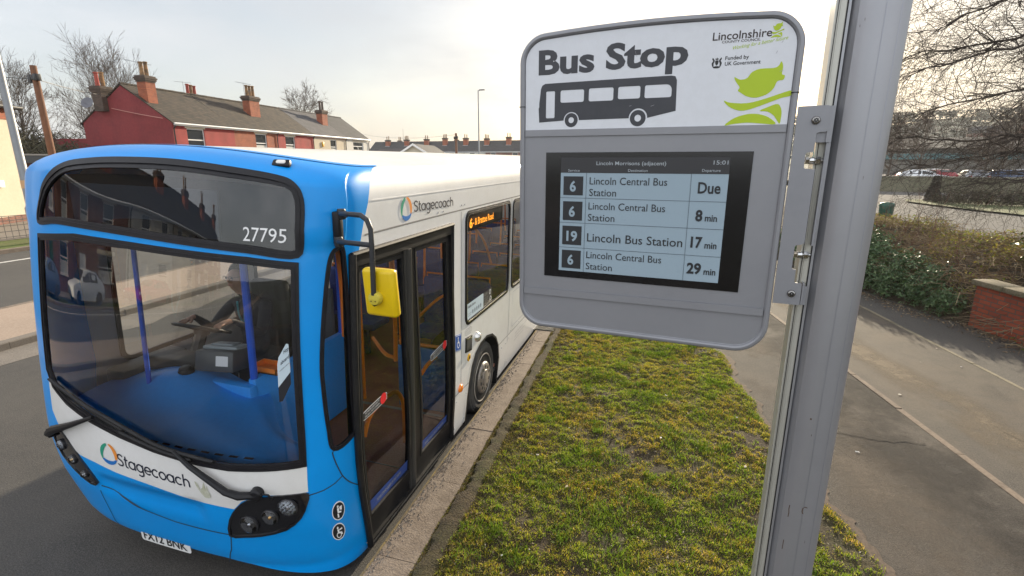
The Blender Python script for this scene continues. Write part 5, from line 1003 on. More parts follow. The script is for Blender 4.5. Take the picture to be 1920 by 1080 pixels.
# ------------------------------------------------------------------ houses
RED = BRICK('red painted brick', (.33, .032, .030), (.29, .027, .026), (.40, .07, .06), bump=.5, dirt=(.55, .52, .52))
REDG = P('red painted render', (.20, .026, .030), .85, var=[(.7, .6, (.14, .018, .022)), (6, .3, (.26, .045, .042))], bump=(14, .3, .01))
BRK = BRICK('orange red brick', (.40, .095, .032), (.30, .065, .026), (.22, .12, .08))
BRKD = BRICK('dark red brick', (.24, .085, .055), (.17, .06, .045), (.22, .18, .15))
CREAM = P('cream render', (.56, .48, .36), .9, var=[(.6, .5, (.47, .40, .30)), (8, .25, (.62, .55, .44))], bump=(40, .25, .006))
WHITER = P('white render', (.62, .60, .55), .9, var=[(.7, .4, (.52, .50, .46))])
TILE = BRICK('brown roof tiles', (.082, .057, .036), (.034, .026, .018), (.010, .008, .006), w=.30, h=.22, ms=.025, slope=1.6, bump=.9, dirt=(.7, .66, .55))
SLATE = BRICK('grey slates', (.085, .08, .085), (.07, .067, .072), (.04, .038, .04), w=.5, h=.26, ms=.012, slope=1.6, bump=.5)
DTILE = BRICK('dark roof tiles', (.055, .052, .055), (.042, .042, .046), (.022, .022, .024), w=.4, h=.3, ms=.03, slope=1.6, bump=.6)
POT = P('clay chimney pot', (.30, .17, .075), .9, var=(4, .8, (.08, .06, .04))); POTR = P('red chimney pot', (.36, .07, .05), .9, var=(5, .4, (.2, .05, .03)))
SOOT = BRICK('sooty brick', (.12, .075, .055), (.08, .055, .042), (.06, .05, .04)); LEAD = P('lead flashing', (.40, .42, .45), .55); GUT = P('black rainwater pipe', (.02, .02, .022), .5); LINTEL = P('pale lintel stone', (.62, .55, .42), .9)
CURT = P('net curtain', (.55, .54, .50), .9); AER = P('aerial metal', (.16, .16, .16), .6, .5)
def wall_grid(Lw, z0, z1, ops, y0, thick, gable=None):
    """front wall in the xz plane at y0 with real openings and reveals"""
    xs_ = sorted({0., Lw}|{v for o in ops for v in o[:2]}); zs_ = sorted({z0, z1}|{v for o in ops for v in o[2:4]}); b = MB()
    for i in range(len(xs_)-1):
        for j in range(len(zs_)-1):
            cx, cz = (xs_[i]+xs_[i+1])/2, (zs_[j]+zs_[j+1])/2
            if any(o[0] < cx < o[1] and o[2] < cz < o[3] for o in ops): continue
            b.add([(xs_[i], y0, zs_[j]), (xs_[i+1], y0, zs_[j]), (xs_[i+1], y0, zs_[j+1]), (xs_[i], y0, zs_[j+1])], [(0, 1, 2, 3)])
    for x0, x1, a, c in [o[:4] for o in ops]:
        b.add([(x0, y0, a), (x1, y0, a), (x1, y0, c), (x0, y0, c), (x0, y0+thick, a), (x1, y0+thick, a), (x1, y0+thick, c), (x0, y0+thick, c)], [(0, 4, 5, 1), (1, 5, 6, 2), (2, 6, 7, 3), (3, 7, 4, 0)])
    return b
def window(parent, x0, x1, z0, z1, y, style='sash', lintel=LINTEL, curtain=True, frame=UPVC):
    w = .07; b = MB(); yf = y+.06
    for q in ((x0, x1, z0, z0+w), (x0, x1, z1-w, z1), (x0, x0+w, z0+w, z1-w), (x1-w, x1, z0+w, z1-w)): b.box((q[0], yf, q[2]), (q[1], yf+.06, q[3]))
    zm = z0+(z1-z0)*(.52 if style == 'sash' else .68)
    b.box((x0+w, yf+.004, zm-.035), (x1-w, yf+.055, zm+.035))
    if style == 'double': b.box(((x0+x1)/2-.03, yf+.006, z0+w), ((x0+x1)/2+.03, yf+.05, zm-.035))
    wn = b.link('window', frame, parent, smooth=False)
    b = MB(); b.add([(x0+w, yf+.03, z0+w), (x1-w, yf+.03, z0+w), (x1-w, yf+.03, z1-w), (x0+w, yf+.03, z1-w)], [(0, 1, 2, 3)]); b.link('pane', HOUSEG, wn, smooth=False)
    if curtain:
        b = MB(); b.add([(x0+w, yf+.025, z0+w), (x1-w, yf+.025, z0+w), (x1-w, yf+.025, z0+(z1-z0)*.42), (x0+w, yf+.025, z0+(z1-z0)*.42)], [(0, 1, 2, 3)]); b.link('blind', CURT, wn, smooth=False)
    b = MB(); b.box((x0-.08, y-.05, z0-.07), (x1+.08, y+.06, z0)); b.link('sill', UPVC, wn, smooth=False)
    if lintel: b = MB(); b.box((x0-.14, y-.012, z1), (x1+.14, y+.06, z1+.22)); b.link('lintel', lintel, wn, smooth=False)
def chimney(parent, x, y, zb, zt, wx, wy, pots, brick=BRK, flash=True, potm=(POT,)):
    b = MB(); b.box((x-wx/2, y-wy/2, zb), (x+wx/2, y+wy/2, zt-.42)); ch = b.link('chimney', brick, parent, smooth=False)
    b = MB(); z = zt-.42
    for e, h in ((.04, .10), (.09, .12), (.13, .10), (.06, .10)): b.box((x-wx/2-e, y-wy/2-e, z), (x+wx/2+e, y+wy/2+e, z+h)); z += h
    b.link('corbel', SOOT, ch, smooth=False)
    for k in range(pots):
        px_ = x+(k-(pots-1)/2)*wx/(pots)*.95; hh = random.uniform(.90, 1.05); b = MB(); b.lathe([(.15, 0), (.135, .08), (.115, hh-.12), (.15, hh-.08), (.15, hh-.02), (.12, hh), (.09, hh-.02), (.08, hh-.2)], (px_, y, zt-.02), (0, 0, 1), 12); b.link('chimney_pot', potm[k % len(potm)], ch)
    if flash: b = MB(); b.box((x-wx/2-.10, y-wy/2-.14, zb+.72*0+ .0), (x+wx/2+.10, y-wy/2-.02, zb+.10)); b.link('flashing', LEAD, ch, smooth=False)
    return ch
def aerial(parent, x, y, z, l=1.2, a=0.):
    b = MB(); b.tube([(x, y, z), (x, y, z+1.3)], .015, 5); d = Vector((cos(a), sin(a), .05)); c = Vector((x, y, z+1.25)); b.tube([c-d*l*.5, c+d*l*.5], .012, 5); e = Vector((-d.y, d.x, 0))
    for k in range(8): q = c+d*l*(k/8-.45); b.tube([q-e*.14, q+e*.14], .007, 4)
    b.link('aerial', AER, parent)
def house(label, loc, rz, Lw, eave, ridge, depth, wall, roof, ops, cat='house', group=None, gable=(None, None), chims=(), pipe=True, verge=.06, fascia=UPVC, soffit=True, name='terraced_house', lint=LINTEL, extra_ops=()):
    """row house: front on the local x axis, rear towards +y"""
    h = thing(name, label, cat, loc, (0, 0, rz), group)
    b = wall_grid(Lw, 0, eave, [o[:4] for o in ops], 0, .12); ry = depth/2
    b.link('front_wall', wall, h, smooth=False)
    b = MB(); b.add([(0, depth, 0), (Lw, depth, 0), (Lw, depth, eave), (0, depth, eave)], [(0, 3, 2, 1)])
    b.link('rear_wall', wall, h, smooth=False)
    for x, gm in ((0, gable[0] or wall), (Lw, gable[1] or wall)):
        b = MB(); b.add([(x, 0, 0), (x, depth, 0), (x, depth, eave), (x, ry, ridge-.05), (x, 0, eave)], [(0, 1, 2, 3, 4)]); b.link('gable_wall', gm, h, smooth=False)
    b = MB(); ov = .18; t = .09; sl = (ridge-eave)/ry
    for sg in (1, -1):
        ya, za = (-ov if sg > 0 else depth+ov), eave-ov*sl
        xa, xb = (-verge if gable[0] else 0), Lw+(verge if gable[1] else 0)
        V = [(xa, ya, za+.08), (xb, ya, za+.08), (xb, ry, ridge+.08), (xa, ry, ridge+.08), (xa, ya, za), (xb, ya, za), (xb, ry, ridge), (xa, ry, ridge)]
        b.add(V, [(0, 1, 2, 3), (7, 6, 5, 4), (0, 4, 5, 1), (1, 5, 6, 2), (3, 7, 4, 0)])
    rf = b.link('roof', roof, h, smooth=False)
    b = MB(); n = int(Lw/.45)
    for k in range(n): b.tube([(k*Lw/n, ry, ridge+.08), ((k+.96)*Lw/n, ry, ridge+.085)], .09+.008*(k % 2), 8)
    b.link('ridge_tile', roof, h)
    if fascia:
        b = MB(); b.tube([(0, -ov-.05, eave-ov*sl+.03), (Lw, -ov-.05, eave-ov*sl+.03)], .06, 8); b.box((0, -ov+.012, eave-ov*sl-.10), (Lw, -ov+.03, eave-ov*sl+.06)); b.link('gutter', fascia, h, smooth=False)
    if pipe: b = MB(); b.tube([(Lw-.12, -ov-.02, eave-.18), (Lw-.12, -.06, eave-.45), (Lw-.12, -.06, 0.1)], .04, 6); b.link('downpipe', GUT, h)
    for o in ops:
        kind = o[4] if len(o) > 4 else 'sash'
        if kind == 'door':
            b = MB(); b.box((o[0], .06, o[2]), (o[1], .11, o[3])); d = b.link('door', P('green door', (.02, .10, .05), .4) if random.random() < .5 else UPVC, h, smooth=False)
            b = MB(); b.box((o[1]-.14, .03, 1.0), (o[1]-.10, .06, 1.14)); b.link('handle', CHROME, d, smooth=False)
        else: window(h, o[0], o[1], o[2], o[3], 0, kind, lint, curtain=(o[5] if len(o) > 5 else True))
    for c in chims: chimney(h, *c[:7], **(c[7] if len(c) > 7 else {}))
    return h
HO = Vector((-33.10, 28.45)); HD = Vector((-.1225, .9925)).normalized(); HRZ = atan2(HD.y, HD.x)
def hp_(t): return (HO.x+HD.x*t, HO.y+HD.y*t, 0)
GRP = 'terraced houses across the road'
hA = house('red painted end terrace house with blank red gable and tall chimney', hp_(0), HRZ, 6.2, 5.45, 7.95, 7.2, RED, TILE, [(1.25, 2.92, 3.45, 5.10, 'sash', False), (1.2, 3.4, .9, 2.5, 'double'), (4.4, 5.3, .1, 2.2, 'door')], group=GRP, gable=(REDG, None), chims=[(.62, 2.1, 6.35, 8.55, .80, .70, 2), (9.0-.2, 5.6, 6.7, 8.15, 1.2, .6, 3, dict(flash=False, potm=(POTR, POT)))], pipe=False)
b = MB(); b.tube([(.05, -.24, 5.2), (.05, -.07, 5.0), (.05, -.07, .1)], .05, 6); b.link('downpipe', GUT, hA); aerial(hA, 8.0, 5.6, 8.0, 1.2, 2.2); aerial(hA, .62, 2.5, 8.2, 1.8, 2.9)
# rear wing with its own chimney and a satellite dish
b = MB(); b.box((.4, 7.2, 0), (4.2, 10.8, 4.4)); b.link('rear_wing', REDG, hA, smooth=False); chimney(hA, .02, 5.2, 6.2, 7.85, .85, .75, 2, brick=SOOT, flash=False, potm=(POTR, POT))
b = MB(); b.lathe([(0, 0), (.2, .02), (.36, .075), (.40, .11), (.38, .11), (.19, .04), (0, .02)], (-.42, 6.0, 6.72), (-.75, -.2, .35), 20); b.tube([(-.42, 6.0, 6.72), (-.10, 6.0, 6.5), (0, 6.05, 6.45)], .03, 6); b.tube([(-.42, 6.0, 6.6), (-.85, 5.9, 6.75)], .014, 5); b.link('satellite_dish', P('dish grey', (.12, .12, .14), .5), hA)
house('bare orange brick terraced house with a wide chimney', hp_(6.2), HRZ, 5.75, 5.45, 7.97, 7.2, BRK, TILE, [(2.62, 4.15, 3.45, 5.10), (2.4, 4.4, .9, 2.4, 'double'), (.5, 1.4, .1, 2.2, 'door')], group=GRP, chims=[(5.35, 2.0, 6.4, 8.45, 1.35, .70, 3)])
hC = house('red painted mid terrace house beneath brown tiles', hp_(11.95), HRZ, 6.15, 5.45, 7.99, 7.2, RED, TILE, [(1.2, 2.75, 3.45, 5.08), (1.0, 3.0, .9, 2.4, 'double'), (4.4, 5.3, .1, 2.2, 'door')], group=GRP); aerial(hC, -.6, 2.4, 8.3, 1.5, 2.8); aerial(hC, -.9, 1.7, 7.6, .8, .6)
hDd = house('cream rendered terraced house under smooth grey slates', hp_(18.1), HRZ, 7.0, 5.45, 8.01, 7.2, CREAM, SLATE, [(3.4, 4.75, 3.45, 5.05), (3.2, 5.0, .9, 2.4, 'double'), (1.0, 1.9, .1, 2.2, 'door')], group=GRP, chims=[(5.65, 2.0, 6.3, 8.35, 1.15, .70, 2, dict(potm=(SOOT,)))])
b = MB(); b.bbox((1.55, -.12, 4.25), (1.85, 0, 4.75), .02); b.link('alarm_box', P('yellow alarm box', (.70, .38, .02), .5), hDd); b = MB(); b.box((.0, -.1, 5.18), (7.0, -.006, 5.40)); b.link('eaves_band', RED, hDd, smooth=False)
hE = house('white rendered far end terrace house with a wide window', hp_(25.1), HRZ, 6.1, 5.45, 8.03, 7.2, WHITER, DTILE, [(1.8, 4.5, 3.45, 5.0, 'double'), (1.8, 4.5, .9, 2.4, 'double'), (.4, 1.3, .1, 2.2, 'door')], group=GRP, gable=(None, WHITER))
# the terrace behind the viewpoint on the same side of the road (seen in the bus glass)
G2 = 'terraced houses reflected in the bus windows'
lab2 = ['brown brick terraced house with sash windows behind the white car', 'brown brick terraced house with two front skylights above it', 'pale rendered terraced house behind the red car', 'cream rendered terraced house with white upper windows', 'dark brick terraced house near the far end of its row', 'dark brick end house at the far end of its row']
for k in range(6):
    wl = [BRKD, BRKD, WHITER, CREAM, BRKD, BRKD][k]
    h = house(lab2[k], (-25.2, -8.-6.4*k, .1), pi/2, 6.4, 5.3, 7.7, 7.0, wl, TILE, [(1.0, 2.1, 3.4, 5.0), (4.0, 5.1, 3.4, 5.0), (1.0, 2.6, .9, 2.5), (4.3, 5.3, .1, 2.3, 'door')], group=G2, gable=(wl if k == 5 else None, wl if k == 0 else None), chims=[(.5, 2.4, 6.3, 8.1, 1.2, .7, 2)])
# cream house at the left edge
CO = Vector((-28.8, 16.54)); CD = Vector((28.04-28.8, 16.54-14.94)).normalized()
hL = thing('house', 'cream rendered house with a red brick band under its roof', 'house', (CO.x, CO.y, .1), (0, 0, atan2(CD.y, CD.x)))
b = MB(); b.box((-9, 0, .3), (0, 8, 4.55)); b.link('wall', CREAM, hL, smooth=False)
b = MB(); b.box((-9, -.01, 0), (.01, 8, .3)); b.link('plinth', BRKD, hL, smooth=False)
b = MB(); b.box((-9, -.03, 4.55), (.03, 8, 5.05)); b.link('brick_band', BRK, hL, smooth=False)
b = MB(); V = [(.35, -.35, 5.05), (-9.3, -.35, 5.05), (-9.3, 8.3, 5.05), (.35, 8.3, 5.05), (-3.6, 4, 8.1), (-9.3, 4, 8.1)]; b.add(V, [(0, 1, 5, 4), (2, 3, 4, 5), (3, 0, 4), (0, 3, 2, 1), (1, 2, 5)]); b.link('roof', TILE, hL, smooth=False)
b = MB(); b.tube([(.38, -.40, 5.08), (-9.3, -.40, 5.08)], .07, 8); b.tube([(.40, -.4, 5.08), (.40, 8.3, 5.08)], .07, 8); b.link('gutter', GUT, hL)
window(hL, -3.4, -2.3, 1.2, 2.5, -.09, 'sash', None); b = MB(); b.bbox((-1.5, -.12, 1.6), (-1.2, 0, 1.9), .01); b.link('vent', UPVC, hL)
# low building between the cream house and the terrace
lb = thing('outbuilding', 'low brick building with a flat grey roof beyond the telegraph pole', 'outbuilding', (-37.5, 24.5, 0), (0, 0, radians(100)))
b = MB(); b.box((-5, 0, 0), (7, 5, 2.7)); b.link('wall', BRKD, lb, smooth=False); b = MB(); b.box((-5.2, -.25, 2.7), (7.2, 5.2, 3.15)); b.link('roof', P('grey felt roof', (.11, .12, .125), .8), lb, smooth=False); b = MB(); b.box((-5.2, -.3, 3.15), (7.2, 5.2, 3.24)); b.link('roof_edge', P('pale roof trim', (.42, .40, .36), .8), lb, smooth=False); window(lb, -1, 2.5, 1.1, 2.2, -.13, 'double', None)
# far terrace across the end of the view, one house at a time
GF = 'far terrace along the skyline'; FA, FB = Vector((-81.2, 130)), Vector((-33.5, 128)); FD = (FB-FA).normalized(); Lf = (FB-FA).length/8
labF = ['far brick house at the left end of the skyline terrace', 'far brick house with a tall aerial above the bungalow roof', 'far brick house directly behind the bungalow gable', 'far brick house left of the wooden telegraph pole', 'far white painted house just right of the wooden telegraph pole', 'far white painted house behind the tall street lamp', 'far brick house between the tall street lamp and the bus stop display', 'far brick house at the right end beside the bus stop display']
for k in range(8):
    q = FA+FD*Lf*k; wl = WHITER if k in (4, 5) else BRKD
    h = house(labF[k], (q.x, q.y, .0), atan2(FD.y, FD.x), Lf, 5.0, 7.75, 8, wl, DTILE, [(1.4, 2.9, 3.2, 4.75), (3.8, 5.0, .2, 2.3, 'door')], group=GF, gable=(wl if k == 0 else None, wl if k == 7 else None), chims=[(Lf-.6+random.uniform(-.5, .3), 2.7, 6.6, 8.5+random.uniform(-.25, .3), 1.3, .8, 2+k % 2)]+([(1.2, 5.5, 6.6, 8.3, 1., .7, 2)] if k in (1, 4) else []), lint=None)
    if k == 1: aerial(h, Lf-1.8, 3, 7.7, 1.6, .3); b = MB(); b.tube([(3.4, 3.8, 7.6), (3.4, 3.8, 11.4)], .05, 5); b.link('mast', AER, h)
bg_ = thing('bungalow', 'bungalow with a white edged gable above the bus roof', 'bungalow', (-36.0, 70, 0), (0, 0, radians(8)))
b = MB(); b.add([(-3, 0, 0), (3, 0, 0), (3, 0, 3.2), (0, 0, 5.0), (-3, 0, 3.2), (-3, 10, 0), (3, 10, 0), (3, 10, 3.2), (0, 10, 5.0), (-3, 10, 3.2)], [(0, 1, 2, 3, 4), (5, 9, 8, 7, 6), (0, 4, 9, 5), (1, 6, 7, 2)]); b.link('wall', P('cream gable render', (.55, .50, .40), .9), bg_, smooth=False)
b = MB()
for sg in (1, -1): b.add([(sg*3.4, -.35, 3.0), (0, -.35, 5.06), (0, 10.3, 5.06), (sg*3.4, 10.3, 3.0), (sg*3.4, -.35, 3.12), (0, -.35, 5.2), (0, 10.3, 5.2), (sg*3.4, 10.3, 3.12)], [(0, 1, 2, 3), (7, 6, 5, 4), (0, 4, 5, 1), (0, 3, 7, 4)])
b.link('roof', DTILE, bg_, smooth=False); b = MB()
for sg in (1, -1): b.add([(sg*3.5, -.42, 2.82), (0, -.42, 4.94), (0, -.42, 5.26), (sg*3.5, -.42, 3.14), (sg*3.5, -.36, 2.82), (0, -.36, 4.94), (0, -.36, 5.26), (sg*3.5, -.36, 3.14)], [(0, 1, 2, 3), (7, 6, 5, 4), (0, 4, 5, 1), (3, 2, 6, 7)])
b.link('bargeboard', UPVC, bg_, smooth=False); b = MB(); b.add([(-3.2, 3.2, 3.05), (-3.2, 10, 3.05), (-9.5, 10, 3.0), (-9.5, 3.2, 3.0), (-.4, 6.6, 4.78), (-8.0, 6.6, 4.6)], [(0, 4, 5, 3), (1, 2, 5, 4), (3, 5, 2)]); b.box((-9.2, 3.5, 0), (-3, 9.7, 3.0)); b.link('side_roof', P('brown wing roof', (.085, .072, .066), .85, var=(3, .4, (.06, .052, .05))), bg_, smooth=False)

# ------------------------------------------------------------------ lamps, poles, fence, wires
def lamp(label, x, y, h, lean=0., r0=.085, head=True, hd=(1, 0), mat=None):
    t = thing('street_lamp', label, 'street lamp', (x, y, .0)); mat = mat or P('galvanised lamp column', (.24, .25, .26), .5, .3, var=(4, .3, (.30, .31, .32)))
    b = MB(); b.tube([(0, 0, 0), (0, 0, 1.3)], r0*1.35, 14); b.tube([(0, 0, 1.3), (0, 0, 1.4), (0, 0, h)], [r0*1.3, r0, r0*.62], 12); b.link('column', mat, t)
    d = Vector((hd[0], hd[1], .03)).normalized(); b = MB(); b.tube([(0, 0, h-.1), Vector((0, 0, h))+d*.25], .035, 8); b.link('bracket_arm', mat, t)
    b = MB(); R = Matrix.Rotation(atan2(d.y, d.x), 3, 'Z'); bm = MB(); bm.bbox((.15, -.14, -.05), (.85, .14, .06), .03, 2); b.add([R @ Vector(v)+Vector((0, 0, h+.02)) for v in bm.V], bm.F); b.link('lamp_head', P('lamp head dark', (.05, .05, .055), .5), t)
    return t
lamp('thick grey lamp column by the cream house at the left edge', -20.75, 12.0, 8.6, r0=.135)
b = MB(); b.lathe([(.138, 1.95), (.139, 1.95), (.139, 2.22), (.138, 2.22)], (-20.75, 12., 0), (0, 0, 1), 14); b.link('lamp_number_band', P('orange sticker', (.62, .38, .20), .6), [o for o in bpy.data.objects if o.name == 'street_lamp'][0], world=True)
lamp('tall slim street lamp rising above the far terrace', -22.04, 60, 10.9, r0=.11, hd=(1, -.1))
WOODP = P('creosoted pole wood', (.17, .075, .04), .85, var=[(3, .6, (.11, .05, .028)), (40, .4, (.23, .12, .07))], bump=(30, .5, .01))
def tpole(label, x, y, h, r0, r1, loc_box=True):
    t = thing('telegraph_pole', label, 'telegraph pole', (x, y, 0)); b = MB(); b.tube([(0, 0, 0), (0, 0, h*.5), (0, 0, h)], [r0, (r0+r1)/2, r1], 12); b.link('pole', WOODP, t)
    b = MB(); b.bbox((-.30, -.20, h-.85), (-.10, .10, h-.45), .02); b.bbox((.10, -.20, h-.75), (.32, .08, h-.42), .02); b.lathe([(r1+.02, h-.72), (r1+.05, h-.70), (r1+.05, h-.5), (r1+.02, h-.48)], (0, 0, 0), (0, 0, 1), 12); b.link('junction_box', GUT, t); return t
tpole('brown wooden telegraph pole left of the red gable', -31.98, 20.0, 7.65, .19, .15)
tpole('distant dark wooden telegraph pole beyond the bungalow', -29.2, 70, 6.6, .2, .16)
def wire(label, a, c, sag, r=.012, mat=None):
    a, c = Vector(a), Vector(c); b = MB(); b.tube([a+(c-a)*k/16-Vector((0, 0, sag*4*(k/16)*(1-k/16))) for k in range(17)], r, 5); o = b.link('overhead_wire', mat or GUT); o['label'] = label; o['category'] = 'wire'
wire('dark wire from the telegraph pole to the sooty rear chimney', (-31.98, 20, 7.0), (-38.2, 28.7, 7.3), .15, .020)
wire('dark wire leaving the telegraph pole to the left', (-31.98, 20, 7.0), (-48, 18.0, 8.9), .25, .018)
wire('pale wire slanting down across the red gable', (-38.4, 27.9, 6.55), (-33.2, 27.9, 5.65), .04, .025, P('pale cable', (.45, .22, .18), .6))
wire('thin wires strung over the far terrace to the distant pole', (-29.2, 70, 6.4), (-70, 110, 8.9), .7, .02)
fe = thing('fence', 'grey weldmesh fence in front of the cream house', 'fence', (-22.4, 12, .1))
FM = P('galvanised fence wire', (.14, .13, .12), .6, .3); b = MB()
for k in range(160): y = -14+.2*k; b.box((-.006, y-.006, .05), (.006, y+.006, .85))
for z in (.1, .3, .5, .68, .84): b.box((-.012, -14, z-.01), (.012, 18, z+.01))
b.link('mesh_panel', FM, fe, smooth=False)
for k in range(13): b = MB(); b.box((-.03, -14+2.65*k-.03, 0), (.03, -14+2.65*k+.03, .95)); b.link('fence_post', FM, fe, smooth=False)

# ------------------------------------------------------------------ trees
BARK = P('dark bark', (.075, .058, .045), .9, var=[(6, .6, (.13, .10, .075)), (30, .4, (.04, .032, .027))], bump=(25, .6, .01)); BIRCH = P('birch bark', (.30, .27, .22), .85, var=[(5, .8, (.12, .10, .08)), (20, .5, (.45, .42, .37))]); TWIG = P('bare twigs', (.105, .08, .062), .9, var=(8, .4, (.16, .115, .085)))
class Twigs:
    def __init__(s, seed): s.b = MB(); s.r = random.Random(seed); s.n = 0
    def grow(s, p, d, l, r, lev, up=.25, droop=0., spread=.75, kids=4, minr=.004, seg=5, sides=(6, 5, 4, 3, 3), wander=.16):
        R = s.r; pts = [Vector(p)]; d = Vector(d).normalized(); rs = [r]; k0 = max(0, len(sides)-1-lev)
        for i in range(seg):
            d = (d+Vector((R.gauss(0, wander), R.gauss(0, wander), R.gauss(0, wander)+up*.18-droop*.2*(i/seg)))).normalized(); pts.append(pts[-1]+d*l/seg); rs.append(max(minr*.6, r*(1-.72*(i+1)/seg)))
        s.b.tube(pts, rs, sides[min(k0, len(sides)-1)], False); s.n += 1
        if lev <= 0: return
        for k in range(kids):
            t = R.uniform(.22, 1.) if k else .97; i = min(int(t*seg), seg-1); q = pts[i].lerp(pts[i+1], t*seg-i); dd = (pts[i+1]-pts[i]).normalized()
            ax = Vector((R.gauss(0, 1), R.gauss(0, 1), R.gauss(0, .7))); ax = (ax-dd*ax.dot(dd)).normalized(); sp = spread*R.uniform(.6, 1.3)*(.4 if k == 0 else 1)
            s.grow(q, dd*cos(sp)+ax*sin(sp), l*R.uniform(.45, .72), max(minr, rs[i]*R.uniform(.45, .65)), lev-1, up, droop, spread, kids, minr, max(3, seg-1), sides, wander)
def tree(label, x, y, h, seed, bark=BARK, r=.18, lev=4, kids=5, up=.35, group=None, minr=.008, spread=.62, trunks=1, base=.0, name='bare_tree', droop=0.):
    t = thing(name, label, 'tree', (x, y, base), group=group); R = random.Random(seed)
    tb = MB(); T = Twigs(seed)
    for q in range(trunks):
        lean = Vector((R.uniform(-.16, .16), R.uniform(-.16, .16), 1)).normalized() if trunks > 1 else Vector((R.uniform(-.04, .04), R.uniform(-.04, .04), 1)); n = 8; pts = [Vector((R.uniform(-.2, .2)*(trunks > 1), R.uniform(-.2, .2)*(trunks > 1), 0))]; rs = [r]
        for i in range(n): pts.append(pts[-1]+(lean+Vector((R.gauss(0, .06), R.gauss(0, .06), 0))).normalized()*h*.8/n); rs.append(r*(1-.85*(i+1)/n))
        tb.tube(pts, rs, 8)
        for i in range(2, n+1):
            for k in range(3 if i < n else 4):
                a = R.uniform(0, 2*pi); el = R.uniform(.35, .9)+.05*i; d = Vector((cos(a)*cos(el), sin(a)*cos(el), sin(el))); T.grow(pts[i], d, h*R.uniform(.22, .36)*(1.15-.055*i), max(minr*1.5, rs[i]*.55), lev-1, up, droop, spread, kids, minr)
    tb.link('trunk', bark, t, angle=60); T.b.link('crown', TWIG, t, smooth=False); return t
GT = 'bare trees behind the telegraph pole'
tree('tall bare birch between the telegraph pole and the red gable', -44.5, 31.5, 10.6, 11, BIRCH, .20, 4, 4, .55, GT, .010, trunks=2)
tree('leaning bare tree behind the telegraph pole', -47, 27.5, 8.6, 13, BARK, .17, 4, 4, .4, GT, .010, trunks=2)
tree('bushy bare tree low behind the lamp column', -43, 22.5, 6.0, 15, BARK, .15, 4, 4, .3, GT, .010, trunks=2)
tree('bare tree whose crown spreads behind the rear chimney', -51, 38, 10.6, 17, BARK, .2, 4, 4, .4, GT, .011)
tree('small bare tree peeping over the slate roof', -59, 75, 13.5, 19, BARK, .25, 4, 5, .2, None, .02)
# dark thicket under them
def bramble(name, label, n, area, zf, mat, r=.006, l=.5, seed=2, rise=.35, cat='thicket'):
    R = random.Random(seed); b = MB()
    for i in range(n):
        x, y = area(R); z = zf(x, y); a = R.uniform(0, 2*pi); ll = l*R.uniform(.5, 1.4); k = R.uniform(.3, 1.)*rise; d = Vector((cos(a), sin(a), 0)); p = Vector((x, y, z-.05))
        b.tube([p, p+d*ll*.3+Vector((0, 0, k*ll*1.0)), p+d*ll*.65+Vector((R.gauss(0, .05), R.gauss(0, .05), k*ll*1.15)), p+d*ll+Vector((R.gauss(0, .1), R.gauss(0, .1), k*ll*.5))], [r, r, r*.8, r*.5], 3, False)
    o = b.link(name, mat, smooth=False); o['kind'] = 'stuff'; return o
bramble('undergrowth', '', 5200, lambda R: (R.uniform(-52, -39.5), R.uniform(19, 30)), lambda x, y: 0.2+1.9*vnoise(x, y, 2.), P('dull winter undergrowth', (.07, .06, .035), .95, island=[(.05, .05, .022), (.09, .075, .04), (.045, .04, .03), (.11, .10, .05)]), .035, 2.4, 4, 1.0)
# ------------------------------------------------------------------ right hand side: bank, wall, shrub, overhanging tree
BXL = lambda y: 4.33-.31*(y-12.12)
WA, WB = Vector((5.17, 10.15)), Vector((5.62, 8.45)); WDv = (WB-WA).normalized(); WNv = Vector((-WDv.y, WDv.x))   # wall runs towards the viewer
def bank_z(x, y):
    c = x-(BXL(y) if y > 10.3 else 5.45-.26*(y-9.2)); q = sm(c/.9)*.62+sm((c-.5)/1.6)*.55; return .12+q*(.66+.30*float(vnoise(x, y, 1.1)))*(1-sm((c-4.)/3.5))-.14*sm((c-5)/3)
V = []; F = []; nyb, nxb = 70, 34
for j in range(nyb):
    y = 2+20*j/(nyb-1); x0 = BXL(y) if y > 10.3 else 5.55-.26*(y-9.2)
    for i in range(nxb): x = x0+8.5*(i/(nxb-1))**1.5; V.append((x, y, bank_z(x, y)))
for j in range(nyb-1):
    for i in range(nxb-1): F.append((j*nxb+i, j*nxb+i+1, (j+1)*nxb+i+1, (j+1)*nxb+i))
o = link('bank', V, F, P('leaf littered bank soil', (.060, .042, .026), .95, var=[(2, .6, (.09, .065, .035)), (9, .6, (.03, .024, .016)), (40, .5, (.13, .10, .06))], bump=(30, 1., .04))); o['kind'] = 'structure'
wl = thing('brick_wall', 'low red brick garden wall with a mossy stone coping at the right edge', 'wall', (WA.x, WA.y, .12), (0, 0, atan2(WDv.y, WDv.x)))
WB2 = BRICK('garden wall brick', (.36, .085, .038), (.25, .055, .03), (.12, .09, .07), w=.215, h=.072, ms=.008, bump=.8, dirt=(.42, .38, .33))
b = MB(); b.box((0, 0, 0), (7.5, .23, .72)); b.link('brickwork', WB2, wl, smooth=False)
b = MB(); x = -.06
while x < 7.4: l = random.uniform(.55, .75); bb = MB(); bb.bbox((x, -.06, .72), (x+l-.012, .30, .81), .018, 2); b.add(bb.V, bb.F); x += l
b.link('coping', P('mossy coping stone', (.17, .14, .09), .95, var=[(5, .7, (.09, .085, .035)), (30, .5, (.24, .20, .15))], bump=(40, .7, .01)), wl)
leafmesh_later = True
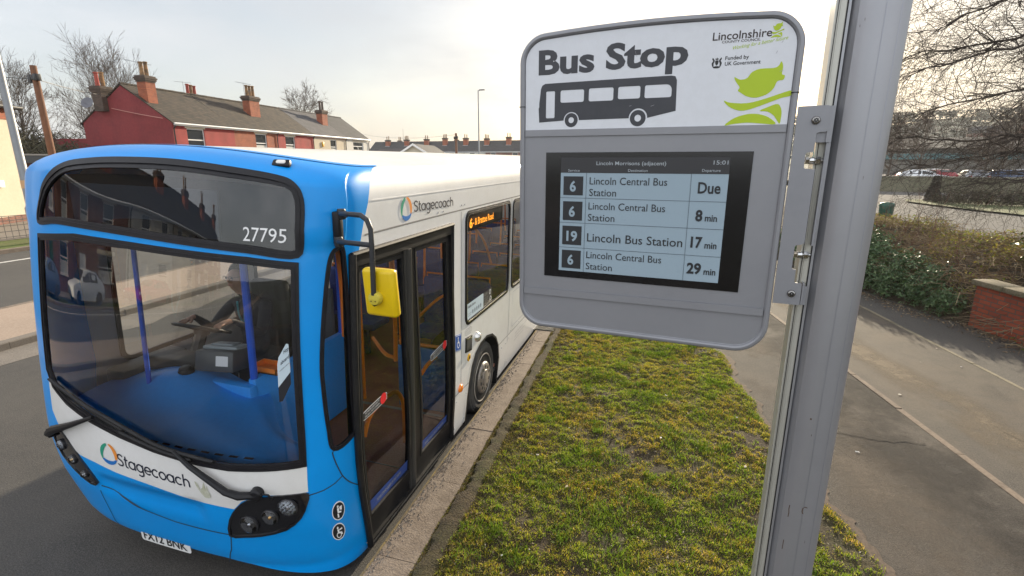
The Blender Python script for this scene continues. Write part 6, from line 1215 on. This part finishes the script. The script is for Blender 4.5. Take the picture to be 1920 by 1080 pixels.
# evergreen shrub: leaves on stems over the toe of the bank
def leafmesh(name, n, posf, mat, size, parent=None, seed=1, up=.4):
    R = np.random.RandomState(seed); P0 = posf(R, n); m = len(P0); nrm = R.randn(m, 3); nrm[:, 2] = np.abs(nrm[:, 2])+up; nrm /= np.linalg.norm(nrm, axis=1)[:, None]
    t = R.randn(m, 3); t -= nrm*(t*nrm).sum(1)[:, None]; t /= np.linalg.norm(t, axis=1)[:, None]; bt = np.cross(nrm, t); s = size*(.6+.8*R.rand(m))[:, None]
    V = np.stack([P0-t*s, P0-t*s*.1+bt*s*.42+nrm*s*.10, P0+t*s-nrm*s*.15, P0-t*s*.1-bt*s*.42+nrm*s*.10], 1).reshape(-1, 3)
    if parent is not None: Mi = ROOT[parent]; V = V @ np.array(Mi.to_3x3()).T+np.array(Mi.translation)
    k = np.arange(m)*4; F = np.concatenate([np.stack([k, k+1, k+2], 1), np.stack([k, k+2, k+3], 1)]).tolist()
    me = bpy.data.meshes.new(name); me.from_pydata(V.tolist(), [], F); me.materials.append(mat); o = bpy.data.objects.new(name, me); COL.objects.link(o)
    if parent is not None: o.parent = parent; ROOT[o] = ROOT[parent]
    return o
leafmesh('verge_dead_leaves', 5200, DEADL, P('verge dead leaf', (.3, .24, .14), .85, island=[(.36, .29, .17), (.20, .13, .07), (.50, .43, .30), (.12, .085, .05), (.28, .24, .10)]), .010, seed=15, up=1.2)['kind'] = 'stuff'
SHRUBL = P('evergreen leaves', (.03, .06, .015), .45, island=[(.045, .085, .030), (.07, .125, .045), (.11, .175, .065), (.032, .062, .024), (.15, .21, .08), (.09, .14, .06)])
def shrub(name, label, lobes, n, size, mat, cat='shrub', seed=1, group=None, stems=40):
    c0 = lobes[0]; t = thing(name, label, cat, (c0[0], c0[1], .12), group=group); R0 = random.Random(seed)
    def pos(R, n):
        w = np.array([l[3]**2 for l in lobes]); i = R.choice(len(lobes), n, p=w/w.sum()); L_ = np.array(lobes)[i]; d = R.randn(n, 3); d /= np.linalg.norm(d, axis=1)[:, None]; rr = (.55+.5*R.rand(n)**.6)*(.8+.4*np.sin(d[:, 0]*7+i)*np.cos(d[:, 1]*9+d[:, 2]*6))
        p = L_[:, :3]+d*(L_[:, 3]*rr)[:, None]*np.array([1, 1, .85]); return p[p[:, 2] > .14]
    leafmesh('foliage', n, pos, mat, size, t, seed)
    b = MB()
    for k in range(stems): l = lobes[R0.randrange(len(lobes))]; d = Vector((R0.gauss(0, 1), R0.gauss(0, 1), abs(R0.gauss(0, 1)))).normalized(); b.tube([(l[0], l[1], .12), Vector(l[:3])+d*l[3]*.4, Vector(l[:3])+d*l[3]*.95], [.010, .007, .003], 4, False)
    Mi = ROOT[t]; b.V = [Mi @ Vector(v) for v in b.V]; b.link('stem', TWIG, t, smooth=False); return t
lob = [(4.15+.0, 13.2, .50, .50), (4.35, 12.5, .48, .48), (4.60, 11.8, .45, .45), (4.88, 11.15, .42, .42), (5.02, 10.62, .38, .36), (4.45, 13.6, .85, .5), (4.7, 12.9, .82, .45), (4.0, 13.9, .6, .5), (4.3, 14.6, 1.0, .55), (3.7, 14.6, .55, .5), (4.95, 12.1, .78, .40), (5.1, 11.45, .66, .36), (4.75, 13.6, 1.05, .42), (4.6, 14.6, 1.15, .5), (4.1, 15.4, 1.1, .55), (3.5, 15.6, .7, .55)]
shrub('evergreen_shrub', 'dark green evergreen shrub spilling onto the path beside the brick wall', lob, 21000, .036, SHRUBL, seed=3)
shrub('laurel', 'glossy leaved bush behind the brick wall at the right edge', [(6.3, 10.6, 1.45, .45), (6.6, 10.1, 1.3, .4)], 1100, .06, P('laurel leaves', (.05, .10, .02), .3, island=[(.04, .08, .015), (.10, .14, .03), (.22, .20, .04)]), seed=5)
BRAMB = P('dead bramble stems', (.12, .08, .05), .9, island=[(.13, .075, .042), (.23, .145, .075), (.08, .05, .032), (.36, .27, .16), (.17, .125, .065)])
br_area = lambda R: (lambda y: (BXL(max(y, 10.3))+.55+3.2*R.random()**1.1, y))(R.uniform(7.6, 17))
bramble('bramble', '', 4200, br_area, bank_z, BRAMB, .0055, .62, 6, .34)
br2 = lambda R: (lambda y: (5.75+.26*(9.2-y)+2.4*R.random(), y))(R.uniform(7.0, 10.6)); bramble('bramble', '', 1500, br2, bank_z, BRAMB, .005, .5, 8, .34)
def bl(R, n): y = R.uniform(7.5, 17, n); x = np.vectorize(BXL)(np.maximum(y, 10.3))+.3+3.4*R.rand(n)**.8; z = np.array([bank_z(a, c) for a, c in zip(x, y)])+.30*R.rand(n)**1.5; k = vnoise(x, y, .5)+.25*R.rand(n) > .55; return np.stack([x, y, z], 1)[k]
leafmesh('ground_ivy', 26000, bl, LEAFY(P('bank leaves', (.1, .1, .02), .6, island=[(.10, .14, .015), (.19, .21, .02), (.25, .23, .03), (.15, .085, .035), (.26, .19, .08), (.08, .12, .02)])), .026, seed=9)['kind'] = 'stuff'
def litter_(R, n): y = R.uniform(8.2, 14.5, n); x = np.where(y > 10.3, np.vectorize(BXL)(np.maximum(y, 10.3)), 5.2-.26*(y-10.15))-.05+np.abs(R.randn(n))*-.22; return np.stack([x, y, np.full(n, .135)+.012*R.rand(n)], 1)
leafmesh('leaf_litter', 1500, litter_, P('dead leaves', (.2, .14, .08), .85, island=[(.10, .06, .035), (.20, .13, .07), (.30, .22, .13), (.05, .035, .025), (.36, .31, .22)]), .024, seed=10, up=2.)['kind'] = 'stuff'
# reddish saplings standing up out of the bank
GS = 'thin red stemmed saplings on the bank'
R = random.Random(31)
for k in range(16):
    y = 12.2+4.4*k/15+R.uniform(-.2, .2); x = BXL(y)+1.2+R.uniform(0, 1.6); t = thing('sapling', 'thin reddish bare sapling standing on the bank', 'sapling', (x, y, bank_z(x, y)-.05), group=GS); T = Twigs(100+k)
    T.grow((0, 0, 0), (R.gauss(0, .12), R.gauss(0, .12), 1), R.uniform(.45, .95), .008, 2, .4, 0, .5, 3, .003); T.b.link('stem', P('red sapling bark', (.16, .075, .05), .8), t, smooth=False)
# overhanging tree whose trunk stands out of frame to the right
ov = thing('birch_tree', 'bare tree with drooping twigs overhanging from the right edge', 'tree', (9.3, 10.6, .2))
tb = MB(); tb.tube([(9.3, 10.6, .2), (9.25, 10.6, 2.0), (9.3, 10.55, 4.2), (9.2, 10.6, 6.5), (9.3, 10.5, 9)], [.26, .21, .17, .12, .05], 12); tb.link('trunk', BARK, ov, world=True)
T = Twigs(77); R = random.Random(5)
limbs = [((9.2, 10.6, 3.0), (6.2, 9.7, 3.35), (4.75, 9.2, 3.20), (3.2, 8.9, 3.15)), ((9.2, 10.6, 3.6), (6.6, 9.6, 4.0), (5.0, 9.1, 3.85), (3.3, 8.8, 3.55)), ((9.2, 10.6, 4.2), (6.4, 9.6, 4.55), (4.55, 9.0, 4.40), (3.1, 8.6, 4.0)), ((9.2, 10.6, 4.4), (6.2, 9.4, 4.75), (4.35, 9.0, 4.46), (3.2, 9.1, 4.32)),
         ((9.2, 10.6, 5.0), (6.4, 9.7, 5.4), (4.8, 9.3, 5.15), (3.4, 8.9, 4.6)), ((9.2, 10.6, 5.6), (6.6, 9.8, 6.1), (5.0, 9.4, 5.85), (3.3, 9.2, 5.1)), ((9.2, 10.6, 6.2), (6.6, 9.9, 6.8), (4.6, 9.5, 6.4), (2.9, 9.3, 5.5)), ((9.2, 10.6, 3.3), (6.9, 10.2, 3.2), (5.3, 10.1, 3.0), (3.7, 10.1, 2.75)),
         ((9.2, 10.6, 3.9), (7.0, 9.0, 4.2), (5.4, 8.2, 4.05), (4.0, 7.6, 3.6)), ((9.2, 10.6, 4.8), (7.0, 8.9, 5.0), (5.2, 8.0, 4.8), (3.9, 7.5, 4.3)), ((9.2, 10.6, 2.9), (7.0, 9.6, 2.9), (5.5, 9.2, 2.72), (4.3, 9.0, 2.55))]
for lm in limbs:
    pts = bez3([Vector(p) for p in lm], 7); pts = [p+Vector((R.gauss(0, .03), R.gauss(0, .03), R.gauss(0, .03))) for p in pts]; m = len(pts); rs = [.030*(1-.86*i/(m-1))+.003 for i in range(m)]; T.b.tube(pts, rs, 7, False)
    for i in range(m//4, m):
        for k in range(4):
            q = pts[i].lerp(pts[min(i+1, m-1)], R.random()); d = (pts[min(i+1, m-1)]-pts[i-1]).normalized(); dd = d*R.uniform(.5, 1)+Vector((R.gauss(0, .45), R.gauss(0, .5), R.gauss(-.12, .5))); T.grow(q, dd, R.uniform(.5, 1.15), rs[i]*.40+.0018, 2, .05, .6, .8, 4, .0018, 6, (4, 4, 3, 3, 3), .26)
T.b.link('crown', P('overhanging twigs', (.045, .034, .027), .9, var=(9, .4, (.08, .06, .045))), ov, world=True, smooth=False)

# ------------------------------------------------------------------ junction, island hedge, car park, supermarket, hillside
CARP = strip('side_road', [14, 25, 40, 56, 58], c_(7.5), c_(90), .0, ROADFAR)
o = strip('island_kerb_edge', [31, 33.5, 36, 39, 42, 44.1], lambda y: float(np.interp(y, [31, 33.5, 36, 40, 42, 44.1], [18.6, 18.0, 17.2, 16.4, 16.2, 17.0])), lambda y: float(np.interp(y, [31, 44.1], [30, 24])), .1, P('island turf', (.07, .09, .02), .95, var=[(.8, .6, (.10, .085, .04))]))
HEDM = P('brown winter hedge', (.06, .05, .03), .8, island=[(.05, .045, .025), (.09, .07, .04), (.035, .05, .02), (.12, .09, .055), (.06, .075, .025)])
hl_ = [(18.4+.62*k, 40.8-.34*k, .38+.10*(k % 3), .66+.10*(k % 2)) for k in range(20)]+[(17.8, 41.5, .3, .45)]
shrub('hedge', 'rough brown hedge on the traffic island at the junction', hl_, 20000, .07, HEDM, 'hedge', 21, stems=160)
T_ = thing('conical_shrub', 'small dark conical bush at the tip of the island hedge', 'shrub', (18.0, 42.6, .1)); leafmesh('foliage', 1300, lambda R, n: (lambda a, h: np.stack([18.0+np.cos(a)*(.55*(1-h/2.3))*np.sqrt(R.rand(n)), 42.6+np.sin(a)*(.55*(1-h/2.3))*np.sqrt(R.rand(n)), .1+h], 1))(R.rand(n)*2*pi, R.rand(n)*1.7), P('dark conifer', (.025, .028, .018), .8, island=[(.02, .022, .015), (.045, .04, .028)]), .09, T_, 4)
b = MB(); b.tube([(0, 0, 0), (0, 0, 1.4)], .04, 5); b.link('stem', BARK, T_)
tree('dark slender ivy clad tree at the car park wall', 30.5, 53.8, 5.2, 41, BARK, .16, 3, 4, .3, None, .012, name='tree')
pw_ = thing('retaining_wall', 'long low concrete wall along the car park', 'wall', (20, 56.5, 0), (0, 0, radians(-14))); b = MB(); b.box((-4, 0, 0), (40, .3, 1.35)); b.link('wall_face', P('car park wall', (.16, .15, .10), .9, var=[(.4, .6, (.11, .11, .06)), (3, .4, (.20, .18, .13))]), pw_, smooth=False); b = MB(); b.box((-4, -.05, 1.35), (40, .35, 1.45)); b.link('wall_coping', P('wall coping pale', (.30, .28, .22), .9), pw_, smooth=False)
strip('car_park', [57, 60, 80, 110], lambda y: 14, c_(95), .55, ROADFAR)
def car(label, loc, rz, paint, group=None, kind='hatch'):
    c = thing('parked_car', label, 'car', loc, (0, 0, rz), group)
    # half sections along the length: (x, half width, sill z, shoulder z, roof half width, roof z)
    H = {'hatch': (1.45, 1.5), 'suv': (1.58, 1.58), 'van': (1.95, 1.95)}[kind][0]
    S = [(-2.08, .62, .42, .72, .55, .73), (-2.0, .80, .30, .82, .66, .83), (-1.55, .86, .24, .92, .70, .94), (-.95, .88, .22, .98, .72, 1.02), (-.35, .89, .22, .99, .62, H-.06), (.35, .89, .22, .99, .64, H), (1.15, .88, .22, 1.0, .62, H-.05), (1.75, .86, .24, 1.0, .58, 1.18), (1.98, .80, .32, .92, .62, .96), (2.06, .66, .42, .80, .56, .82)]
    V = []; F = []; prof = lambda s: [(-s[1]*.93, s[2]), (-s[1], (s[2]+s[3])/2), (-s[1]*.96, s[3]), (-s[4], s[5]-.03), (-s[4]*.7, s[5]), (s[4]*.7, s[5]), (s[4], s[5]-.03), (s[1]*.96, s[3]), (s[1], (s[2]+s[3])/2), (s[1]*.93, s[2])]; m = 10
    for s in S: V += [(s[0], y, z) for y, z in prof(s)]
    for i in range(len(S)-1):
        for k in range(m): F.append((i*m+k, i*m+(k+1) % m, (i+1)*m+(k+1) % m, (i+1)*m+k))
    F.append(tuple(range(m))[::-1]); F.append(tuple(range((len(S)-1)*m, len(S)*m))); link('body', V, F, paint, c, angle=40)
    b = MB(); G = P('car glass', (.015, .017, .02), .05, spec=.8)
    for sg in (1, -1):
        for x0, x1 in ((-.62, .22), (.30, 1.18)):
            f = lambda x, t: (x, sg*((np.interp(x, [s[0] for s in S], [s[1] for s in S])*.96)*(1-t)+np.interp(x, [s[0] for s in S], [s[4] for s in S])*t+.012), np.interp(x, [s[0] for s in S], [s[3] for s in S])*(1-t)+(np.interp(x, [s[0] for s in S], [s[5] for s in S])-.03)*t)
            b.add([f(x0, .08), f(x1, .08), f(x1, .88), f(x0, .88)], [(0, 1, 2, 3)])
    b.add([(-.93, -.66, 1.05), (-.93, .66, 1.05), (-.40, .56, H-.07), (-.40, -.56, H-.07)], [(0, 1, 2, 3)]); b.V[-4:] = [(x-.02, y, z+.015) for x, y, z in b.V[-4:]]
    b.add([(1.74, -.52, 1.20), (1.74, .52, 1.20), (1.22, .54, H-.06), (1.22, -.54, H-.06)], [(0, 1, 2, 3)]); b.V[-4:] = [(x+.02, y, z+.015) for x, y, z in b.V[-4:]]
    b.link('window', G, c, smooth=False)
    for x in (-1.32, 1.30):
        for sg in (1, -1):
            b = MB(); b.lathe([(.20, 0), (.31, -.01), (.325, .05), (.325, .16), (.30, .195), (.22, .20)], (x, sg*.71, .325), (0, sg, 0), 18); w = b.link('wheel', TYRE, c); b = MB(); b.lathe([(.22, .19), (.20, .20), (.08, .185), (0, .19)], (x, sg*.71, .325), (0, sg, 0), 14); b.link('hubcap', P('alloy', (.5, .5, .52), .3, .8), w)
    for sg in (1, -1):
        b = MB(); b.bbox((-2.07, sg*.62-.16, .60), (-1.88, sg*.62+.16, .74), .03); b.link('headlight', P('lamp clear', (.7, .7, .72), .1), c); b = MB(); b.bbox((1.93, sg*.64-.12, .78), (2.07, sg*.64+.12, .95), .03); b.link('tail_light', P('lamp red', (.5, .01, .01), .15), c)
    return c
cp = lambda n, c: P('car paint '+n, c, .3, coat=.5)
cw, crd, csl, cdk, cbl, cgr = cp('white', (.72, .73, .75)), cp('red', (.30, .02, .03)), cp('silver', (.42, .44, .47)), cp('dark', (.03, .032, .038)), cp('blue', (.06, .11, .22)), cp('grey', (.16, .17, .18))
GC = 'cars in the supermarket car park'
pk = [(23.6, 58.6, cw, 'white car beside the silver post in the car park'), (25.6, 60.2, crd, 'dark red car second from the post in the car park'), (27.3, 58.2, csl, 'silver car in front of a dark red one in the car park'), (29.9, 57.6, cbl, 'slate blue car in the middle of the car park'), (31.2, 61.5, cw, 'white car standing behind the slate blue one'), (33.2, 56.6, crd, 'maroon car behind the ivy tree in the car park'), (35.4, 58.8, cw, 'white car right of the ivy tree'), (37.0, 56.0, cdk, 'black car at the right end of the car park'), (38.2, 58.6, cgr, 'grey car at the back right of the car park'), (27.5, 64.5, cw, 'white car in the back row near the left'), (34.0, 64, csl, 'silver car in the back row near the right')]
for i, (x, y, pt, lb_) in enumerate(pk): car(lb_, (x, y, .56), radians(-100+random.uniform(-12, 12) if i % 3 else 170), pt, GC)
GR = 'cars parked outside the houses behind the viewpoint'
car('white crossover parked outside brown brick houses', (-21.3, -7.5, .11), radians(-98), cw, GR, 'suv'); car('dark red hatchback parked outside pale rendered houses', (-21.4, -14.0, .11), radians(-92), crd, GR); car('black saloon parked at the far end of the terrace', (-21.3, -24, .11), radians(-90), cdk, GR); car('dark blue car parked nearest the bus reflections', (-21.3, -1.5, .11), radians(-92), cbl, GR)
sup = thing('supermarket', 'long supermarket with a teal glazed band and grey roof beyond the car park', 'supermarket', (48, 98, .5), (0, 0, radians(-28)))
b = MB(); b.box((-14, 0, 0), (34, 22, 4.2)); b.link('wall', P('supermarket wall', (.16, .15, .13), .8), sup, smooth=False); b = MB(); b.box((-14.2, -.4, 2.5), (34.2, -.02, 3.4)); b.link('glazed_band', P('teal glass', (.10, .20, .21), .2), sup, smooth=False)
b = MB(); b.add([(-14.6, -1, 4.2), (34.6, -1, 4.2), (34.6, 23, 4.2), (-14.6, 23, 4.2), (-14.6, 10, 6.2), (34.6, 10, 6.2)], [(0, 1, 5, 4), (2, 3, 4, 5), (3, 0, 4), (1, 2, 5), (0, 3, 2, 1)]); b.link('roof', P('brown supermarket roof', (.075, .068, .06), .9), sup, smooth=False); b = MB(); b.add([(6, -1.6, 4.2), (16, -1.6, 4.2), (11, -1.6, 7.4), (6, 8, 4.6), (16, 8, 4.6), (11, 8, 7.2)], [(0, 1, 2), (0, 2, 5, 3), (1, 4, 5, 2)]); b.link('entrance_gable', P('terracotta roof', (.45, .17, .09), .85), sup, smooth=False)
GB = 'bare trees between the car park and the supermarket'
for k, (x, y, h) in enumerate(((25.5, 72, 6.5), (31, 78, 7.5), (37.5, 74, 6.2), (43, 80, 8.), (48.5, 76, 6.8), (34, 70, 5.2), (53, 70, 7.))): tree('bare brown tree behind the car park seen through the twigs', x, y, h, 60+k, BARK, .16, 4, 4, .35, GB, .02, base=.5)
# hillside with houses and trees
V = []; F = []; nh = 60; cols = 9
for i in range(nh):
    a = radians(4+64*i/(nh-1)); hm = 22+6*float(vnoise(i*.35, 1., 1.))+7*sm((i-20)/20.)
    for j in range(cols): e = j/(cols-1); rr = 190+320*e; V.append((rr*sin(a), rr*cos(a), -1+(hm*1.15)*sm(e*1.1)))
for i in range(nh-1):
    for j in range(cols-1): F.append((i*cols+j, (i+1)*cols+j, (i+1)*cols+j+1, i*cols+j+1))
o = link('hill', V, F, P('distant hillside', (.085, .092, .062), .95, var=[(.02, .7, (.12, .105, .075)), (.12, .6, (.05, .06, .045))])); o['kind'] = 'structure'
def hillz(r): return -1+27*1.15*sm((r-190)/320*1.1)
R = random.Random(51); GH = 'small houses on the hillside'
for k in range(26):
    a = radians(R.uniform(24, 42)); r = R.uniform(215, 400); x, y, z = r*sin(a), r*cos(a), hillz(r)-1.0; w = R.uniform(7, 13); q = R.choice(['pale', 'brick', 'slate roofed']); t = thing('house', 'small %s house on the distant hillside beyond the twigs' % q, 'house', (x, y, z), (0, 0, -a+R.uniform(-.5, .5)), group=GH+' '+q)
    b = MB(); b.box((-w/2, 0, -2), (w/2, 8, 5)); b.link('wall', {'pale': WHITER, 'brick': BRKD, 'slate roofed': CREAM}[q], t, smooth=False); b = MB(); b.add([(-w/2-.3, -.4, 5), (w/2+.3, -.4, 5), (w/2+.3, 8.4, 5), (-w/2-.3, 8.4, 5), (-w/2-.3, 4, 8), (w/2+.3, 4, 8)], [(0, 1, 5, 4), (2, 3, 4, 5), (3, 0, 4), (1, 2, 5)]); b.link('roof', {'pale': P('orange pantiles', (.36, .13, .07), .9), 'brick': DTILE, 'slate roofed': P('blue grey slates', (.16, .18, .22), .8)}[q], t, smooth=False)
def hillwood(R, n): a = np.radians(R.uniform(6, 66, n)); r = 200+300*R.rand(n)**.45; z = np.array([hillz(q) for q in r])+R.rand(n)**.7*5.5*(vnoise(a*60, r/14., 1.)>.42); return np.stack([r*np.sin(a), r*np.cos(a), z], 1)
leafmesh('hillside_wood', 26000, hillwood, P('winter woodland', (.07, .065, .045), .95, island=[(.075, .078, .055), (.11, .10, .075), (.065, .075, .05), (.14, .125, .095)]), 1.1, seed=12)['kind'] = 'stuff'
def skylinewood(R, n): x = R.uniform(-120, 5, n); y = 165+20*R.rand(n); z = R.rand(n)**.6*7.3*(.65+.5*vnoise(x, y*0, 9.)); return np.stack([x, y, z], 1)
leafmesh('distant_trees', 5000, skylinewood, P('far bare wood', (.13, .12, .105), .95, island=[(.11, .10, .09), (.17, .155, .14)]), .5, seed=13)['kind'] = 'stuff'
# green waste bin beside the side road
bn = thing('litter_bin', 'small dark green bin beside the silver post past the bank', 'litter bin', (11.25, 31.2, -.35)); b = MB(); b.lathe([(.26, 0), (.30, .05), (.33, .85), (.36, .87), (.36, .95), (.30, 1.05), (0, 1.1)], (0, 0, 0), (0, 0, 1), 16); b.link('body', P('dark green plastic', (.012, .07, .045), .5), bn, angle=50)
# iron drain grate in the kerb line behind the bus stop
dg_ = thing('drain_grate', 'dark iron slotted drain cover by the kerb below the display', 'drain cover', (-1.74, 7.95, .152)); b = MB()
for k in range(8): b.box((-.16, -.22+.055*k, 0), (.20, -.195+.055*k, .012))
b.box((-.18, -.24, -.002), (.22, .24, .004)); b.link('grate', P('cast iron', (.02, .02, .02), .6), dg_, smooth=False)

# ------------------------------------------------------------------ thin spring haze
if True:
    b = MB(); b.box((-260, -120, -1.5), (420, 560, 60)); hz = b.link('haze', None, smooth=False); hz['kind'] = 'stuff'; hm = bpy.data.materials.new('haze air'); hm.use_nodes = True; ht = hm.node_tree; ht.nodes.clear(); o_ = N(ht, 'ShaderNodeOutputMaterial'); pv = N(ht, 'ShaderNodeVolumePrincipled', Density=.00024, Anisotropy=.35); pv.inputs['Color'].default_value = (.93, .95, 1, 1); ht.links.new(pv.outputs[0], o_.inputs['Volume']); hz.data.materials.clear(); hz.data.materials.append(hm)
